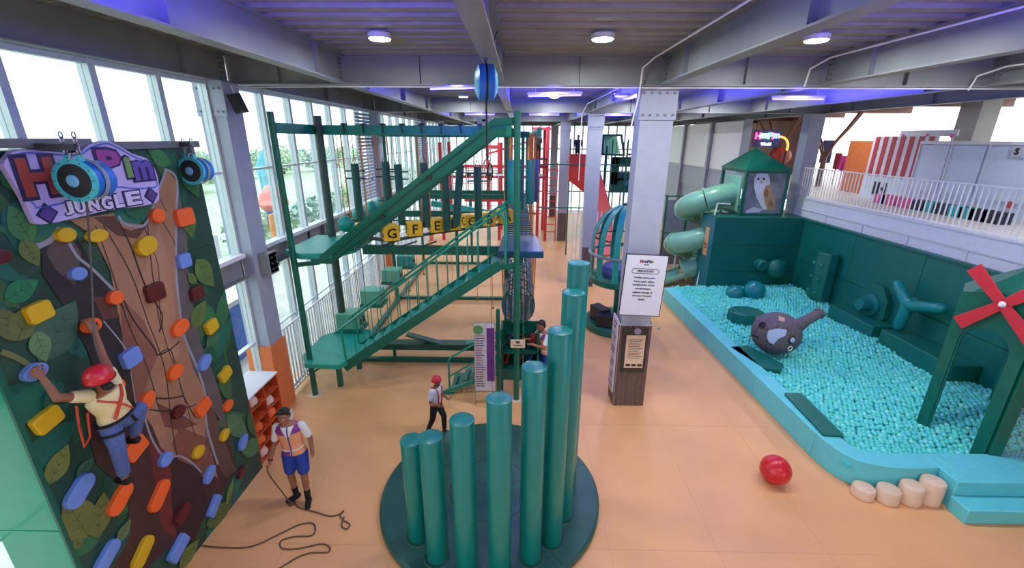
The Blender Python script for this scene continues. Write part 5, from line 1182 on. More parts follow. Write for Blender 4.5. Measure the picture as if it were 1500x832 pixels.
# teal frame with panels behind slide
fr = thing('slide_enclosure', 'dark teal post and rail enclosure behind the tube slide', 'enclosure', (7.2, 20, 0))
for x, y in ((6.2, 18.6), (7.1, 18.6), (8.0, 18.6), (6.2, 21), (6.2, 23.5)):
    mb = MB(); mb.cyl((x, y, 0), (x, y, 3.2), .045, 10); mb.build('post', TEAL, fr)
for z in (1.6, 3.15): mb = MB(); mb.cyl((6.2, 18.6, z), (8.0, 18.6, z), .03, 8); mb.cyl((6.2, 18.6, z), (6.2, 23.5, z), .03, 8); mb.build('rail', TEAL, fr)
for x in (6.65, 7.55): mb = MB(); mb.box(x-.4, x+.4, 18.58, 18.6, .2, 3.0); mb.build('mesh_panel', mat('mesh_grey', (118, 126, 140), .6), fr, smooth=False)
t = thing('orange_tub', 'orange plastic tub on the floor left of the tube slide', 'tub', (5.7, 19.3, 0)); mb = MB(); mb.lathe([(0, 0), (.3, 0), (.38, .5), (.35, .5), (.28, .05), (0, .05)], (5.75, 19.2, 0), 20); mb.build('tub', mat('tub_orange', (196, 70, 40), .4), t)
# ================================================================ PLAZA BEYOND RAILING
def panel(name, label, cat, px, X, m, th=.1, group=None):
    q_ = [at(*p, X=X) for p in px]; ys = [q[1] for q in q_]; zs = [q[2] for q in q_]; t = thing(name, label, cat, (X, (min(ys)+max(ys))/2, min(zs)), group)
    mb = MB(); mb.box(X, X+th, min(ys), max(ys), min(zs), max(zs)); mb.build('panel', m, t, smooth=False); return t, min(ys), max(ys), min(zs), max(zs)
BX_ = 12.2
panel('orange_booth', 'plain orange booth wall left of the striped panel', 'booth', [(1246, 206), (1281, 290)], BX_+.6, mat('booth_orange', (196, 106, 52), .5, var=.1), 1.0)
t, y0, y1, z0, z1 = panel('striped_panel', 'red and white vertically striped booth panel', 'booth panel', [(1281, 200), (1353, 265)], BX_, mat('stripe_white', (214, 210, 222), .5))
STR = mat('stripe_red', (176, 60, 72), .5, var=.05)
for i in range(7): a = y0+(y1-y0)*(i+.15)/7; mb = MB(); mb.box(BX_-.012, BX_, a, a+(y1-y0)/14, z0, z1); mb.build('stripe', STR, t, smooth=False)
zfl = 3.5
pb_ = thing('white_booth', 'long white booth wall with framed panels and 1H lettering', 'booth', (BX_, 11, zfl))
BW = mat('booth_white', (206, 218, 234), .45, var=.03)
ya = at(1353, 205, X=BX_)[1]; zt_ = at(1400, 205, X=BX_)[2]
mb = MB(); mb.box(BX_+.02, BX_+.5, 2, ya, zfl, zt_-.05); mb.build('body', BW, pb_, smooth=False)
mb = MB(); mb.box(BX_-.0, BX_+.1, y0, y1, zfl, z0); mb.build('counter_wall', BW, pb_, smooth=False)
for a, b in ((1353, 1398), (1400, 1453), (1457, 1560)):
    A_, B_ = at(a, 205, X=BX_)[1], at(b, 205, X=BX_)[1]
    mb = MB(); mb.box(BX_-.03, BX_+.02, B_+.04, A_-.04, 3.95, zt_-.14); mb.build('framed_panel', BW, pb_, smooth=False)
    mb = MB(); mb.box(BX_-.05, BX_-.0, A_-.03, A_+.03, zfl, zt_-.03); mb.build('edge_strip', PALE, pb_, smooth=False)
mb = MB(); mb.box(BX_-.06, BX_+.1, 2, ya, zt_-.12, zt_-.03); mb.build('top_strip', WHITE, pb_, smooth=False)
q = at(1287, 276, X=BX_-.02); text('1H', mat('ink_navy', (22, 26, 48), .5), pb_, 'lettering', q, (0, -1, 0), (0, 0, 1), height=.42, bold=.05, depth=.01)
q = at(1497, 222, X=BX_-.05); mb = MB(); mb.box(BX_-.08, BX_-.03, q[1]-.25, q[1]+.2, q[2]-.12, q[2]+.12); mb.build('plaque', PALE, pb_, smooth=False)
text('S', mat('ink_navy', (22, 26, 48), .5), pb_, 'lettering', (BX_-.085, q[1]+.08, q[2]), (0, -1, 0), (0, 0, 1), height=.17, bold=.05, depth=.005)
q = at(1479, 300, X=BX_-.02); mb = MB(); mb.box(BX_-.04, BX_, q[1]-.06, q[1]+.06, q[2]-.08, q[2]+.08); mb.build('sticker', mat('sticker_red', (196, 80, 80), .5), pb_, smooth=False)
cp_ = thing('canopy_board', 'pale board with three pink spots above the striped panel', 'board', (BX_+.2, 14, 5.6))
q1, q2 = at(1318, 198, X=BX_+.2), at(1403, 193, X=BX_+.2); mb = MB(); mb.box(BX_+.2, BX_+.25, q2[1], q1[1], q2[2]-.12, q2[2]+.06); mb.build('board', PALE, cp_, smooth=False)
for yy in (q2[1]+.1, q1[1]-.1): mb = MB(); mb.cyl((BX_+.22, yy, 3.5), (BX_+.22, yy, q2[2]-.1), .02, 6); mb.build('post', PALE, cp_)
PK = mat('pink_spot', (236, 110, 180), .5, var=0)
for px in (1322, 1357, 1394): q = at(px, 199, X=BX_+.18); mb = MB(); mb.ball(q, .06, .4, 1, 1, 12, 8); mb.build('spot', PK, cp_)
# coloured skirting seen between the bars
for i, (px, c) in enumerate(((1295, (226, 90, 150)), (1307, (226, 90, 150)), (1335, (226, 90, 150)), (1374, (60, 180, 176)), (1415, (60, 180, 176)), (1433, (60, 180, 176)), (1355, (40, 50, 70)), (1390, (40, 50, 70)), (1450, (30, 34, 44)), (1470, (30, 34, 44)))):
    a = at(px, 290, X=11.6)[1]; t = thing('floor_crate', ['first pink', 'second pink', 'third pink', 'first aqua', 'second aqua', 'third aqua', 'left navy', 'right navy', 'left black', 'right black'][i]+' box from the left, low behind the white railing bars', 'box', (11.6, a, 3.5), 'small boxes behind the railing')
    mb = MB(); mb.box(11.45, 11.75, a-.22, a+.22, 3.5, 3.78); mb.build('box', mat('crate_%d_%d' % c[:2], c, .5), t, smooth=False)
# tree-like steel columns and brown soffit
BRS = mat('brown_steel', (92, 54, 40), .5, var=.2); SOF = mat('brown_soffit', (150, 104, 84), .6, var=.15, scale=1)
mb = MB(); mb.box(10.6, 16.5, -8, 40, 6.75, 6.9); struct('ceiling', mb, SOF, smooth=False)
for y in range(0, 38, 4): mb = MB(); mb.box(10.6, 16.5, y, y+.15, 6.5, 6.75); mb.build('trim_9', BRS, kind='structure', smooth=False)
def treecol(x, y, label, s_=1):
    t = thing('branching_column', label, 'column', (x, y, 3.5))
    mb = MB(); mb.tube([(x, y, 3.5), (x, y, 4.6), (x+.05, y, 5.0)], [.12, .1, .08], 10); mb.build('trunk', BRS, t)
    for dx, dy in ((0, -1.7), (0, 1.5), (1.5, .3), (-1.2, .5), (.5, -1.1)):
        mb = MB(); mb.tube(smoothp([(x, y, 4.6), (x+dx*.25, y+dy*.25, 5.3), (x+dx*.6, y+dy*.6, 5.9), (x+dx, y+dy, 6.7)], 3), .05, 8); mb.build('branch', BRS, t)
treecol(13.0, 19.6, 'dark branching steel column left of the orange booth'); treecol(15, 12.6, 'branching steel column above the white booth'); treecol(15.5, 8.5, 'branching steel column above the right end of white booth'); treecol(14.5, 26, 'branching column seen through the doorway')
for y, lb in ((15.0, 'grey square pillar above the striped panel'), (11.2, 'brown wide pillar above the white booth')):
    t = thing('plaza_pillar', lb, 'pillar', (14.6, y, 3.5)); mb = MB(); mb.box(14.2, 14.8, y-.3, y+.4, 3.5, 6.75); mb.build('shaft', BRS if y < 12 else STEEL, t, smooth=False)
for (px, py, X, w_, h_, c, lb) in ((1210, 222, 14, .7, 1.0, (50, 60, 130), 'navy poster stand beyond the railing'), (1226, 236, 14.2, .4, .7, (176, 50, 60), 'red poster stand beyond the railing'), (1235, 239, 13.6, .4, .6, (226, 60, 160), 'magenta poster stand beyond the railing')):
    q = at(px, py, X=X); t = thing('poster_stand', lb, 'poster', (q[0], q[1], 3.5)); mb = MB(); mb.box(X, X+.05, q[1]-w_/2, q[1]+w_/2, q[2]-h_/2, q[2]+h_/2); mb.box(X, X+.04, q[1]-.03, q[1]+.03, 3.5, q[2]); mb.build('panel', mat('ps_%d_%d' % c[:2], c, .5), t, smooth=False)
# doorway interior with neon sign
mb = MB(); mb.box(16.2, 16.4, 25.5, 50, 3.5, 6.7); struct('wall_back', mb, mat('warm_dark_wall', (120, 66, 48), .7, var=.3, scale=1), smooth=False, label='dim warm-brown wall of the far shop')
ns = thing('neon_sign', 'small lit multicoloured word sign in the far doorway', 'sign', tuple(at(1124, 200, Y=21.5)))
q = np.array(at(1124, 199, Y=21.5))
for ch, du, c, b in (('H', -.42, (255, 60, 110), 3), ('o', -.26, (250, 250, 250), 4), ('m', -.06, (120, 240, 190), 3), ('P', .14, (90, 220, 150), 3), ('i', .26, (240, 70, 100), 3), ('m', .42, (110, 140, 255), 3)):
    text(ch, mat('neon_%d' % c[0], c, .5, emit=b, var=0), ns, 'letter', q+(du, 0, 0), (1, 0, 0), (0, 0, 1), height=.30 if ch in 'HPi' else .22, bold=.05, depth=.02)
text('World', mat('neon_white', (235, 240, 255), .5, emit=3, var=0), ns, 'letter', q-(-.0, 0, .36), (1, 0, 0), (0, 0, 1), height=.13, bold=.03, depth=.02)
mb = MB(); mb.box(q[0]-.62, q[0]+.62, q[1]+.05, q[1]+.1, q[2]-.5, q[2]+.25); mb.build('backing', mat('neon_back', (50, 50, 110), .5), ns, smooth=False)
for u in (-.5, .5): mb = MB(); mb.cyl((q[0]+u, q[1]+.08, q[2]+.2), (q[0]+u, q[1]+.08, 6.75), .015, 6); mb.build('hanger', DARK, ns)
t = thing('glowing_arch', 'orange lit arch tube beside the word sign', 'light', (11.2, 21.8, 4.5)); q = np.array(at(1143, 215, Y=21.8))
mb = MB(); mb.tube([q+(.45*math.cos(a)-.1, 0, .45*math.sin(a)) for a in np.linspace(-.4, 2.2, 14)], .05, 8); mb.build('tube', mat('arch_glow', (255, 150, 70), .5, emit=1.6, var=0), t)
mb = MB(); mb.cyl((q[0]+.3, 21.8, 3.5), (q[0]+.3, 21.8, q[2]-.15), .05, 8); mb.build('stand', DARK, t)
t = thing('red_heart_prop', 'large dark red rounded prop under the lit arch', 'prop', (11.4, 21.9, 3.5)); q = np.array(at(1143, 226, Y=22.2))
mb = MB(); mb.ball(q+(0, 0, -.1), .55, 1, .4, .75, 20, 12); mb.box(q[0]-.3, q[0]+.3, 22.1, 22.3, 3.5, q[2]-.2); mb.build('prop', mat('prop_red', (150, 46, 36), .5), t)
# ================================================================ FAR STRUCTURES
REDS = mat('red_steel', (206, 52, 62), .4, var=.08); RPK = mat('red_pale', (222, 110, 110), .5)
rf = thing('red_climbing_frame', 'tall red steel climbing frame with netting at far end', 'climbing frame', (-1.5, 24.5, 0))
for x, y in ((1.0, 24), (1.45, 24), (-1.1, 24), (-1.7, 24), (-4.2, 24), (1.45, 27), (-1.1, 27), (-4.2, 27)):
    mb = MB(); mb.box(x-.08, x+.08, y-.08, y+.08, 0, 6.0 if x > 0 else 5.2); mb.build('post', REDS, rf, smooth=False)
for z, a, b in ((4.0, -4.2, 1.45), (3.45, -4.2, 1.45), (2.2, -3.0, 1.0), (1.5, -3.0, .9), (5.9, .6, 1.6), (5.0, -3.2, -1.0)):
    mb = MB(); mb.bar((a, 24, z), (b, 24, z), .1, .14); mb.build('rail', REDS, rf, smooth=False)
mb = MB(); mb.bar((-1.8, 24, 4.6), (.6, 24, 5.3), .08, .1); mb.build('rail', REDS, rf, smooth=False)
mb = MB()
for x in np.arange(-4, 1.4, .42): mb.cyl((x, 24, 1.5), (x, 24, 4.0), .022, 5)
for z in np.arange(1.5, 4, .4): mb.cyl((-4, 24, z), (1.4, 24, z), .018, 5)
mb.build('net', RPK, rf)['kind'] = 'stuff'
for i in range(9): mb = MB(); mb.bar((1.55, 24+.0, .5+i*.42), (2.0, 24, .5+i*.42), .06, .05); mb.build('ladder_rung', REDS, rf, smooth=False)
mb = MB(); mb.box(1.98, 2.04, 23.9, 24.1, 0, 4.2); mb.build('ladder_rail', REDS, rf, smooth=False)
for i in range(10):
    x = -4+i*.55; mb = MB(); mb.box(x, x+.3, 23.9, 24.1, 3.5, 3.62); mb.build('foothold', WHITE if i % 2 else DARK, rf, smooth=False)
pf = thing('far_deck', 'far teal deck with railings before the red climbing frame', 'platform', (-1.5, 21, 0))
mb = MB(); mb.box(-4.2, .2, 20.6, 20.75, 2.85, 3.1); mb.build('edge_beam', TEAL, pf, smooth=False)
mb = MB(); mb.bar((-3.4, 17, 3.0), (.2, 16.4, 2.55), .1, .2); mb.build('edge_beam', TEALP, pf, smooth=False)
for i in range(26): x = -4.1+i*.165; mb = MB(); mb.cyl((x, 20.65, 3.1), (x, 20.65, 3.9), .014, 5); mb.build('baluster', TEAL if i % 4 == 0 else WHITE, pf)
mb = MB(); mb.cyl((-4.2, 20.65, 3.9), (.2, 20.65, 3.9), .03, 6); mb.build('rail', TEAL, pf)
rs = thing('red_slide', 'wide red drop slide between the column row at far end', 'slide', (3.2, 20.5, 0))
pq = lambda px, py, Y: np.array(at(px, py, Y=Y))
RSL = mat('slide_red', (206, 56, 34), .4, var=.04)
mb = MB(); x0, x1 = 2.25, 3.2; mb.add([(x0, 20.6, 4.75), (x1, 20.6, 4.75), (x1, 20.6, 2.9), (x0, 20.6, 3.6), (x0, 20.75, 4.75), (x1, 20.75, 4.75), (x1, 20.75, 2.9), (x0, 20.75, 3.6)], [(0, 3, 2, 1), (4, 5, 6, 7), (0, 1, 5, 4), (0, 4, 7, 3), (3, 7, 6, 2), (1, 2, 6, 5)]); mb.build('side_panel', RSL, rs, smooth=False)
mb = MB(); mb.add([(3.2, 20.4, 4.7), (3.4, 20.4, 4.7), (4.1, 19.2, 2.3), (3.2, 19.2, 2.3), (3.2, 20.6, 4.6), (3.4, 20.6, 4.6), (4.1, 19.4, 2.2), (3.2, 19.4, 2.2)], [(0, 3, 2, 1), (4, 5, 6, 7), (0, 1, 5, 4), (0, 4, 7, 3), (3, 7, 6, 2), (1, 2, 6, 5)]); mb.build('chute', RSL, rs, smooth=False)
mb = MB(); mb.add([(3.2, 19.2, 2.3), (4.1, 19.2, 2.3), (4.1, 17.8, .8), (3.2, 17.8, .8), (3.2, 19.3, 2.2), (4.1, 19.3, 2.2), (4.1, 17.9, .7), (3.2, 17.9, .7)], [(0, 3, 2, 1), (4, 5, 6, 7), (0, 1, 5, 4), (0, 4, 7, 3), (3, 7, 6, 2), (1, 2, 6, 5)]); mb.build('run_out', mat('slide_pink', (222, 96, 96), .4), rs, smooth=False)
for x in (2.3, 4.2, 4.9): mb = MB(); mb.cyl((x, 20.8, 0), (x, 20.8, 5.4), .035, 8); mb.build('post', TEAL, rs)
for i in range(12): x = 2.3+i*.17; mb = MB(); mb.cyl((x, 18.5, 0), (x, 18.5, 2.5), .025, 6); mb.build('bar', PALE, rs)
for z in (4.3, 2.35): mb = MB(); mb.bar((.9, 20.5, z), (5.6, 20.5, z), .05, .06); mb.build('cross_rail', TEAL, rs, smooth=False)
for i in range(14): x = 3.6+i*.16; mb = MB(); mb.cyl((x, 20.9, 0), (x, 20.9, 5.3), .012, 5); mb.build('net_bar', DARK, rs)
hu = thing('green_playhouse', 'teal two-level playhouse beside the red slide', 'playhouse', (5.0, 22.3, 0))
p = lambda px, py: np.array(at(px, py, Y=22.0))
mb = MB(); a = p(884, 197); b = p(912, 225); mb.add([tuple(p(884, 197)), tuple(p(910, 197)), tuple(p(914, 225)), tuple(p(882, 225)), tuple(p(884, 197)+(0, 1, 0)), tuple(p(910, 197)+(0, 1, 0)), tuple(p(914, 225)+(0, 1, 0)), tuple(p(882, 225)+(0, 1, 0))], [(4, 5, 6, 7), (0, 1, 5, 4), (3, 7, 6, 2)]); mb.build('cabin', MINT, hu, smooth=False)
for u, v in (((884, 197), (882, 226)), ((910, 197), (914, 226)), ((883, 198), (911, 198)), ((881, 226), (915, 227))): mb = MB(); mb.bar(p(*u), p(*v), .09, .09); mb.build('frame', TEAL, hu, smooth=False)
a, b = p(897, 230), p(931, 282); mb = MB(); mb.box(a[0], b[0], 21.9, 22.1, b[2], a[2]-.7); mb.box(a[0], a[0]+.35, 21.9, 22.1, a[2]-1.3, a[2]); mb.box(b[0]-.3, b[0], 21.9, 22.1, a[2]-1.3, a[2]); mb.box(a[0], b[0], 21.9, 22.1, a[2]-.45, a[2]); mb.build('front_panel', TEAL, hu, smooth=False)
a = p(911, 270); mb = MB(); mb.bar(p(912, 272), p(930, 258), .3, .12); mb.build('blue_chute', mat('chute_blue', (80, 150, 190), .4), hu, smooth=False)
mb = MB(); mb.bar(p(900, 263), p(912, 262), .2, .12); mb.bar(p(918, 226), p(928, 226), .2, .08); mb.build('orange_shelf', ORANGE, hu, smooth=False)
mb = MB(); mb.bar(p(928, 215), p(934, 255), .1, .1); mb.build('orange_pole', ORANGE, hu, smooth=False)
for px in (884, 931):
    a = p(px, 282); mb = MB(); mb.box(a[0]-.06, a[0]+.06, 21.95, 22.05, 0, a[2]+2.2); mb.build('post', TEAL, hu, smooth=False)
ex_ = thing('hanging_sign', 'small white hanging sign board under the far middle beam', 'sign', tuple(at(709, 178, Y=18))); q = np.array(at(709, 177, Y=18))
mb = MB(); mb.box(q[0]-.28, q[0]+.28, q[1], q[1]+.06, q[2]-.22, q[2]+.2); mb.build('board', WHITE, ex_, smooth=False); mb = MB(); mb.box(q[0]-.08, q[0]+.12, q[1]-.01, q[1], q[2]-.02, q[2]+.06); mb.cyl((q[0], q[1], q[2]+.2), (q[0], q[1], 6.5), .01, 6); mb.build('mark', BLACK, ex_, smooth=False)
# ================================================================ SHELF, ROPES
sh = thing('shoe_cabinet', 'orange pigeonhole cabinet with white top beside the climbing wall', 'cabinet', (-4.75, 6.55, 0))
SX0, SX1, SY0, SY1, SZ = -4.95, -4.42, 6.12, 7.0, 1.3
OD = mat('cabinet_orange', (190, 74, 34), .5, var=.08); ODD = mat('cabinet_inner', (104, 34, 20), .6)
for (a, b) in ((SY0, SY0+.03), (SY1-.03, SY1)): mb = MB(); mb.box(SX0, SX1, a, b, 0, SZ); mb.build('side_panel', OD, sh, smooth=False)
mb = MB(); mb.box(SX0, SX0+.02, SY0, SY1, 0, SZ); mb.build('back_panel', ODD, sh, smooth=False)
mb = MB(); mb.box(SX0-.01, SX1+.01, SY0-.01, SY1+.01, SZ, SZ+.03); mb.build('top', WHITE, sh, smooth=False)
mb = MB(); mb.box(SX0, SX1, (SY0+SY1)/2-.012, (SY0+SY1)/2+.012, 0, SZ); mb.build('divider', OD, sh, smooth=False)
for i in range(5): z = .02+i*.255; mb = MB(); mb.box(SX0, SX1, SY0+.03, SY1-.03, z, z+.02); mb.build('shelf', OD, sh, smooth=False)
HO = mat('helmet_orange', (232, 104, 40), .4)
k = 0
for i in range(5):
    for j in range(2):
        k += 1
        if (i, j) in ((3, 0), (1, 1), (4, 1)): continue
        y = SY0+.22+j*.43; z = .045+i*.255
        t = thing('stored_helmet', '%s helmet stored in the orange cabinet, %s row, %s column' % ('orange' if (i+j) % 4 else 'pale', ['bottom', 'second', 'middle', 'fourth', 'top'][i], ['near', 'far'][j]), 'helmet', (-4.6, y, z), 'helmets in the orange cabinet')
        mb = MB(); mb.lathe([(.115, 0), (.125, .03), (.11, .11), (.06, .16), (0, .17)], (-4.56, y, z), 18); mb.build('shell', HO if (i+j) % 4 else mat('helmet_pale', (222, 190, 176), .4), t)
        mb = MB(); mb.tube([(-4.44, y-.07, z+.03), (-4.435, y, z+.01), (-4.44, y+.07, z+.03)], .008, 5); mb.build('chin_strap', BLACK, t)
t = thing('white_planter', 'white box planter at the foot of the left window column', 'planter', (-4.6, 7.3, 0)); mb = MB(); mb.box(-4.75, -4.55, 7.1, 7.5, 0, .2); mb.build('box', WHITE, t, smooth=False, bevel=.01); mb = MB(); mb.box(-4.73, -4.57, 7.12, 7.48, .2, .21); mb.build('soil', DARK, t, smooth=False)
def frope(pxs, m, r=.011, z=.012, label=None, name='rope', extra=None):
    P_ = [np.array(at(*p, Z=z)) for p in pxs]; P_ = smoothp(P_, 5)
    if extra is not None: P_ = [np.array(e_) for e_ in extra]+P_
    mb = MB(); mb.tube(P_, r, 6); return mb.build(name, m, label=label, cat='rope')
frope([(268,778),(290,797),(330,802),(370,800),(410,782),(440,768),(460,768),(458,784),(432,786),(412,792),(413,803),(435,804),(470,797),(482,801),(480,809),(455,810),(435,817),(410,832),(380,850)], ROPE_B, label='long dark rope lying in loops on the floor below the wall')
frope([(432,738),(425,741),(424,735),(431,731),(432,738),(440,744),(462,750),(484,756),(500,752),(503,748),(498,755),(503,762),(512,768),(508,775),(500,770),(504,757)], ROPE_B, label='short rope with a looped end beside the standing staff member')
t = None
mb = MB(); hp = np.array(at(386, 678, Y=5.35)); 
# ================================================================ OUTSIDE (through the left glazing)
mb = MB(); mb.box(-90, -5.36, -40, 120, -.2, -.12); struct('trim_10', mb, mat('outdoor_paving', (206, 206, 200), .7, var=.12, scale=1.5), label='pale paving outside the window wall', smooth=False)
GRS = mat('outdoor_grass_hazed', (172, 192, 168), .9, var=.3, scale=2)  # outdoor haze put into the colour as a washed-out green
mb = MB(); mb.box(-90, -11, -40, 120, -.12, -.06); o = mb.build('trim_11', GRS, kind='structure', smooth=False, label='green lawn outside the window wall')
LEA_HAZED = [mat('leaf_%d' % i, c, .7, var=.3, scale=8) for i, c in enumerate(((158, 182, 158), (168, 188, 158), (156, 182, 178)))]  # leaf greens paled so the colour itself carries the haze
def bush(x, y, z0, r, h, label, name='shrub', cat='shrub', trunk=0, n=130, m=0, group=None):
    t = thing(name, label, cat, (x, y, z0), group); vs = []; fs = []
    for i in range(n):
        th = rm.uniform(0, 2*PI); u = rm.uniform(-1, 1); rr = (rm.random()**.33); c = np.array((x+r*rr*math.sqrt(1-u*u)*math.cos(th), y+r*rr*math.sqrt(1-u*u)*math.sin(th), z0+trunk+h/2+h/2*rr*u))
        s_ = r*(.2 if n < 400 else .11); a = np.array([rm.uniform(-1, 1) for _ in range(3)]); b = unit(np.cross(a, [rm.uniform(-1, 1) for _ in range(3)])); a = unit(a)
        o_ = len(vs); vs += [c-a*s_, c+b*s_*.5, c+a*s_, c-b*s_*.5]; fs.append((o_, o_+1, o_+2, o_+3))
    mb = MB(); mb.add(vs, fs); f_ = mb.build('foliage', LEA_HAZED[m], t, smooth=False); f_['kind'] = 'stuff'
    mb = MB(); mb.cyl((x, y, z0), (x, y, z0+trunk+h*.4), max(.03, r*.06), 7); mb.build('stem', BRS, t)
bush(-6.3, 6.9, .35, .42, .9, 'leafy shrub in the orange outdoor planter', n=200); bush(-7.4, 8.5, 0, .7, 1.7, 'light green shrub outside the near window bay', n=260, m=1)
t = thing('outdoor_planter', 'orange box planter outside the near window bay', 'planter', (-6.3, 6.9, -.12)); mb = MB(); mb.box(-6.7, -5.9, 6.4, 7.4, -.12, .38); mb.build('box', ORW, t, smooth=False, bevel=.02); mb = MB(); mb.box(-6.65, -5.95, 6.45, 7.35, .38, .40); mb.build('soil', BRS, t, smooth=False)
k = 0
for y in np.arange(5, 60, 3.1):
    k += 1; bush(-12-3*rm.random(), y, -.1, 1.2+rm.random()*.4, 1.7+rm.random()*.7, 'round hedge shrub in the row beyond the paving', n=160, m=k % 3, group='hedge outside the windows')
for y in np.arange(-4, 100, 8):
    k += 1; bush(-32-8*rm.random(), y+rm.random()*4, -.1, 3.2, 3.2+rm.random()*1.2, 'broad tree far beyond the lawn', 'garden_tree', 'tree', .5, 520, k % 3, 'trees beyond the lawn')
BLT = mat('outdoor_blue', (60, 110, 214), .5, var=.08)
for (px, py, y, X, w_, h_, lb) in ((455, 400, 12.5, -8.2, .5, 2.6, 'blue padded pillar outside the second window bay'), (430, 395, 10.4, -8.0, 1.6, 1.4, 'blue covered stall outside the second window bay')):
    t = thing('outdoor_pillar' if w_ < 1 else 'outdoor_stall', lb, 'pillar' if w_ < 1 else 'stall', (X, y, -.12)); mb = MB(); mb.box(X-w_/2, X+w_/2, y-w_/2, y+w_/2, -.12, h_); mb.build('body', BLT, t, smooth=False, bevel=.03); mb = MB(); mb.box(X-w_/2-.1, X+w_/2+.1, y-w_/2-.1, y+w_/2+.1, h_, h_+.12); mb.build('roof', WHITE, t, smooth=False)
t = thing('play_tower', 'outdoor play tower with red dome and blue shaft beyond the window', 'play tower', (-13, 24, -.1))
mb = MB(); mb.cyl((-12.4, 22, -.1), (-12.4, 22, 1.9), .4, 18); mb.build('shaft', BLT, t)
mb = MB(); mb.lathe([(.5, 1.9), (.72, 2.2), (.6, 2.7), (.3, 3.1), (0, 3.2)], (-12.4, 22, 0), 22); mb.build('dome', mat('dome_red_hazed', (226, 130, 124), .5), t)  # red dome, haze painted in as a paler red
mb = MB(); mb.lathe([(.6, 3.2), (.5, 4.0), (.2, 4.6), (0, 4.8)], (-15, 26.5, 0), 14); mb.cyl((-15, 26.5, 0), (-15, 26.5, 3.2), .5, 14); mb.build('turret', mat('turret_teal', (70, 160, 180), .5), t)
for (x, y, c, lb) in ((-10.8, 17, (70, 150, 200), 'cyan play panel outside the window'), (-10.9, 19.5, (226, 150, 90), 'peach play panel outside the window'), (-10.5, 14, (230, 232, 236), 'white play panel outside the window')):
    t = thing('garden_screen', lb, 'screen', (x, y, -.1)); mb = MB(); mb.box(x-.05, x+.05, y-.7, y+.7, .2, 2.2); mb.build('panel', mat('pp_%d' % c[0], c, .5), t, smooth=False); mb = MB(); mb.cyl((x, y-.6, -.1), (x, y-.6, .3), .05, 6); mb.cyl((x, y+.6, -.1), (x, y+.6, .3), .05, 6); mb.build('leg', DARK, t)
# ================================================================ PEOPLE
SK = mat('skin', (150, 98, 72), .55, var=.05); SKD = mat('skin_child', (136, 88, 64), .55, var=.05); HAIR = mat('hair_black', (18, 15, 15), .6, var=.2, scale=60)
def remesh(mb, vox, smooth_it=4):
    v = np.array(mb.v); me = bpy.data.meshes.new('tmp'); me.from_pydata(v.tolist(), [], mb.f); ob = bpy.data.objects.new('tmp', me); COL.objects.link(ob)
    m = ob.modifiers.new('r', 'REMESH'); m.mode = 'VOXEL'; m.voxel_size = vox; m.use_smooth_shade = True
    s_ = ob.modifiers.new('s', 'SMOOTH'); s_.iterations = smooth_it; s_.factor = .5
    dg = bpy.context.evaluated_depsgraph_get(); dg.update(); out = bpy.data.meshes.new_from_object(ob.evaluated_get(dg)); bpy.data.objects.remove(ob); return out
def rebuild(name, mb, m, parent, vox=.012, it=4, matfn=None, world=True, **k):
    me = remesh(mb, vox, it); me.name = name; o_ = np.array(WL[parent.name]); me.materials.clear()
    ms = m if isinstance(m, (list, tuple)) else [m]
    for x in ms: me.materials.append(x)
    if matfn:
        mi = [matfn(np.array(p.center)) for p in me.polygons]; me.polygons.foreach_set('material_index', mi)
    me.transform(Matrix.Translation(Vector(-o_))); me.polygons.foreach_set('use_smooth', [True]*len(me.polygons)); me.update()
    ob = bpy.data.objects.new(name, me); COL.objects.link(ob); ob.parent = parent; WL[ob.name] = tuple(o_); return ob
def limb(mb, pts, rs, n=14, grow=0):
    for a, b, r1, r2 in zip(pts[:-1], pts[1:], rs[:-1], rs[1:]): mb.capsule(a, b, r1+grow, r2+grow, n)
def hand(mb, wr, d, palm, k, curl=.5, side=1):
    """wr wrist, d finger direction, palm = palm normal"""
    wr, d, palm = V3(wr), unit(d), unit(palm); s_ = unit(np.cross(d, palm))*side
    c = wr+d*.045*k; R_ = np.array([d, s_, np.cross(d, s_)]).T; mb.ball(c, 1, .052*k, .042*k, .018*k, 12, 8, R=R_)
    for i, (o_, L) in enumerate(((-.030, .062), (-.010, .072), (.010, .068), (.029, .052))):
        p = wr+d*.078*k+s_*o_*k; a = 0; r = .0095*k
        for j, f in enumerate((.45, .32, .23)):
            a += curl*(.5 if j == 0 else .8); dd = d*math.cos(a)+palm*math.sin(a); q = p+dd*L*f*k*1.15; mb.capsule(p, q, r, r*.9, 8); p = q; r *= .9
    p = wr+d*.02*k-s_*.035*k; dd = unit(d*.7-s_*.75+palm*.25); q = p+dd*.04*k; mb.capsule(p, q, .013*k, .011*k, 8); q2 = q+unit(dd+d*.6+palm*curl*.5)*.032*k; mb.capsule(q, q2, .011*k, .009*k, 8)
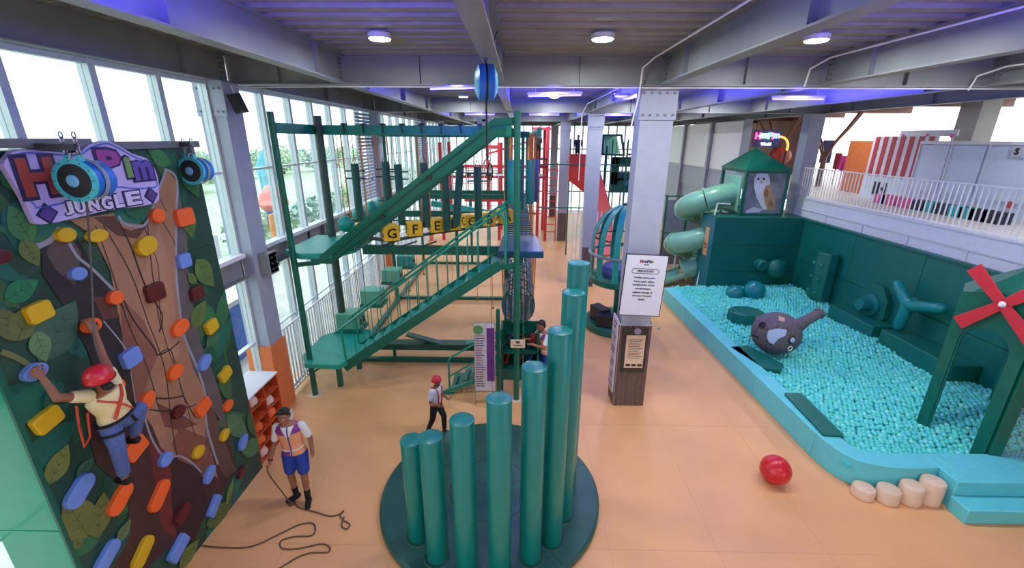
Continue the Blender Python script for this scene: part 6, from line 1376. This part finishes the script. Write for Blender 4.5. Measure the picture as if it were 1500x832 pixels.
def person(name, label, J, k, fwd, right, skin=SK, hands=None, feetdir=None, headdir=None, headup=None):
    t = thing(name, label, 'person', (J['pel'][0], J['pel'][1], min(J['anL'][2], J['anR'][2])-.08*k))
    fwd, right = unit(fwd), unit(right); mb = MB()
    J = {a: V3(b) for a, b in J.items()}; pel, ch, nk, hd = J['pel'], J['ch'], J['nk'], J['hd']
    up = unit(nk-pel)
    T = []
    for f, rx, ry in ((-.12, .10, .075), (-.02, .155, .10), (.12, .145, .098), (.35, .125, .088), (.6, .15, .10), (.82, .165, .098), (.95, .13, .08), (1.04, .06, .055)):
        T.append((pel+(nk-pel)*f, right*rx*k, fwd*ry*k))
    mb.loft(T, 18)
    mb.capsule(nk-up*.02*k, hd-up*.06*k, .052*k, .048*k, 14)
    hf = unit(headdir) if headdir is not None else fwd; hu = unit(headup) if headup is not None else up
    hf = unit(hf-hu*(hf@hu)); hr = unit(np.cross(hf, hu)); H = lambda a, b, c: hd+hr*a*k+hf*b*k+hu*c*k; HRm = np.array([hr, hf, hu]).T
    mb.ball(H(0, 0, .03), k, .075, .092, .095, 20, 14, R=HRm); mb.ball(H(0, .03, -.045), k, .055, .06, .06, 16, 10, R=HRm)
    mb.capsule(H(0, .088, .02), H(0, .108, -.018), .010*k, .015*k, 8); mb.ball(H(0, .085, -.055), k, .024, .012, .010, 10, 6, R=HRm)
    mb.ball(H(0, .075, -.09), k, .022, .018, .016, 10, 6, R=HRm)
    for s_ in (-1, 1): mb.ball(H(s_*.077, -.005, -.005), k, .010, .022, .032, 10, 8, R=HRm); mb.ball(H(s_*.03, .082, .035), k, .024, .012, .008, 10, 6, R=HRm)
    for S in 'LR':
        limb(mb, [J['sh'+S], J['el'+S], J['wr'+S]], [.052*k, .040*k, .027*k]); limb(mb, [J['hip'+S], J['kn'+S], J['an'+S]], [.088*k, .056*k, .037*k])
        c = J['kn'+S]*.65+J['an'+S]*.35; mb.ball(c-fwd*.012*k, .054*k, 1, 1, 1.5, 12, 8)
        fd = unit(feetdir[S]); an = J['an'+S]; mb.capsule(an+(0, 0, -.03*k), an+fd*.13*k+(0, 0, -.05*k), .038*k, .028*k, 10)
        if hands: hand(mb, J['wr'+S], *hands[S], k)
    rebuild('body', mb, skin, t, .0085, 3)
    for s_ in (-1, 1):
        mb = MB(); mb.ball(H(s_*.03, .0815, .014), .0095*k, n=10, k=8); ey_ = mb.build('eye', WHITE, t); mb = MB(); mb.ball(H(s_*.03, .0885, .014), .0048*k, n=8, k=6); mb.build('pupil', BLACK, ey_)
        mb = MB(); mb.tube([H(s_*.012, .096, .042), H(s_*.03, .098, .048), H(s_*.048, .086, .04)], .004*k, 5); mb.build('eyebrow', HAIR, t)
    mb = MB(); mb.tube([H(-.022, .094, -.054), H(0, .099, -.056), H(.022, .094, -.054)], .0045*k, 6); mb.build('mouth', mat('lip', (140, 76, 68), .5), t)
    return t, J, H, HRm, fwd, right, up
def torso(mb, J, fwd, right, k, g, lo=-.1, hi=1.0):
    pel, nk = J['pel'], J['nk']; T = []
    for f, rx, ry in ((-.12, .13, .09), (-.02, .158, .103), (.12, .148, .10), (.35, .13, .093), (.6, .155, .104), (.82, .17, .10), (.95, .13, .08), (1.02, .075, .065)):
        if lo <= f <= hi: T.append((pel+(nk-pel)*f, right*(rx+g)*k, fwd*(ry+g)*k))
    mb.loft(T, 20)
def hairdo(t, H, HRm, k, vol=1.0, fringe=True, m=HAIR):
    mb = MB(); mb.ball(H(0, -.022, .058), k*vol, .083, .09, .082, 18, 12, R=HRm); mb.ball(H(0, -.05, .0), k*vol, .078, .06, .08, 14, 10, R=HRm)
    if fringe:
        for a in np.linspace(-.06, .06, 6): mb.ball(H(a, .052, .105+.008*math.sin(a*90)), k, .024, .028, .022, 10, 8, R=HRm)
    rebuild('hair', mb, m, t, .009, 2)
def helmet(t, H, HRm, k, m):
    mb = MB(); prof = [(.118, -.012), (.122, 0), (.118, .04), (.10, .085), (.065, .115), (0, .128)]
    ax = H(0, 0, 1)-H(0, 0, 0); mb.lathe([(r*k*1.02, z*k*1.05) for r, z in prof], H(0, -.01, .03), 26, ax); hs_ = mb.build('helmet_shell', m, t)
    mb = MB()
    for a in np.linspace(-1.1, 1.1, 5): mb.ball(H(.085*math.sin(a), -.01-.085*math.cos(a), .10), .009*k, n=8, k=6)
    mb.tube([H(.125*math.cos(a), -.01+.125*math.sin(a), .018) for a in np.linspace(0, 2*PI, 25)[:-1]], .006*k, 6, closed=True); mb.build('helmet_vents', mat('helmet_dark', (120, 16, 26), .5), hs_)['kind'] = 'stuff'
    mb = MB(); mb.tube([H(-.085, .02, .02), H(-.055, .055, -.08), H(0, .075, -.105), H(.055, .055, -.08), H(.085, .02, .02)], .005*k, 5); mb.build('chin_strap', BLACK, t)
def shoes(t, J, fd, k, m, sock=None, g=.008):
    for S in 'LR':
        an = J['an'+S]; d = unit(fd[S]); mb = MB()
        mb.capsule(an+(0, 0, -.035*k)-d*.02*k, an+d*.13*k+(0, 0, -.052*k), (.042+g)*k, (.034+g)*k, 12); rebuild('shoe', mb, m, t, .009, 2)
        if sock is not None:
            mb = MB(); kn = J['kn'+S]; mb.capsule(an, an+(kn-an)*.35, .043*k, .05*k, 12); rebuild('sock', mb, sock, t, .009, 2)
VP_ = mat('vest_purple', (132, 60, 146), .7, var=.08); VO_ = mat('vest_peach', (232, 160, 116), .7, var=.06); SHW = mat('shirt_white', (226, 228, 234), .7, var=.04); SBLU = mat('shorts_blue', (26, 64, 160), .7, var=.1); BSK = mat('sock_black', (16, 16, 18), .8)
def vestfn(J, fwd, right, k):
    pel, nk = J['pel'], J['nk']; up = unit(nk-pel); L = np.linalg.norm(nk-pel)
    def f(c):
        h = ((c-pel)@up)/L; r = ((c-pel)@right)/k; fr = (c-pel)@fwd
        if abs(r) < .010 and fr > 0: return 2
        if .17 < h < .21: return 3
        if h > .62 and abs(r) < .075*(h-.6)/.3 and fr > 0: return 3
        if h > .74: return 0
        if h < .17: return 0 if r > 0.02 else 1
        return 1
    return f
def staff(name, label, J, k, fwd, right, hands, fd, hd=None, hu=None):
    t, J, H, HRm, fwd, right, up = person(name, label, J, k, fwd, right, SK, hands, fd, hd, hu)
    mb = MB(); torso(mb, J, fwd, right, k, .012)
    for S in 'LR': e = J['sh'+S]+(J['el'+S]-J['sh'+S])*.72; limb(mb, [J['sh'+S], e], [.058*k, .055*k])
    rebuild('shirt', mb, SHW, t, .010, 3)
    mb = MB(); torso(mb, J, fwd, right, k, .026, -.02, .96); rebuild('vest', mb, [VP_, VO_, SBLU, SHW], t, .010, 2, vestfn(J, fwd, right, k))
    mb = MB(); torso(mb, J, fwd, right, k, .014, -.13, .13)
    for S in 'LR': e = J['hip'+S]+(J['kn'+S]-J['hip'+S])*.72; limb(mb, [J['hip'+S], e], [.104*k, .092*k])
    rebuild('shorts', mb, SBLU, t, .010, 3)
    shoes(t, J, fd, k, BSK, BSK); hairdo(t, H, HRm, k, 1.03)
    mb = MB(); mb.lathe([(.034*k, -.012), (.036*k, 0), (.034*k, .012)], J['wrR']+(J['elR']-J['wrR'])*.12, 14, J['elR']-J['wrR'], caps=False); mb.build('wristband', BLACK, t)
    return t, J, H
# 1. man standing beside the wall: faces the camera, turned a little to its left
X, Y = -3.37, 5.42; F_ = np.array((.18, -1, 0)); F_ /= np.linalg.norm(F_); Rr = np.array((F_[1], -F_[0], 0))  # person's right = -X side from camera
RR = np.array((-1, -.18, 0.)); RR /= np.linalg.norm(RR)
b = lambda r, f, z: np.array((X, Y, 0))+RR*r+F_*f+np.array((0, 0, z))
J = dict(pel=b(.0, 0, .90), ch=b(0, 0, 1.2), nk=b(.02, .03, 1.42), hd=b(.03, .08, 1.555), shR=b(.18, .02, 1.36), shL=b(-.17, .02, 1.36), elR=b(.25, .02, 1.08), elL=b(-.25, -.01, 1.09), wrR=b(.30, .16, .86), wrL=b(-.27, .06, .85),
         hipR=b(.09, 0, .86), hipL=b(-.09, 0, .86), knR=b(.10, .03, .48), knL=b(-.10, .06, .47), anR=b(.09, .0, .085), anL=b(-.12, .12, .085))
st1, J1, H1 = staff('staff_member', 'person in purple and peach vest and blue shorts standing beside the climbing wall', J, .98, F_, RR, {'R': ((-.1, -.5, -.85), (1, 0, 0), .7, -1), 'L': ((.05, -.3, -1), (-1, 0, 0), .5, 1)}, {'R': RR*.75+F_*.6, 'L': F_*1-RR*.15}, F_*1.0+RR*.12-np.array((0, 0, .12)), None)
hw = J1['wrR']+np.array((-.02, -.05, -.07)); pe = np.array(at(432, 738, Z=.012))
mb = MB(); mb.tube(smoothp([hw+(0, 0, .05), hw-(0, 0, .1), hw*.55+pe*.45-(0, 0, .12), pe*.75+hw*.25-(0, 0, .12), pe], 5), .010, 6); mb.build('rope', ROPE_B, label='rope hanging from the standing staff member\'s hand to the floor', cat='rope')
# 2. climber on the wall, seen from behind
cl = {}
cp = lambda px, py, d=.0: np.array(at(px, py, X=WX+.28+d))
k = .96
J = dict(pel=cp(170, 610), ch=cp(160, 585), nk=cp(150, 572, .02), hd=cp(146, 556, .10), shR=cp(168, 562, .0), shL=cp(128, 580, .0), elR=cp(150, 522, -.04), elL=cp(84, 583, -.02), wrR=cp(139, 487, -.13), wrL=cp(62, 553, -.12),
         hipR=cp(182, 612, -.02), hipL=cp(160, 620, -.02), knR=cp(204, 598, .06), knL=cp(172, 655, .02), anR=cp(196, 640, -.10), anL=cp(183, 700, -.08))
# order check uses world axes: wall normal +X is the climber's back
FW = np.array((-1, .15, .05)); nkp = J['nk']-J['pel']; RT = np.cross(FW, unit(nkp)); RT = unit(RT)
if RT@(J['shR']-J['shL']) < 0: RT = -RT
t, Jc, Hc, HRc, fwd, right, up = person('climber', 'child in red helmet, cream shirt and jeans climbing the wall', J, k, FW, RT, SKD, {'R': ((-.3, .1, 1), (-1, 0, 0), 1.2, 1), 'L': ((-.3, -.3, 1), (-1, 0, 0), 1.1, -1)}, {'R': np.array((-1, .2, -.1)), 'L': np.array((-1, .3, -.1))}, np.array((-1, .35, .1)), None)
mb = MB(); torso(mb, Jc, fwd, right, k, .016, -.02, 1.0)
for S in 'LR': e = Jc['sh'+S]+(Jc['el'+S]-Jc['sh'+S])*.45; limb(mb, [Jc['sh'+S], e], [.068*k, .06*k])
rebuild('shirt', mb, mat('shirt_cream', (220, 210, 160), .7, var=.06), t, .009, 3)
JN = mat('jeans', (74, 96, 156), .8, var=.15, scale=30)
mb = MB(); torso(mb, Jc, fwd, right, k, .012, -.13, .13)
for S in 'LR': e = Jc['kn'+S]+(Jc['an'+S]-Jc['kn'+S])*.8; limb(mb, [Jc['hip'+S], Jc['kn'+S], e], [.105*k, .074*k, .062*k])
rebuild('jeans', mb, JN, t, .009, 3)
shoes(t, Jc, {'R': np.array((-1, .2, -.1)), 'L': np.array((-1, .3, -.1))}, k, BSK); helmet(t, Hc, HRc, k, mat('helmet_red', (200, 30, 48), .3, coat=.3))
mb = MB(); mb.ball(Hc(0, -.085, -.05), .045*k, 1.3, 1, 1, 12, 8); mb.build('hair', HAIR, t)
HRD = mat('harness_red', (196, 60, 40), .6)
mb = MB(); B0 = lambda r, f, h: Jc['pel']+right*r*k-fwd*f*k+(Jc['nk']-Jc['pel'])*h
mb.tube([B0(.13, .06, .95), B0(.06, .128, .75), B0(-.01, .13, .5), B0(-.09, .125, .2)], .016*k, 6); mb.tube([B0(-.12, .07, .95), B0(-.03, .128, .7), B0(.05, .13, .4), B0(.1, .12, .15)], .012*k, 6); mb.build('harness_strap', HRD, t)
mb = MB(); mb.tube([Jc['pel']+right*.185*k*math.cos(a)+fwd*.125*k*math.sin(a)+up*.02 for a in np.linspace(0, 2*PI, 25)[:-1]], .018*k, 6, closed=True)
for S in 'LR': c_ = Jc['hip'+S]+(Jc['kn'+S]-Jc['hip'+S])*.42; mb.lathe([(.100*k, -.015), (.104*k, 0), (.100*k, .015)], c_, 16, Jc['kn'+S]-Jc['hip'+S], caps=False)
mb.build('harness_belt', BSK, t)
bq = bp-Vector((0, 0, .19)); mb = MB(); mb.tube([tuple(bq), tuple(np.array(bq)*.5+cp(139, 470)*.5), tuple(cp(138, 500, .02)), tuple(Jc['ch']+np.array((.05, 0, -.02)))], .008, 6); mb.build('safety_webbing', mat('webbing_grey', (90, 88, 86), .7), label='grey safety webbing from the large belay device down to the climber', cat='webbing')
mb = MB()
q0 = cp(105, 650, -.05); mb.tube([tuple(cp(112, 595, .05)), tuple(cp(116, 625, -.05)), tuple(cp(124, 655, -.05)), tuple(cp(132, 640, .0)), tuple(cp(128, 605, .05))], .010, 6); mb.build('rope', HRD, label='dark red rope loop hanging beside the climber', cat='rope')
# 3. walking child in red helmet
X, Y = -1.53, 7.05; F_ = np.array((1, -.35, 0.)); F_ /= np.linalg.norm(F_); RR = np.array((F_[1], -F_[0], 0)); k = .74
b = lambda r, f, z: np.array((X, Y, 0))+RR*r*k+F_*f*k+np.array((0, 0, z*k))
J = dict(pel=b(0, 0, .92), ch=b(0, 0, 1.2), nk=b(0, .03, 1.42), hd=b(0, .06, 1.56), shR=b(.18, .01, 1.36), shL=b(-.18, .01, 1.36), elR=b(.22, -.02, 1.08), elL=b(-.22, .04, 1.08), wrR=b(.21, .20, 1.02), wrL=b(-.2, .22, .98),
         hipR=b(.09, 0, .88), hipL=b(-.09, 0, .88), knR=b(.1, -.06, .49), knL=b(-.09, .16, .52), anR=b(.1, -.22, .12), anL=b(-.09, .16, .09))
t, Jw, Hw, HRw, fwd, right, up = person('child', 'child in red helmet and white shirt walking behind the short bolsters', J, k, F_, RR, SKD, {'R': ((.9, -.3, .3), (0, 0, -1), .8, 1), 'L': ((.9, -.3, .2), (0, 0, -1), .8, -1)}, {'R': F_-np.array((0, 0, .3)), 'L': F_}, F_-np.array((0, 0, .4)), None)
mb = MB(); torso(mb, Jw, fwd, right, k, .018, -.05, 1.0)
for S in 'LR': e = Jw['sh'+S]+(Jw['el'+S]-Jw['sh'+S])*.7; limb(mb, [Jw['sh'+S], e], [.07*k, .064*k])
rebuild('shirt', mb, mat('shirt_pale_blue', (206, 212, 232), .7), t, .009, 3)
mb = MB(); torso(mb, Jw, fwd, right, k, .014, -.13, .13)
for S in 'LR': e = Jw['kn'+S]+(Jw['an'+S]-Jw['kn'+S])*.85; limb(mb, [Jw['hip'+S], Jw['kn'+S], e], [.105*k, .075*k, .06*k])
rebuild('trousers', mb, mat('trousers_black', (24, 24, 30), .8), t, .009, 3)
shoes(t, Jw, {'R': F_-np.array((0, 0, .3)), 'L': F_}, k, BSK); helmet(t, Hw, HRw, k, MATS['helmet_red'])
B0 = lambda r, f, h: Jw['pel']+right*r*k+fwd*f*k+(Jw['nk']-Jw['pel'])*h
mb = MB()
for s_ in (-1, 1): mb.tube([B0(s_*.09, -.11, .1), B0(s_*.1, -.13, .6), B0(s_*.11, -.06, 1.0), B0(s_*.11, .1, .9), B0(s_*.08, .135, .5), B0(s_*.08, .12, .1)], .016*k, 6)
mb.tube([Jw['pel']+right*.185*k*math.cos(a)+fwd*.13*k*math.sin(a)+up*.02 for a in np.linspace(0, 2*PI, 25)[:-1]], .02*k, 6, closed=True); mb.build('harness', HRD, t)
# 4. staff member behind the cabinet
X, Y = .62, 8.75; F_ = np.array((-.85, -.5, 0.)); F_ /= np.linalg.norm(F_); RR = np.array((F_[1], -F_[0], 0)); k = .98
b = lambda r, f, z: np.array((X, Y, 0))+RR*r+F_*f+np.array((0, 0, z))
J = dict(pel=b(0, 0, .90), ch=b(0, .03, 1.2), nk=b(0, .08, 1.42), hd=b(0, .14, 1.56), shR=b(.17, .07, 1.36), shL=b(-.17, .07, 1.36), elR=b(.2, .25, 1.18), elL=b(-.22, .2, 1.15), wrR=b(.1, .45, 1.28), wrL=b(-.02, .42, 1.2),
         hipR=b(.09, 0, .86), hipL=b(-.09, 0, .86), knR=b(.1, .03, .48), knL=b(-.1, .02, .47), anR=b(.1, 0, .085), anL=b(-.12, -.02, .085))
staff('staff_member', 'person in purple and peach vest sorting harnesses behind the teal cabinet', J, k, F_, RR, {'R': ((-.8, -.3, .1), (0, 0, -1), .8, 1), 'L': ((-.8, -.4, .1), (0, 0, -1), .8, -1)}, {'R': F_, 'L': F_}, F_-np.array((0, 0, .5)), None)
# 5-6 far figures
def simple(X, Y, z, h, label, F_, cm, pm, sit=False):
    k = h/1.7; F_ = unit(F_); RR = np.array((F_[1], -F_[0], 0)); b = lambda r, f, zz: np.array((X, Y, z))+RR*r*k+F_*f*k+np.array((0, 0, zz*k))
    J = dict(pel=b(0, 0, .9), ch=b(0, 0, 1.2), nk=b(0, .02, 1.42), hd=b(0, .04, 1.56), shR=b(.18, 0, 1.36), shL=b(-.18, 0, 1.36), elR=b(.24, .05, 1.1), elL=b(-.24, .05, 1.1), wrR=b(.22, .22, 1.0), wrL=b(-.22, .22, 1.0),
             hipR=b(.09, 0, .86), hipL=b(-.09, 0, .86), knR=b(.1, .04, .48), knL=b(-.1, .0, .47), anR=b(.1, 0, .085), anL=b(-.1, -.02, .085))
    t, J, H, HRm, fwd, right, up = person('person', label, J, k, F_, RR, SKD, {'R': (F_, (0, 0, -1), .6, 1), 'L': (F_, (0, 0, -1), .6, -1)}, {'R': F_, 'L': F_})
    mb = MB(); torso(mb, J, fwd, right, k, .025, -.12, 1.0)
    for S in 'LR': limb(mb, [J['sh'+S], J['el'+S], J['wr'+S]], [.07*k, .058*k, .045*k])
    rebuild('jacket', mb, cm, t, .014, 2)
    mb = MB()
    for S in 'LR': limb(mb, [J['hip'+S], J['kn'+S], J['an'+S]], [.105*k, .075*k, .055*k])
    rebuild('trousers', mb, pm, t, .014, 2); hairdo(t, H, HRm, k); shoes(t, J, {'R': F_, 'L': F_}, k, BSK)
bkc = mat('cloth_black', (20, 20, 24), .8)
q = at(788, 232, Y=23.2); simple(q[0], 23.2, q[2], 1.25, 'person in black standing on the far red climbing frame', (-.2, -1, 0), bkc, bkc)
t = thing('frame_landing', 'small dark landing on the red climbing frame under the person in black', 'platform', (q[0], 23.4, q[2]-.06)); mb = MB(); mb.box(q[0]-.4, 1.4, 22.9, 23.95, q[2]-.06, q[2]); mb.build('deck', DARK, t, smooth=False)
q = at(846, 226, Y=21.1); simple(q[0], 21.1, q[2]-.35, 1.2, 'person in grey standing behind the top of the red slide', (0, -1, 0), mat('cloth_grey', (52, 58, 66), .8), bkc)
t = thing('slide_landing', 'grey landing behind the top of the red slide', 'platform', (2.7, 21.3, q[2]-.41)); mb = MB(); mb.box(2.3, 3.4, 20.78, 22, q[2]-.41, q[2]-.35); mb.build('deck', DARK, t, smooth=False)
